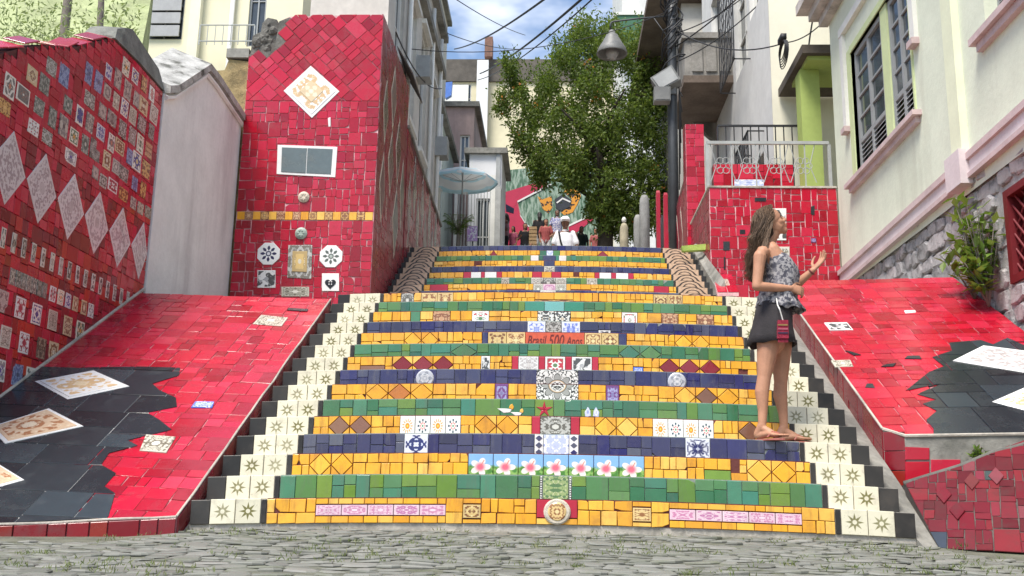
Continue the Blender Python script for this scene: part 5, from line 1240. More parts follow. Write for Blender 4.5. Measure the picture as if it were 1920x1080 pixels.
# ------------------------------------------------------------------ houses behind
def simple_house(name, label, box, mat, face, wins, frame=OFFWHITE, depth=.14, roof=None):
    (x0, y0, z0), (x1, y1, z1) = box; t = thing(name, label, 'house', ((x0+x1)/2, (y0+y1)/2, z0))
    if face == 'E': pn = Panel((x1, 0, 0), (0, 1, 0), (0, 0, 1)); facade('wall', t, pn, y0, z0, y1, z1, wins, mat, depth); b = MB().mat(mat); b.box((x0, y0+.001, z0), (x1-.3, y1-.001, z1-.002)); b.box((x1-.3, y0, z0), (x1-.003, y0+.02, z1)); b.box((x1-.3, y1-.02, z0), (x1-.003, y1, z1))
    elif face == 'S': pn = Panel((0, y0, 0), (1, 0, 0), (0, 0, 1)); facade('wall', t, pn, x0, z0, x1, z1, wins, mat, depth); b = MB().mat(mat); b.box((x0+.001, y0+.3, z0), (x1-.001, y1, z1-.002)); b.box((x0, y0+.003, z0), (x0+.02, y0+.3, z1)); b.box((x1-.02, y0+.003, z0), (x1, y0+.3, z1))
    b.build('house_body', t)
    for w in wins: window(t, pn, *w, frame, depth-.03, 2, 2)
    r = MB().mat(roof or CONC); r.box((x0-.15, y0-.12, z1+.002), (x1+.15, y1+.12, z1+.16)); r.build('roof_edge', t)
    return t, pn
BEIGE = plain('old beige render', (.60, .57, .51), .9, .2, 1, .3, stain=(.16, .15, .14), stain_amt=.7, streak=True)
TEALW = plain('washed teal render', (.56, .64, .60), .9, .15, 1, .2, stain=(.22, .25, .24), stain_amt=.6, streak=True)
PINKW = plain('faded pink render', (.52, .38, .35), .9, .15, 1, .2, stain=(.2, .16, .15), stain_amt=.5, streak=True)
WHITEW = plain('bright white render', (.74, .74, .74), .9, .06, 1, .1, stain=(.5, .5, .5), stain_amt=.4, streak=True)
OCHRE = plain('old ochre render', (.66, .60, .42), .9, .12, .35, .2, stain=(.26, .23, .16), stain_amt=.6, streak=True)
hA, pA = simple_house('street_house', 'old beige house with tall openings behind the tall red pillar', ((-4.05, 8.95, 3), (-2.75, 16.2, 11.1)), BEIGE, 'E', [(9.6, 7.2, 10.5, 9.6), (11.2, 7.2, 12.1, 9.6), (12.9, 7.2, 13.8, 9.8), (14.5, 6.6, 15.4, 9.3)])
m = MB().mat(OFFWHITE)
for y in (10.9, 14.2, 15.7): m = MB().mat(OFFWHITE); m.tube([(-2.69, y, 4.5), (-2.69, y, 10.9)], .045, 8); m.build('downpipe', hA, True)
for (y0, y1, z0, z1) in ((9.6, 10.5, 9.65, 9.75), (11.2, 12.1, 9.65, 9.75), (12.9, 13.8, 9.85, 9.95), (14.5, 15.4, 9.35, 9.45), (9.6, 10.5, 7.08, 7.18), (11.2, 12.1, 7.08, 7.18), (12.9, 13.8, 7.08, 7.18)):
    m = MB().mat(OFFWHITE); pbox(m, pA, y0-.1, z0, y1+.1, z1, -.01, .09); m.build('lintel', hA)
m = MB().mat(CONC); pbox(m, pA, 8.97, 10.1, 16.18, 10.28, -.01, .14); m.build('string_course', hA)
m = MB().mat(OFFWHITE); pbox(m, pA, 8.97, 6.7, 16.18, 6.82, -.01, .07); m.build('string_course', hA)
for (y, z) in ((12.5, 8.4), (15.9, 8.0)):
    m = MB().mat(STEEL); pbox(m, pA, y-.3, z, y+.1, z+.45, .001, .28); m.build('cooling_unit', hA)
m = MB().mat(plain('brown awning cloth', (.12, .09, .075), .8, .2)); m.hexa([(-2.74, 9.9, 7.9), (-2.45, 9.9, 7.4), (-2.45, 11.2, 7.4), (-2.74, 11.2, 7.9)], [(-2.74, 9.9, 7.94), (-2.45, 9.9, 7.44), (-2.45, 11.2, 7.44), (-2.74, 11.2, 7.94)]); m.build('awning', hA)
hB, pB = simple_house('street_house', 'washed teal house with pale downpipes left of the parasol', ((-6, 16.25, 4), (-3.06, 22.6, 10.3)), TEALW, 'E', [(17.4, 6.8, 18.2, 9.2), (18.9, 6.8, 19.8, 9.2)])
for y in (18.6, 17.0): m = MB().mat(OFFWHITE); m.tube([(-2.99, y, 5.0), (-2.99, y, 10.2)], .05, 8); m.build('downpipe', hB, True)
hC, pC = simple_house('street_house', 'narrow faded pink house rising behind the white house', ((-5.2, 23.2, 6), (-2.52, 29, 12.3)), PINKW, 'S', [(-2.95, 9.8, -2.65, 11.4)])
hD, pD = simple_house('street_house', 'small bright white house behind the barred gate', ((-2.42, 20.8, 5), (-1.50, 23.1, 9.9)), WHITEW, 'S', [(-2.2, 6.4, -1.8, 8.6)])
m = MB().mat(STEEL); m.box((-1.66, 20.74, 6), (-1.54, 20.79, 9.95)); m.build('downpipe', hD)
hE, pE = simple_house('far_house', 'far ochre house with a dark stained top and a chimney beyond the street', ((-7.6, 48, 10), (6, 56, 25.3)), OCHRE, 'S', [(-6.7, 22.2, -4.9, 24.0)])
m = MB().mat(OFFWHITE); m.box((-6.55, 47.9, 22.3), (-5.05, 47.96, 23.9)); m.build('blind', hE)
m = MB().mat(plain('dark stained parapet', (.12, .105, .09), .95, .4, .6, .3)); m.box((-7.7, 47.86, 24.1), (6.1, 47.99, 25.46)); m.build('parapet', hE)
m = MB().mat(WHITEW); m.box((-4.55, 47.4, 15), (-3.9, 47.85, 25.2)); m.build('chimney_breast', hE)
m = MB().mat(plain('old brick', (.22, .12, .09), .9, .3, 6)); m.box((-4.15, 47.5, 25.47), (-3.7, 48.2, 26.7)); m.build('chimney', hE)
m = MB().mat(plain('blue tarpaulin', (.06, .16, .5), .5, .2)); a, b_, c, d = [on(Y, 46, *q) for q in ((818, 156), (848, 153), (846, 178), (836, 184))]; m.prism([a, d, c, b_], (0, .3, 0)); bt = m.build('tarpaulin', None); bt['label'] = 'blue tarpaulin hanging on the far ochre house'; bt['category'] = 'tarpaulin'
hF, pF = simple_house('tall_house', 'tall pale house with a dark green balcony above the tree', ((3.2, 40, 10), (12, 48, 32)), GREYW, 'S', [(4.8, 20.5, 5.8, 22.5)])
m = MB().mat(plain('dark green panel paint', (.03, .12, .06), .6, .2)); m.box((2.9, 39.0, 22.0), (4.3, 39.96, 23.6)); m.build('balcony', hF)
m = MB().mat(OFFWHITE); m.box((2.85, 38.95, 23.602), (4.35, 39.96, 23.75)); m.build('balcony_rail', hF)
hG, pG = simple_house('eaves_house', 'old house with a deep brown eave beyond the balcony house', ((3.3, 18.5, 5), (9, 26, 14.5)), BEIGE, 'S', [(3.8, 10, 4.6, 12)])
m = MB().mat(SOFF); m.box((2.4, 18.2, 13.3), (9, 26, 13.5)); m.build('eave', hG)
hH, pH = simple_house('cream_house', 'large sunlit cream house behind the left wall with grey shutters', ((-15, 17.5, 2), (-6.55, 27, 16.5)), plain('sunlit cream render', (.80, .74, .53), .9, .06, .8, .1, stain=(.6, .55, .4), stain_amt=.3), 'S', [(-7.95, 11.6, -7.5, 14.2), (-10.65, 11.8, -9.65, 14.5)], GREYP)
m = MB().mat(plain('pale cream pilaster', (.82, .78, .6), .9, .06)); m.box((-9.42, 17.3, 2), (-9.15, 17.49, 16.4)); m.build('pilaster', hH)
m = MB().mat(OFFWHITE); m.tube([(-8.35, 17.4, 3), (-8.35, 17.4, 16)], .06, 8); m.build('downpipe', hH, True)
for k in range(7):
    z = 11.85+k*.36
    m = MB().mat(LOUV); m.box((-10.6, 17.40, z), (-9.70, 17.44, z+.30)); m.build('shutter_slat', hH)
hI, pI = simple_house('beige_house', 'plain beige house seen above the tall red pillar', ((-6.5, 19, 4), (-3.9, 27, 17)), plain('warm beige render', (.6, .54, .44), .9, .1, .9, .15, stain=(.35, .3, .25), stain_amt=.4, streak=True), 'S', [(-5.4, 10.6, -4.9, 12.4)])
railing('thin_railing', 'thin grey railing below the window of the cream house', 17.0, on(Y, 17, 376, 46).x, on(Y, 17, 478, 46).x, on(Y, 17, 420, 84).z, on(Y, 17, 420, 47).z, 7, STEEL, .014)
ow = thing('old_wall', 'crumbling ochre masonry wall beside the tall red pillar', 'wall', (-4.5, 7, 2))
m = MB().mat(plain('crumbling ochre masonry', (.36, .27, .13), .95, .5, 6, .9, stain=(.1, .1, .07), stain_amt=.8)); m.prism([(-5.2, 6.42, 2), (-4.16, 6.42, 2), (-4.16, 6.42, 6.02), (-4.45, 6.42, 6.06), (-4.5, 6.42, 5.9), (-5.2, 6.42, 5.85)], (0, .5, 0)); m.build('wall_core', ow)
m = MB().mat(CONC); m.box((-4.48, 6.38, 6.07), (-4.17, 6.95, 6.2)); m.build('capstone', ow)
# ------------------------------------------------------------------ gate, parasol, mural
gt = thing('barred_gate', 'white barred metal gate under the striped parasol', 'gate', (-2.1, 20, 6))
gx0, gx1, gz0, gz1 = -2.72, -1.62, sz(20)-.05, 9.0
for q in ((gx0, gx0+.08), (gx1-.12, gx1)): m = MB().mat(OFFWHITE); m.box((q[0], 19.95, gz0), (q[1], 20.05, gz1)); m.build('post', gt)
for z in (gz0+.4, gz1-.06): m = MB().mat(OFFWHITE); m.box((gx0+.081, 19.97, z), (gx1-.121, 20.03, z+.05)); m.build('rail', gt)
for k in range(11): m = MB().mat(STEEL); x = gx0+.12+k*.085; m.box((x-.012, 19.985, gz0+.1), (x+.012, 20.015, gz1-.062)); m.build('bar', gt)
m = MB().mat(plain('grey gate post', (.4, .4, .38), .8, .2)); m.box((gx1+.01, 19.8, gz0), (gx1+.16, 20.1, on(Y, 19.8, 935, 350).z)); m.build('end_post', gt)
ps = thing('pavement_sign', 'small purple and white poster board in front of the barred gate', 'sign', (-1.9, 18.6, 6))
a, b_, c, d = [on(Y, 18.6, *q) for q in ((876, 452), (895, 452), (895, 424), (876, 424))]; m = MB().mat(pat_orn('purple poster print', [((.5, .3, .6), (.75, .7, .78), (.25, .06, .35))], 2.4, .06, fold=False)); m.prism([a, b_, c, d], (0, .03, 0)); m.uv = [(0, 0), (1, 0), (1, 1), (0, 1)]*2; m.build('poster', ps)
m = MB().mat(IRON); m.box(((a.x+b_.x)/2-.015, 18.63, sz(18.6)), ((a.x+b_.x)/2+.015, 18.66, d.z)); m.build('stand', ps)
um = thing('parasol', 'pale blue and white striped parasol open in front of the barred gate', 'parasol', (-1.95, 18, 6))
uc = on(Y, 18, 868, 316); hub = uc+Vector((0, 0, 0)); ru = .90
k = NT('striped parasol cloth'); tcx = k.n('ShaderNodeTexCoord'); sx = k.n('ShaderNodeSeparateXYZ'); k.l(tcx.outputs['Object'], sx.inputs[0])
rr = k.m('SQRT', k.m('ADD', k.m('MULTIPLY', sx.outputs[0], sx.outputs[0]), k.m('MULTIPLY', sx.outputs[1], sx.outputs[1])))
_c = k.mix(k.m('GREATER_THAN', k.m('FRACT', k.m('MULTIPLY', rr, 3.4)), .76), (.80, .81, .79), (.52, .73, .79)); CLOTH = k.fin(_c, .9, .2)
_t = k.n('ShaderNodeBsdfTranslucent'); k.put(_t.inputs['Color'], _c); _s = k.n('ShaderNodeMixShader'); _s.inputs[0].default_value = .22; k.l(k.b.outputs[0], _s.inputs[1]); k.l(_t.outputs[0], _s.inputs[2]); k.l(_s.outputs[0], k.out.inputs[0])
m = MB().mat(CLOTH); n = 8; rings = ((.02, 0), (.2, -.04), (.45, -.12), (.66, -.23), (.80, -.34), (.805, -.40))
pts_ = []
for (r, z) in rings:
    for j in range(n*2):
        q = math.pi*j/n; e = 1 if j % 2 == 0 else .94; pts_.append((hub.x+r*ru/.8*e*math.cos(q), hub.y+r*ru/.8*e*math.sin(q), hub.z+z-(0 if j % 2 == 0 else .015*r)))
m.v = pts_; nn = n*2; m.f = [(i*nn+j, i*nn+(j+1) % nn, (i+1)*nn+(j+1) % nn, (i+1)*nn+j) for i in range(len(rings)-1) for j in range(nn)]+[list(range(nn))]; m.m = [0]*len(m.f)
# keep the ring pattern centred on the hub
for i, p in enumerate(m.v): m.v[i] = (p[0]-hub.x, p[1]-hub.y, p[2]-hub.z)
cl = link('canopy', m.mesh('canopy'), um, hub)
m = MB().mat(STEEL); m.tube([(hub.x, hub.y, sz(18)), (hub.x, hub.y, hub.z-.02)], .02, 8); m.build('pole', um)
for j in range(8):
    q = 2*math.pi*j/8; m = MB().mat(STEEL); m.tube([(hub.x, hub.y, hub.z-.35), (hub.x+.5*math.cos(q), hub.y+.5*math.sin(q), hub.z-.175)], .006, 4); m.build('rib', um)
MY = 32.0
mu = thing('mural_wall', 'wall painted with red angular bands round a green field and an orange spotted animal', 'mural', (0, MY, 9))
MP = Panel((0, MY, 0), (1, 0, 0), (0, 0, 1)); P = lambda *a: ccw([MP.px(*q) for q in a])
FIELD = None
k = NT('green brushed field'); mpn = k.n('ShaderNodeMapping'); mpn.inputs['Scale'].default_value = (5, 1, 1.2); k.l(k.wpos(), mpn.inputs['Vector'])
FIELD = k.fin(k.mix(k.step(k.noise(mpn.outputs[0], 2.4, 5), .4, .62), (.07, .15, .09), (.33, .42, .33)), .7)
m = MB().mat(FIELD); a = P((940, 320), (1140, 300), (1140, 475), (940, 475)); m.prism([MP.P(u, v, -.3) for u, v in a], MP.N*.3); m.build('wall_face', mu)
RPAINT = plain('red mural paint', (.50, .02, .07), .6, .12, 2); WPAINT = plain('white mural paint', (.78, .76, .72), .6, .08)
def paint(name, mt, poly, h):
    q = P(*poly); m = MB().mat(mt); m.prism([MP.P(u, v, h) for u, v in q], MP.N*.012); return m.build(name, mu)
paint('red_band', RPAINT, ((942, 362), (1020, 338), (1026, 346), (971, 378), (942, 420)), .002); paint('red_band', RPAINT, ((942, 421), (971, 379), (976, 404), (984, 418), (1005, 434), (1000, 470), (942, 470)), .002)
for a, b_ in (((1033, 344), (970, 377)), ((970, 377), (975, 402)), ((975, 402), (985, 418)), ((985, 418), (1003, 432)), ((1108, 402), (1066, 422))):
    paint('white_line', WPAINT, (a, b_, (b_[0]+.5, b_[1]+3.2), (a[0]+.5, a[1]+3.2)), .016)
paint('red_band', RPAINT, ((1107, 405), (1112, 412), (1068, 446), (1066, 425)), .002)
k = NT('spotted orange paint'); ORS = k.fin(k.mix(k.step(k.noise(k.wpos(), 5.5, 2), .54, .57), (.72, .3, .03), (.03, .02, .02)), .7)
BLKP = plain('black mural paint', (.03, .035, .045), .6, .2)
paint('spotted_patch', ORS, ((1056, 360), (1066, 352), (1084, 354), (1089, 368), (1082, 384), (1074, 398), (1058, 404), (1052, 398), (1070, 386), (1072, 372)), .002)
paint('spotted_patch', ORS, ((1008, 368), (1018, 374), (1034, 368), (1036, 388), (1028, 400), (1018, 392), (1014, 382)), .002)
paint('dark_shape', BLKP, ((1040, 374), (1056, 364), (1072, 376), (1068, 388), (1052, 396), (1042, 390)), .016)
paint('white_line', WPAINT, ((1043, 380), (1055, 371), (1070, 378), (1069, 380.5), (1055, 374), (1045, 382)), .03)
aw = thing('red_kiosk', 'red kiosk with a sagging red awning at the left end of the mural', 'kiosk', (-1.7, 25, 7.9))
a, b_, c, d = [on(Y, yv, *q) for q, yv in (((921, 366), 25), ((948, 376), 25), ((951, 392), 24.2), ((922, 390), 24.2))]
m = MB().mat(RPAINT); m.prism([a, d, c, b_], (0, .05, .06)); m.build('awning', aw)
m = MB().mat(plain('dark red boards', (.2, .01, .02), .8, .2)); q = on(Y, 25.1, 930, 460); m.box((q.x-.12, 25.1, sz(25)), (q.x+.1, 25.6, b_.z)); m.build('side_board', aw)
bs_ = thing('blue_awning_board', 'small dark blue board hanging below the red awning', 'board', (-1.35, 24.6, 8.8)); a, b_, c, d = [on(Y, 24, *q) for q in ((948, 382), (964, 391), (963, 400), (949, 396))]
m = MB().mat(plain('dark blue board', (.02, .03, .09), .5, .2)); m.prism([a, d, c, b_], (0, .06, 0)); m.build('board', bs_)
# ------------------------------------------------------------------ vegetation
def leaf_mat(name, cols, trans=.25, rough=.5):
    k = NT(name); r = k.n('ShaderNodeNewGeometry').outputs['Random Per Island']; n = len(cols)
    c = k.ramp(r, [((i+.5)/n, q) for i, q in enumerate(cols)]); k.fin(c, rough, .35)
    t = k.n('ShaderNodeBsdfTranslucent'); k.put(t.inputs['Color'], k.mix(.5, c, (.2, .3, .02))); s = k.n('ShaderNodeMixShader'); s.inputs[0].default_value = trans
    k.l(k.b.outputs[0], s.inputs[1]); k.l(t.outputs[0], s.inputs[2]); k.l(s.outputs[0], k.out.inputs[0]); return k.mat
LEAF = leaf_mat('tree leaves', [(.08, .13, .024), (.125, .185, .036), (.175, .23, .045), (.095, .15, .028), (.23, .27, .06), (.06, .10, .02)], .42)
LEAF_Y = leaf_mat('bright shrub leaves', [(.12, .22, .03), (.18, .28, .05), (.09, .17, .03), (.22, .30, .08)], .35)
FLW = leaf_mat('orange blossom', [(.55, .2, .03), (.6, .26, .05), (.45, .12, .03)], .2)
BARK = plain('dark bark', (.055, .045, .035), .95, .4, 5, .8)
BARK_L = plain('grey bark', (.2, .17, .14), .95, .3, 5, .7)
def leaf(m, p, L, w, d, up, fold=.25):
    """two half blades folded along the midrib"""
    d = d.normalized(); s = d.cross(up)
    s = s.normalized() if s.length > 1e-4 else d.orthogonal().normalized(); nrm = s.cross(d)
    a = p; b = p+d*L; c1 = p+d*L*.45+s*w-nrm*fold*w*-1; c2 = p+d*L*.45-s*w-nrm*fold*w*-1
    i = len(m.v); m.v += [tuple(a), tuple(c2), tuple(b), tuple(c1)]; m.f += [(i, i+1, i+2), (i, i+2, i+3)]; m.m += [m.cur]*2
def rv(r=1): return Vector((rnd.gauss(0, r), rnd.gauss(0, r), rnd.gauss(0, r)))
TX, TY = 1.45, 22.5
tree = thing('street_tree', 'large leafy tree with drooping dark green foliage and orange blossom over the street', 'tree', (TX, TY, sz(TY)))
m = MB().mat(BARK)
tz = sz(TY); m.tube([(TX, TY, tz-.3), (TX+.05, TY, tz+1.2), (TX-.06, TY, tz+2.4), (TX-.2, TY, tz+3.5)], [.26, .21, .18, .14], 10); m.build('trunk', tree, True)
m = MB().mat(BARK); lim = []
for k in range(11):
    a = k*2.4; r = rnd.uniform(1.1, 2.3); z0 = tz+1.6+.2*k; e = Vector((TX-.45+r*math.cos(a), TY+r*math.sin(a), z0+rnd.uniform(.6, 1.8))); s = Vector((TX-.1, TY, z0))
    m.tube([s, s.lerp(e, .5)+Vector((0, 0, .25)), e], [.08, .05, .02], 6)
m.build('limb', tree, True)
def tp_(px, py, dy): return on(Y, TY+dy, px, py)
blobs = []   # clumps of the crown, placed where the outline bulges
for (px, py, r) in ((1110, 75, .75), (1060, 105, .7), (1165, 95, .8), (1210, 130, .75), (1025, 155, .6), (1110, 150, 1.1), (1190, 200, 1.0), (1000, 205, .55), (1060, 215, 1.0), (1130, 240, 1.2), (1215, 240, .72),
                    (982, 258, .5), (1015, 288, .7), (1080, 300, 1.1), (1160, 310, 1.0), (1220, 310, .7), (1010, 318, .4), (1075, 325, .55), (1140, 365, .7), (1190, 375, .72), (1225, 370, .45), (975, 165, .25), (1160, 405, .55), (1185, 425, .42), (1115, 385, .38), (1215, 400, .5), (1135, 415, .35), (1235, 190, .5), (1085, 55, .4), (1140, 60, .45), (955, 130, .25), (945, 190, .2), (1210, 80, .5)):
    for dy in (-.9, .2, 1.2):
        c = tp_(px, py, dy*r); blobs.append((c+Vector((rnd.uniform(-.1, .1), 0, rnd.uniform(-.1, .1))), r*rnd.uniform(.8, 1.0)))
m = MB().mat(LEAF); fl = MB().mat(FLW); tw = MB().mat(BARK)
for (c, r) in blobs:
    ncl = int(58*r*r)+16
    for k in range(ncl):
        d = rv().normalized(); rad = r*rnd.uniform(.35, 1.05)*.62; base = c+Vector((d.x*rad*1.15, d.y*rad, d.z*rad)); droop = Vector((d.x*.4, d.y*.4, -1 if rnd.random() < .65 else .6)).normalized(); Lw = rnd.uniform(.25, .6)
        nlf = rnd.randint(13, 20)
        for j in range(nlf):
            t = j/nlf; p = base+droop*(Lw*t)+rv(.05+.02*r)
            dr = (droop*.5+rv(.7)); leaf(m, p, rnd.uniform(.06, .17), rnd.uniform(.018, .038), dr, rv())
        if rnd.random() < (.028 if d.z > 0 else .006) and c.y < TY+.5:
            for j in range(7): leaf(fl, base+rv(.09), .10, .04, rv(), rv())
m.build('crown', tree, kind='stuff'); fl.build('blossom', tree, kind='stuff')
def shrub(name, label, stems, spread, L, n, mat, zr, seed, cat='shrub'):
    r = random.Random(seed); t = thing(name, label, cat, stems[0])
    ms = MB().mat(BARK_L); ml = MB().mat(mat)
    for s in stems:
        s = Vector(s)
        for k in range(n):
            a = r.uniform(0, 6.28); e = s+Vector((math.cos(a)*spread*r.uniform(.2, 1), math.sin(a)*spread*.6*r.uniform(.2, 1), zr*r.uniform(.35, 1)))
            ms.tube([s, s.lerp(e, .5)+Vector((0, 0, .06)), e], [.010, .007, .003], 5)
            for j in range(11):
                q = s.lerp(e, .35+.65*j/10); leaf(ml, q, L*r.uniform(.7, 1.2), L*.22, Vector((r.gauss(0, 1), r.gauss(0, 1), r.gauss(.3, .7))), Vector((0, 0, 1)))
    ms.build('stem', t, True); ml.build('leaves', t); return t
q = on(X, 4.0, 1838, 575)
shrub('wall_shrub', 'bright green leafy shrub growing out of the stone base on the right', [(q.x+.08, q.y, q.z), (q.x+.1, q.y+.35, q.z+.15)], .32, .16, 16, LEAF_Y, 1.05, 5)
q = on_plane(fr.O, fr.N, 1828, 858); shrub('small_weed', 'small green weed on the concrete ledge at the lower right', [(q.x, q.y-.05, q.z-.02)], .07, .06, 4, LEAF_Y, .07, 8, 'weed')
# palm-like plant by the gate
pl = thing('palm_plant', 'young palm with arching pale green fronds left of the barred gate', 'palm', (-2.6, 17.8, 6)); q0 = on(Y, 17.6, 858, 462); ml = MB().mat(LEAF_Y); ms = MB().mat(BARK_L)
ms.tube([(q0.x, q0.y, sz(17.6)), (q0.x, q0.y, q0.z+.35)], [.05, .04], 7)
for k in range(13):
    a = k*2.4; s = Vector((q0.x, q0.y, q0.z+.35)); e = s+Vector((math.cos(a)*.36, math.sin(a)*.36, .1+.35*rnd.random())); mid_ = s.lerp(e, .55)+Vector((0, 0, .22))
    ms.tube([s, mid_, e], [.010, .007, .003], 4)
    for j in range(14):
        t = j/14; p = (s*(1-t)**2+mid_*2*t*(1-t)+e*t*t); d = (e-s).cross(Vector((0, 0, 1))).normalized()
        for sg in (-1, 1): leaf(ml, p, .2, .012, d*sg+Vector((0, 0, -.35))+(e-s)*.6, Vector((0, 0, 1)))
ms.build('stem', pl, True); ml.build('frond', pl)
# bush and saplings behind the left wall
bu = thing('hedge_bush', 'pale overgrown bush of grassy leaves behind the top of the left wall', 'bush', (-6.2, 5.5, 2.2)); ml = MB().mat(leaf_mat('pale hedge leaves', [(.26, .31, .13), (.33, .36, .18), (.2, .27, .09), (.4, .42, .25)], .45)); ms = MB().mat(BARK_L)
for k in range(17000):
    a = Vector((rnd.uniform(-9.0, -5.0), rnd.uniform(5.2, 8.5), 0)); top_ = 6.0+.35*math.sin(a.x*3)+.25*rnd.random()+(a.y-5.2)*.35+max(0, -6.2-a.x)*.25
    if a.x > -5.2-(a.y-5.2)*.45: continue
    b_ = Vector((a.x, a.y, rnd.uniform(4.0, top_))); leaf(ml, b_, rnd.uniform(.05, .11), .013, Vector((rnd.gauss(0, .8), rnd.gauss(0, .6), rnd.gauss(.5, .6))), rv())
for k in range(30): x, y = rnd.uniform(-8.6, -5.2), rnd.uniform(5.4, 8); ms.tube([(x, y, 2.1), (x+rnd.uniform(-.1, .1), y, 4.4)], [.02, .008], 5)
ms.build('stem', bu); ml.build('foliage', bu)
for (px0, px1, lab, r) in ((118, 132, 'slanting grey trunk behind the left wall', .085), (186, 192, 'upright brown trunk behind the left wall beside the shutter', .06)):
    a, b_ = on(Y, 9, px0, 80), on(Y, 9, px1, -40); t = thing('bare_trunk', lab, 'tree trunk', (a.x, 9, 2.5), 'trunks behind the left wall')
    m = MB().mat(BARK_L); d = (a-b_); m.tube([a+d*2.2, a, b_, b_-d*1.2], [r*1.2, r, r*.8, r*.5], 8); m.build('trunk', t, True)
    m = MB().mat(LEAF_Y)
    for k in range(60): leaf(m, b_-d*1.2+rv(.5), .16, .04, rv(), rv())
    m.build('foliage', t)
# grass in the street joints
GRASS = leaf_mat('joint grass', [(.13, .17, .05), (.18, .21, .08), (.09, .13, .03), (.22, .22, .1)], .3)
m = MB().mat(GRASS)
for k in range(1100):
    x, y = rnd.uniform(-2.6, 2.9), -rnd.random()**.9*3.4-.05; c = Vector((x, y, gz(x, y)-.004)); nb = rnd.randint(2, 7)
    if mnoise.noise(Vector((x*1.6, y*1.6, 3))) < -.02: continue
    for j in range(nb): leaf(m, c+Vector((rnd.gauss(0, .02), rnd.gauss(0, .015), 0)), rnd.uniform(.012, .034), .0022, Vector((rnd.gauss(0, .7), rnd.gauss(0, .5), 1)), Vector((0, -1, 0)))
for k in range(60):
    x = rnd.choice((rnd.uniform(-3.9, -2.6), rnd.uniform(2.4, 3)))
    leaf(m, Vector((x, -.06, gz(x, -.06))), rnd.uniform(.03, .08), .003, Vector((rnd.gauss(0, .6), -.3, 1)), Vector((0, -1, 0)))
m.build('grass', None, kind='stuff', label='thin grass growing between the grey cobbles')
# ------------------------------------------------------------------ street lamp, floodlight, cables
DARKM = plain('dark grey paint', (.045, .05, .055), .5, .25)
TIN = plain('dull grey enamel', (.17, .17, .16), .5, .25, 4)
sl2 = thing('street_lamp', 'dark street lamp pole whose arm holds a grey bell shaped lamp before the tree', 'street lamp', (2.23, 12, TOPZ))
m = MB().mat(DARKM); m.tube([(2.23, 12, TOPZ-.1), (2.235, 12, 7), (2.25, 12, 9.0), (2.28, 12, 11.2)], [.10, .095, .085, .07], 12); m.lathe([(.16, 0), (.16, .25), (.12, .3), (.1, .3)], (2.23, 12, TOPZ), 12); m.build('pole', sl2, True)
m = MB().mat(DARKM); m.tube([(2.25, 12, 9.58), (1.6, 12, 9.52), (1.12, 12, 9.46), (1.07, 12, 9.43), (1.06, 12, 9.3)], .018, 8); m.tube([(2.25, 12, 9.0), (1.9, 12, 9.54)], .01, 6); m.build('arm', sl2, True)
lc = Vector((1.09, 12, 8.76))
m = MB().mat(TIN); m.lathe([(.03, .52), (.06, .5), (.07, .42), (.12, .40), (.13, .36), (.17, .30), (.18, .27), (.27, .12), (.30, .02), (.29, 0), (.26, .05), (.16, .22), (.05, .3), (0, .3)], lc, 24); m.build('lamp_shade', sl2, True)
m = MB().mat(plain('frosted lamp glass', (.3, .29, .28), .2, .1)); m.lathe([(0, -.1), (.08, -.08), (.125, 0), (.13, .07), (.1, .14), (0, .17)], lc, 16); m.build('bulb_glass', sl2, True)
fl_ = thing('floodlight', 'square grey floodlight tilted on a bracket at the lamp pole', 'floodlight', (2.1, 11.85, 8.2)); q = [on(Y, 11.75, *p) for p in ((1219, 146), (1259, 121), (1276, 148), (1236, 170))]
m = MB().mat(TIN); m.prism(q[::-1], (.05, .2, -.06)); m.build('housing', fl_)
cq = sum(q, Vector())/4
m = MB().mat(plain('dusty floodlight glass', (.38, .38, .36), .25, .15)); m.prism([cq+(p-cq)*.84+Vector((0, -.012, 0)) for p in q][::-1], (0, .010, 0)); m.build('glass', fl_)
m = MB().mat(TIN); m.box((cq.x-.05, 11.88, cq.z-.26), (cq.x+.22, 12, cq.z-.05)); m.build('bracket', fl_)
jb = thing('junction_box', 'grey utility box below the floodlight on the lamp pole', 'utility box', (2.15, 11.88, 7.9)); q0, q1 = on(Y, 11.8, 1226, 192), on(Y, 11.8, 1256, 166)
m = MB().mat(TIN); m.box((q0.x, 11.7, q0.z), (q1.x, 11.93, q1.z)); m.build('box_body', jb); m = MB().mat(TIN); m.box((q0.x+.02, 11.69, q0.z+.02), (q1.x-.02, 11.699, q1.z-.02)); m.build('lid', jb)
CAB = plain('black cable', (.018, .018, .02), .6, .2)
tg = thing('cable_tangle', 'tangle of black cables wound round the top of the lamp pole', 'cables', (2.26, 12, 8.4)); m = MB().mat(CAB)
for k in range(16):
    p = Vector((2.26, 12, 8.5)); pts_ = []; ph = rnd.uniform(0, 6.28); rad = rnd.uniform(.08, .26); z0 = 8.2+rnd.uniform(0, 1.4); sp2 = rnd.uniform(.15, .4)
    for j in range(14): pts_.append((2.26+rad*math.cos(ph+j*.7)*rnd.uniform(.7, 1.1), 12+rad*math.sin(ph+j*.7), z0+j*sp2*.45+rnd.uniform(-.05, .05)))
    m.tube(pts_, .014, 5)
for k in range(7): m.tube([(2.33+k*.012, 11.9-.02*k, 6.0+k*.3), (2.36, 11.93, 8), (2.34, 11.95, 10.5)], .012, 5)
m.build('cable_wrap', tg, True)
ncab = 0
def cable(label, a, b, sag, r=.011):
    pts_ = [Vector(a).lerp(Vector(b), t/18)-Vector((0, 0, sag*4*(t/18)*(1-t/18))) for t in range(19)]
    m = MB().mat(CAB); m.tube(pts_, r, 5); o = m.build('cable', None, True, label=label, category='cable', group='overhead cables'); return o
pt = Vector((2.27, 12, 10.9))
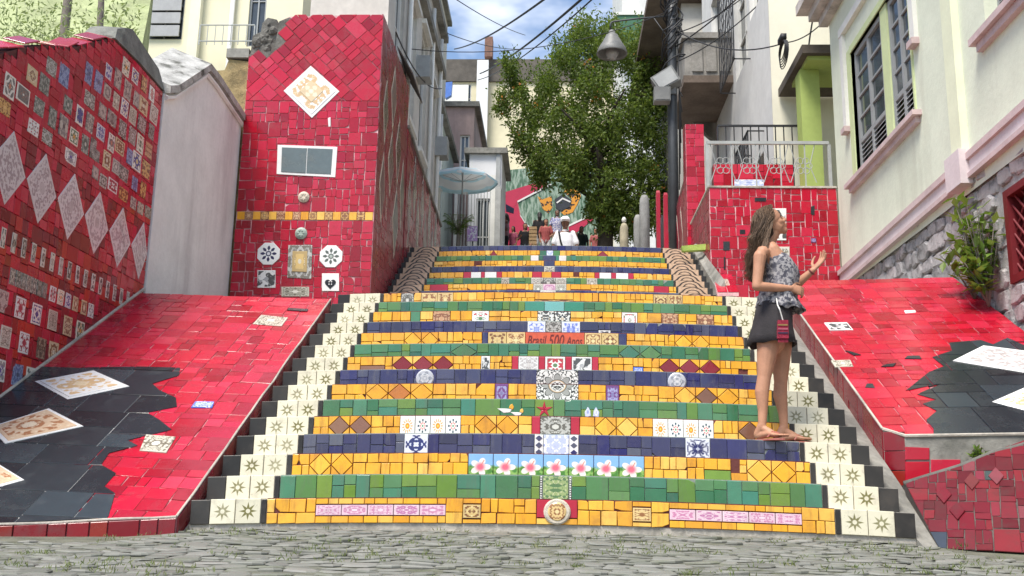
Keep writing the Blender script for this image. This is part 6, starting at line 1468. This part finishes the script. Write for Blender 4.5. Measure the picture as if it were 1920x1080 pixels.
cable('overhead cable running from the chimney of the far house up across the sky', on(Y, 40, 852, 92), on(Y, 14, 1045, -20), .25, .03)
cable('overhead cable crossing the sky and passing just left of the tree top', on(Y, 38, 900, 138), on(Y, 12.2, 1102, -12), .2, .03)
cable('second cable close beside the one that passes the tree top', on(Y, 38, 896, 150), on(Y, 12.2, 1122, -12), .3, .018)
cable('thin high cable at the upper left of the sky', on(Y, 14, 848, -6), on(Y, 30, 985, 66), .1, .012)
cable('thin cable from the beige roof corner across the lower sky', on(Y, 17, 800, 46), on(Y, 30, 980, 92), .2, .012)
cable('thick black cable bending down beside the lime gate pillar', on(Y, 9.0, 1538, 0), on(Y, 9.5, 1512, 130), -.25, .014)
cable('black cable from the lamp pole to the balcony house wall', (2.3, 12, 9.3), on(X, 3.66, 1466, 82), .25, .012)
cable('black cable from the balcony house up to the pale house cornice', on(X, 3.66, 1470, 80), on(Y, 8.3, 1560, 22), .12, .010)
cable('steep black cable from the lamp pole over the balcony', (2.3, 12, 9.2), on(Y, 12.5, 1400, -10), .1, .012)
cable('second steep black cable over the balcony', (2.3, 12, 8.6), on(Y, 11, 1440, -10), .15, .012)
cable('cable leaving the lamp pole towards the upper right', (2.28, 12, 8.9), on(Y, 10.5, 1390, -10), .05, .014)
cable('low thin cable from the teal house to the lamp pole', on(X, -2.6, 772, 92), (2.25, 12, 9.7), .35, .008)
cable('thin cable drooping in front of the beige street house', on(X, -2.6, 742, 60), on(X, -2.6, 828, 166), .3, .012)
ck = thing('cable_coil', 'coil of black cable hung on the balcony house wall', 'cable coil', on(X, 3.66, 1466, 95)); m = MB().mat(CAB); q = on(X, 3.64, 1466, 94)
for k in range(5): m.tube([(q.x+.02*k*.4, q.y+.22*math.cos(j*.42)*(1+.1*k), q.z-.02*k+.14*math.sin(j*.42)*(1+.12*k)) for j in range(16)], .009, 4)
m.box((3.60, q.y-.15, q.z+.13), (3.69, q.y+.1, q.z+.22)); m.build('coil', ck, True)
# ------------------------------------------------------------------ people
SKIN = plain('tanned skin', (.46, .235, .145), .55, .16, 9, .06, spec=.3, stain=(.40, .15, .10), stain_amt=.35); SKIN_D = plain('dark skin', (.10, .055, .035), .5, .1, 20)
def remeshed(name, mb, voxel, smooth, parent, **props):
    """closed overlapping shapes fused into one continuous skin"""
    me0 = mb.mesh(name); o = bpy.data.objects.new(name, me0); tmp.collection.objects.link(o)
    r = o.modifiers.new('r', 'REMESH'); r.mode = 'VOXEL'; r.voxel_size = voxel; r.use_smooth_shade = True
    s = o.modifiers.new('s', 'SMOOTH'); s.factor = .5; s.iterations = smooth
    tmp.view_layers[0].update(); me = bpy.data.meshes.new_from_object(o.evaluated_get(tmp.view_layers[0].depsgraph)); bpy.data.objects.remove(o); bpy.data.meshes.remove(me0); me.name = name
    c = Vector([sum(v.co[i] for v in me.vertices)/len(me.vertices) for i in range(3)]); me.transform(Matrix.Translation(-c))
    me.polygons.foreach_set('use_smooth', [True]*len(me.polygons))
    me.materials.clear()
    for m_ in mb.mats: me.materials.append(m_)
    me.polygons.foreach_set('material_index', [0]*len(me.polygons)); me.update()
    return link(name, me, parent, c, **props)
# -- the woman on the fourth step
WY = .96
def w(px, py, dy=0): return on(Y, WY+dy, px, py)
wz = 4*RH+.006
wom = thing('person', 'woman with long brown hair in camisole and dark shorts standing on the stairs', 'person', (1.62, WY, wz))
b = MB().mat(SKIN)
sideX = (1, 0, 0)
# torso: rings from pelvis to shoulders, long axis front to back = x, width = y
T = [((1449, 640), .09, .14), ((1449, 612), .108, .158), ((1450, 585), .098, .145), ((1452, 558), .082, .118), ((1454, 535), .082, .115), ((1456, 510), .098, .13), ((1450, 488), .092, .145), ((1442, 471), .068, .14)]
b.capsule([w(*p) for p, _, _ in T], [a_ for _, a_, _ in T], 16, sideX, [c_ for _, _, c_ in T])
for dy in (-.065, .065): b.capsule([w(1468, 506, dy), w(1478, 512, dy)], [.055, .045], 10)
b.capsule([w(1437, 474), w(1443, 455), w(1448, 440)], [.05, .044, .045], 12)
b.capsule([w(1430, 473, -.12), w(1436, 472, 0), w(1432, 473, .13)], [.05, .055, .05], 10)
# head: thrown back, face up to the right
hc = w(1446, 420); up = Vector((-.52, 0, .854)).normalized(); fwd = Vector((.854, 0, .52)).normalized(); lat = Vector((0, 1, 0))
def hp_(f, u, s=0): return hc+fwd*f+up*u+lat*s
b.capsule([hp_(-.028, .03), hp_(.012, .035)], [.084, .082], 14, (0, 1, 0), [.09, .088])
b.capsule([hp_(-.01, .02), hp_(.02, -.035)], [.072, .062], 12, (0, 1, 0), [.08, .07])
b.capsule([hp_(.02, -.035), hp_(.05, -.085)], [.056, .03], 12, (0, 1, 0), [.055, .03])          # jaw and chin
b.capsule([hp_(.0, -.03), hp_(-.03, -.075)], [.052, .045], 10)
b.capsule([hp_(.086, .012), hp_(.098, -.012), hp_(.106, -.026)], [.010, .012, .013], 8)          # nose
for s in (-1, 1):
    b.capsule([hp_(.093, -.028, s*.012), hp_(.096, -.03, s*.004)], [.008, .009], 6)
    b.capsule([hp_(.066, .026, s*.03), hp_(.08, .03, s*.012)], [.014, .012], 8)                      # brow
    b.capsule([hp_(.05, -.022, s*.042), hp_(.062, -.03, s*.03)], [.022, .022], 8)                    # cheek
    b.capsule([hp_(-.012, .012, s*.078), hp_(-.018, -.022, s*.074)], [.014, .010], 8, None, None)    # ear
b.capsule([hp_(.082, -.054, -.018), hp_(.09, -.052, 0), hp_(.082, -.054, .018)], [.008, .010, .008], 6)
b.capsule([hp_(.078, -.066, -.015), hp_(.085, -.066, 0), hp_(.078, -.066, .015)], [.008, .010, .008], 6)
# near arm: hangs, elbow bent, hand across the other forearm
S0, E0, W0 = w(1425, 480, -.17), w(1419, 537, -.20), w(1482, 541, -.13)
b.capsule([S0, S0.lerp(E0, .3), E0], [.047, .041, .034], 12); b.capsule([E0, E0.lerp(W0, .3), W0], [.034, .034, .023], 12)
# far arm: forearm raised, palm up
S1, E1, W1 = w(1430, 480, .17), w(1486, 540, .13), w(1524, 507, .05)
b.capsule([S1, S1.lerp(E1, .5), E1], [.046, .04, .033], 12); b.capsule([E1, E1.lerp(W1, .35), W1], [.034, .034, .023], 12)
def hand(wr, d, palm_n, thumb_side, curl, L=.165, spread=.16):
    """palm and five fingers; d points along the fingers, palm_n out of the palm"""
    d = d.normalized(); palm_n = (palm_n-d*palm_n.dot(d)).normalized(); s = d.cross(palm_n)*thumb_side
    b.capsule([wr, wr+d*L*.26, wr+d*L*.46], [.026, .034, .036], 10, tuple(s), [.018, .017, .014])
    for k, (off, ln) in enumerate(((.030, .43), (.0105, .48), (-.0095, .45), (-.029, .36))):
        base = wr+d*L*.45+s*off; dd = (d+s*(off/.03)*spread).normalized(); p0 = base; pts_ = [base-dd*.02, base]; ang = 0
        for q in range(3):
            ang += curl*(.8 if q else .6)*(1+.12*k); v_ = dd*math.cos(ang)+palm_n*math.sin(ang); p0 = p0+v_*(L*ln*(.44, .32, .24)[q]); pts_.append(p0)
        b.capsule(pts_, [.010, .0095, .009, .0085, .0072], 8)
    t0 = wr+d*L*.12+s*.022; t1 = t0+(d*.55+s*.8+palm_n*.3).normalized()*L*.26; t2 = t1+(d*.85+s*.35+palm_n*.25).normalized()*L*.2; t3 = t2+(d+palm_n*.2).normalized()*L*.14
    b.capsule([t0, t1, t2, t3], [.015, .012, .0098, .008], 8)
hand(W0, Vector((.9, .28, -.12)), Vector((.1, .9, -.25)), 1, .55, .165, .05)
hand(W1, Vector((.66, -.05, .72)), Vector((-.66, -.35, .68)), -1, .30, .19, .34)
# legs
H0, K0, A0 = w(1441, 640, -.075), w(1433, 706, -.085), w(1429, 800, -.10)
H1, K1, A1 = w(1464, 640, .085), w(1464, 714, .08), w(1470, 802, .10)
for H_, K_, A_ in ((H0, K0, A0), (H1, K1, A1)):
    b.capsule([H_+Vector((0, 0, .06)), H_, H_.lerp(K_, .5), K_], [.086, .084, .067, .049], 14)
    cf = K_.lerp(A_, .32)+Vector((-.012, 0, 0)); b.capsule([K_, cf, K_.lerp(A_, .7), A_], [.048, .050, .034, .028], 14)
FZ = wz+.014
def foot(A_, d, L=.215):
    d = Vector(d).normalized(); s = Vector((-d.y, d.x, 0)); heel = Vector((A_.x, A_.y, FZ+.024))-d*.035
    b.capsule([Vector((A_.x, A_.y, A_.z+.01)), heel+Vector((0, 0, .012))], [.031, .031], 10)
    b.capsule([heel, heel+d*L*.45+Vector((0, 0, .010)), heel+d*L*.75+Vector((0, 0, -.006))], [.028, .033, .038], 10, tuple(s), [.026, .026, .014])
    b.capsule([Vector((A_.x, A_.y, FZ+.075)), heel+d*L*.5+Vector((0, 0, .018))], [.028, .022], 10)
    for k, off in enumerate((.026, .009, -.006, -.020, -.031)):
        r_ = (.0125, .0095, .009, .0085, .008)[k]; t0 = heel+d*L*.72+s*off; b.capsule([t0, t0+d*L*(.30, .30, .27, .23, .18)[k]+Vector((0, 0, -.004))], [r_, r_*.95], 7)
    return heel, d, s
f0 = foot(A0, (.72, -.70, 0)); f1 = foot(A1, (.99, -.10, 0))
remeshed('body', b, .0055, 4, wom)
# sandals
SAND = plain('coral sandal', (.40, .13, .10), .6, .1)
for (heel, d, s) in (f0, f1):
    m = MB().mat(SAND); P_ = []
    for k in range(18):
        a = 2*math.pi*k/18; ca, sa = math.cos(a), math.sin(a); P_.append(heel+d*(.085+.128*ca)+s*sa*(.034+.010*ca)+Vector((0, 0, FZ-.012-heel.z)))
    m.prism(P_, (0, 0, .012)); so_ = m.build('sandal', wom)
    m = MB().mat(SAND)
    for off in (-.040, .040): m.tube([heel+d*.10+s*off+Vector((0, 0, -.016)), heel+d*.125+s*off*.5+Vector((0, 0, .022)), heel+d*.165+s*.008+Vector((0, 0, .008))], .0055, 6)
    m.build('strap', so_)
# camisole with a loose ruffled hem
k = NT('grey patterned cloth'); p = k.wpos(); n1 = k.noise(p, 38, 4, .6); n2 = k.noise(p, 19, 2)
CAMI = k.fin(k.mix(k.step(n1, .46, .56), k.mix(k.step(n2, .4, .6), (.07, .07, .09), (.17, .165, .185)), (.35, .335, .34)), .9, .2)
m = MB().mat(CAMI)
def garment(m, rings, n=40, ruffle=0, nr=11, close=False):
    vs_ = []; K = len(rings)
    for i, (c, ax_, ay_) in enumerate(rings):
        for j in range(n):
            q = 2*math.pi*j/n; e = 1+ruffle*(i/(K-1))**1.5*math.sin(nr*q+math.sin(2*q))
            vs_.append(Vector(c)+Vector((ax_*math.cos(q)*e, ay_*math.sin(q)*e, (ruffle*.12*(i/(K-1))**2*math.sin(nr*q+1.2)))))
    m.add(vs_, [(i*n+j, (i+1)*n+j, (i+1)*n+(j+1) % n, i*n+(j+1) % n) for i in range(K-1) for j in range(n)])
    return vs_
R_ = [(w(1449, 481)+Vector((.012, 0, .0)), .098, .128), (w(1455, 490), .112, .150), (w(1462, 505), .128, .150), (w(1464, 518), .135, .146), (w(1462, 535), .128, .142), (w(1459, 552), .134, .150), (w(1457, 566), .138, .16), (w(1457, 577), .148, .17)]
garment(m, R_, 56, .06, 9)
for s in (-1, 1): m.tube([w(1466, 484, s*.085)+Vector((.02, 0, 0)), w(1450, 470, s*.095), w(1436, 467, s*.095), w(1424, 484, s*.085)], .007, 6)
cam_o = m.build('camisole', wom, True)
md = cam_o.modifiers.new('thickness', 'SOLIDIFY'); md.thickness = .004
m = MB().mat(CAMI); rr2 = [(w(1459, 560), .132, .15), (w(1461, 572), .148, .168), (w(1464, 584), .165, .178)]; garment(m, rr2, 56, .09, 10); rf = m.build('ruffle', cam_o, True); md = rf.modifiers.new('thickness', 'SOLIDIFY'); md.thickness = .003
SHORT = plain('charcoal shorts cloth', (.028, .024, .026), .9, .3, 12, .3)
m = MB().mat(SHORT); garment(m, [(w(1450, 570), .116, .158), (w(1450, 592), .132, .178), (w(1448, 612), .140, .186), (w(1447, 632), .158, .196), (w(1447, 648), .17, .204)], 48, .045, 7)
for (H_, dx) in ():
    c0 = Vector((H_.x+dx, H_.y, 0)); zt = w(1449, 606).z; zb = w(1449, 650).z
    garment(m, [((c0.x+.005, c0.y*.5+WY*.5, zt+.04), .095, .088), ((c0.x, c0.y, zt), .112, .098), ((c0.x, c0.y, (zt+zb)/2), .118, .106), ((c0.x-.004, c0.y, zb), .126, .116)], 40, .04, 5)
sh = m.build('shorts', wom, True); md = sh.modifiers.new('thickness', 'SOLIDIFY'); md.thickness = .005
# hair: a soft mass and many wavy locks
HAIR = plain('brown hair', (.045, .027, .017), .7, .5, 60, .5, spec=.2); k = NT('wavy brown hair'); r = k.n('ShaderNodeNewGeometry').outputs['Random Per Island']
HAIRL = k.fin(k.ramp(r, [(0, (.04, .023, .014)), (.5, (.095, .058, .035)), (1, (.19, .12, .075))]), .5, .25)
b = MB().mat(HAIR)
b.capsule([hp_(-.03, .036), hp_(-.005, .05), hp_(.022, .058)], [.088, .084, .072], 14, (0, 1, 0), [.084, .078, .06])
b.capsule([hp_(-.05, .03), hp_(-.075, -.04), w(1420, 462), w(1413, 495), w(1411, 525)], [.08, .085, .075, .06, .025], 14, (0, 1, 0), [.07, .062, .05, .04, .02])
hair = remeshed('hair', b, .009, 4, wom)
m = MB().mat(HAIRL)
for k in range(1500):
    a = rnd.uniform(-2.0, 2.0); el = rnd.uniform(-.1, 1.57)
    d0 = Vector((-math.cos(a)*math.cos(el), math.sin(a)*math.cos(el), math.sin(el)))
    fr_ = rnd.random()*max(0, el)*.03; p0 = hc+fwd*(-.018+fr_)+up*.038+Vector((d0.x*.108, d0.y*.096, d0.z*.104)); yy_ = d0.y*.10+rnd.gauss(0, .015)
    end = w(1412+rnd.gauss(0, 9), rnd.uniform(484, 530), yy_); mid1 = w(1424+rnd.gauss(0, 7), 448, yy_*1.1)+Vector((-.01, 0, 0)); mid2 = w(1416+rnd.gauss(0, 8), 480, yy_)
    ctrl = [p0, mid1, mid2, end]; ph = rnd.uniform(0, 6.28); am = rnd.uniform(.003, .012); pts_ = []
    for j in range(18):
        t = j/17*3; i = min(2, int(t)); f_ = t-i; p = ctrl[i].lerp(ctrl[i+1], f_*f_*(3-2*f_)*.5+f_*.5)
        pts_.append(p+Vector((am*math.sin(ph+j*.95), am*math.cos(ph+j*.95)-.004, 0))*min(1, j/5))
    r0 = rnd.uniform(.0012, .0028); m.tube(pts_, [r0*(1-.6*j/17) for j in range(18)], 3)
for k in range(60):   # locks in front of the near shoulder
    p0 = hp_(-.01+rnd.uniform(-.02, .02), .02, -.085); e = w(1428+rnd.gauss(0, 5), rnd.uniform(490, 520), -.19); mdl = w(1432+rnd.gauss(0, 4), 460, -.13); ph = rnd.uniform(0, 6.28); pts_ = []
    for j in range(14):
        t = j/13; p = p0*(1-t)**2+mdl*2*t*(1-t)+e*t*t; pts_.append(p+Vector((.008*math.sin(ph+j*1.1), 0, 0)))
    m.tube(pts_, [.0035*(1-.6*j/13) for j in range(14)], 5)
m.build('hair_lock', hair, True, kind='stuff')
EYE = plain('dark lashes', (.02, .012, .01), .4, .1); LIP = plain('lip', (.36, .12, .10), .45, .1)
for s in (-1, 1):
    m = MB().mat(EYE); m.capsule([hp_(.076, .012, s*.044), hp_(.087, .012, s*.032), hp_(.090, .011, s*.02)], [.0035, .0045, .0035], 6); m.build('eye', wom, True)
    m = MB().mat(EYE); m.capsule([hp_(.074, .038, s*.045), hp_(.088, .041, s*.032), hp_(.092, .036, s*.016)], [.0028, .0034, .0028], 6); m.build('eyebrow', wom, True)
m = MB().mat(LIP); m.capsule([hp_(.085, -.057, -.017), hp_(.0945, -.0555, 0), hp_(.085, -.057, .017)], [.0035, .0055, .0035], 6); m.capsule([hp_(.082, -.064, -.014), hp_(.091, -.0645, 0), hp_(.082, -.064, .014)], [.0035, .0055, .0035], 6); m.build('lips', wom, True)
m = MB().mat(plain('woven bracelet', (.16, .03, .03), .7, .2)); dW = (W1-E1).normalized(); m.lathe([(.027, -.006), (.031, -.004), (.031, .004), (.027, .006)], E1.lerp(W1, .93), 14, dW); m.build('bracelet', wom, True)
bag = thing('shoulder_bag', 'small red and pink woven bag hanging at the woman’s hip', 'bag', w(1468, 618, -.23)); bagm = pat_orn('woven bag stripes', [((.36, .02, .05), (.05, .03, .06), (.6, .25, .2))], 3, fold=False)
a, b_, c, d = [w(*q, -.235) for q in ((1458, 634), (1479, 634), (1478, 600), (1459, 600))]; m = MB().mat(plain('red woven bag', (.32, .02, .05), .9, .4, 40, .6)); m.prism([a, b_, c, d], (0, .035, 0)); bo_ = m.build('pouch', bag)
for k in range(3): m = MB().mat(plain('woven stripe %d' % k, ((.03, .02, .05), (.34, .08, .12), (.22, .14, .05))[k], .9, .3)); z0, z1 = a.z+(d.z-a.z)*(.25+.22*k), a.z+(d.z-a.z)*(.33+.22*k); m.box((a.x+.004, a.y-.004, z0), (b_.x-.004, a.y-.001, z1)); m.build('stripe', bo_)
m = MB().mat(plain('bag tassel', (.3, .02, .05), .9, .3))
for k in range(8): m.tube([(a.x+.008+k*.009, a.y+.01, a.z), (a.x+.008+k*.009, a.y+.008, a.z-.028)], .003, 4)
m.build('tassel', bag)
m = MB().mat(OFFWHITE); m.tube([w(1468, 601, -.22), w(1462, 580, -.235), w(1458, 572, -.215), w(1456, 560, -.17)], .0045, 6); m.build('strap', bag)
# -- the people at the top of the stairs
def person(px, py, y, h, label, top, bottom, skin, face=0, legs=True, hat=None, hairc=(.02, .015, .012), arm=(0, 0), skirt=False, short=True):
    """head top at px, py on the plane y; h body height; face is the turn about z"""
    c = on(Y, y, px, py); z0 = c.z-h; cs_, sn = math.cos(face), math.sin(face)
    def L(x, f, z): return Vector((c.x+x*cs_-f*sn, y+x*sn+f*cs_, z0+z*h))        # x = to the side, f = forwards, z in heights
    t = thing('person', label, 'person', (c.x, y, z0)); k = h/1.7
    b = MB().mat(skin); V_ = max(.012, .011*k)
    b.capsule([L(0, 0, .50), L(0, 0, .60), L(0, 0, .70), L(0, 0, .79)], [.15*k, .13*k, .15*k, .14*k], 10, (cs_, sn, 0), [.10*k, .09*k, .11*k, .09*k])
    b.capsule([L(0, 0, .80), L(0, 0, .87)], [.055*k, .05*k], 8); b.capsule([L(0, .01, .91), L(0, 0, .945)], [.072*k, .08*k], 10); b.capsule([L(0, .085*k, .915), L(0, .10*k, .908)], [.014*k, .014*k], 6); b.capsule([L(0, .04*k, .885), L(0, .06*k, .88)], [.045*k, .035*k], 8)
    for s, bend in ((-1, arm[0]), (1, arm[1])):
        sh_ = L(s*.185*k, 0, .80); el = L(s*.235*k, .02*k, .635); wr = L(s*(.22-.06*bend)*k, (.06+.2*bend)*k, .49+.17*bend); b.capsule([sh_, el], [.05*k, .037*k], 8); b.capsule([el, wr], [.037*k, .026*k], 8)
        dh = (wr-el).normalized(); b.capsule([wr, wr+dh*.09*k], [.028*k, .03*k], 7)
        for q in range(4): b.capsule([wr+dh*.07*k+Vector((cs_, sn, 0))*(q-1.5)*.017*k, wr+dh*(.16-.012*abs(q-1.3))*k+Vector((cs_, sn, 0))*(q-1.5)*.02*k], [.012*k, .010*k], 5)
        b.capsule([L(s*.09*k, 0, .51), L(s*.10*k, .02*k, .28), L(s*.10*k, -.01*k, .06)], [.085*k, .055*k, .038*k], 8); b.capsule([L(s*.10*k, -.03*k, .03), L(s*.11*k, .14*k, .02)], [.035*k, .035*k], 7)
    remeshed('body', b, V_, 2, t)
    m = MB().mat(top); m.capsule([L(0, 0, .49), L(0, 0, .58), L(0, 0, .70), L(0, 0, .785), L(0, 0, .815)], [.175*k, .165*k, .18*k, .175*k, .08*k], 14, (cs_, sn, 0), [.125*k, .12*k, .135*k, .115*k, .07*k])
    for s in (-1, 1): m.capsule([L(s*.15*k, 0, .80), L(s*.215*k, .01*k, .69)], [.065*k, .064*k], 8)
    remeshed('shirt', m, V_, 2, t)
    m = MB().mat(bottom)
    if skirt: m.capsule([L(0, 0, .52), L(0, 0, .42), L(0, 0, .34)], [.17*k, .2*k, .23*k], 12, (cs_, sn, 0), [.13*k, .16*k, .18*k])
    else:
        m.capsule([L(0, 0, .54), L(0, 0, .49)], [.165*k, .17*k], 12, (cs_, sn, 0), [.12*k, .125*k])
        for s in (-1, 1): m.capsule([L(s*.09*k, 0, .50), L(s*.10*k, .015*k, .33 if short else .07)], [.1*k, .085*k if short else .06*k], 9)
    remeshed('skirt' if skirt else ('shorts' if short else 'trousers'), m, V_, 2, t)
    m = MB().mat(plain('hair of %s' % label[:24], hairc, .6, .2)); m.capsule([L(0, -.02*k, .93), L(0, -.015*k, .955)], [.088*k, .086*k], 10)
    if not hat: m.capsule([L(0, -.05*k, .94), L(0, -.075*k, .87), L(0, -.08*k, .80)], [.07*k, .075*k, .05*k], 8)
    remeshed('hair', m, V_, 1, t)
    if hat:
        m = MB().mat(hat); m.lathe([(.098*k, -.025*k), (.1*k, 0), (.092*k, .05*k), (.06*k, .085*k), (0, .095*k)], L(0, -.01*k, .955), 14); bp_ = L(0, .13*k, .945); m.lathe([(.0, .012*k), (.075*k, .008*k), (.08*k, 0), (.0, -.004*k)], bp_, 12); m.build('cap', t, True)
    return t, L, k
SK2 = plain('brown skin', (.2, .1, .06), .5, .1, 20); TEE = plain('white cotton', (.80, .80, .81), .9, .05, 8); BLKC = plain('black cloth', (.02, .02, .022), .9, .2); DEN = plain('washed denim', (.14, .22, .30), .9, .25, 20); REDC = plain('coral cloth', (.5, .12, .12), .9, .15); KHA = plain('khaki cloth', (.35, .28, .18), .9, .15)
k_ = NT('violet floral cloth'); FLOR = k_.fin(k_.mix(k_.step(k_.noise(k_.wpos(), 26, 3), .45, .56), (.22, .24, .5), (.72, .70, .76)), .9, .2)
t, L, k = person(1060, 407, 13.5, 1.74, 'man in white shirt and white cap with dark strap at the top step', TEE, DEN, SK2, math.pi, hat=TEE, short=False)
m = MB().mat(BLKC); m.tube([L(.13, .10, .81), L(.10, .155, .70), L(.03, .15, .56), L(-.1, .14, .46)], .018, 6); m.tube([L(.13, .10, .81), L(.13, -.02, .83), L(.10, -.13, .72)], .018, 6); m.build('bag_strap', t)
PD = 27.0
person(985, 418, PD-.5, 1.6, 'long haired woman in a black top and denim shorts at the top of the stairs', BLKC, DEN, SKIN, math.pi, arm=(.2, 1))
person(1012, 398, PD+1, 1.7, 'person in dark top and white shorts before the green mural', BLKC, TEE, SK2, 0)
person(1024, 410, PD-.8, 1.55, 'woman in a coral top and white shorts beside the man in the white cap', REDC, TEE, SKIN, math.pi, arm=(.6, .2))
person(1045, 393, PD+.5, 1.72, 'person in a violet floral shirt standing behind the man in the white cap', FLOR, KHA, SK2, math.pi)
person(948, 400, PD-1.5, 1.7, 'person in a patterned pink top under the red awning', plain('pink patterned cloth', (.42, .24, .26), .9, .4, 14), BLKC, SK2, 1.9, arm=(.9, .2))
person(962, 424, PD-1.2, 1.3, 'child in a rose shirt next to the red awning', plain('rose cloth', (.5, .12, .2), .9, .2), KHA, SKIN, 2.6)
person(1091, 424, PD-2, 1.5, 'person in dark green shirt right of the man in the white cap', plain('dark green cloth', (.03, .05, .045), .9, .2), REDC, SK2, 3.6)
person(1117, 428, PD, 1.4, 'person in a faded red shirt below the tree', plain('faded red cloth', (.42, .12, .12), .9, .2), KHA, SKIN, 3.0)
# crates by the mural
q = on(Y, PD-.5, 999, 460); t = thing('crate_stack', 'stack of pale wooden trays beside the woman in the black top', 'crates', q)
for k in range(6): m = MB().mat(plain('pale wood %d' % k, (.55, .38, .2), .8, .2)); z = q.z-.1+k*.125; m.box((q.x-.13, q.y-.1, z), (q.x+.13, q.y+.1, z+.1)); m.build('tray', t)
# ------------------------------------------------------------------ tiles become parts
flush_tiles()
bpy.data.scenes.remove(tmp)
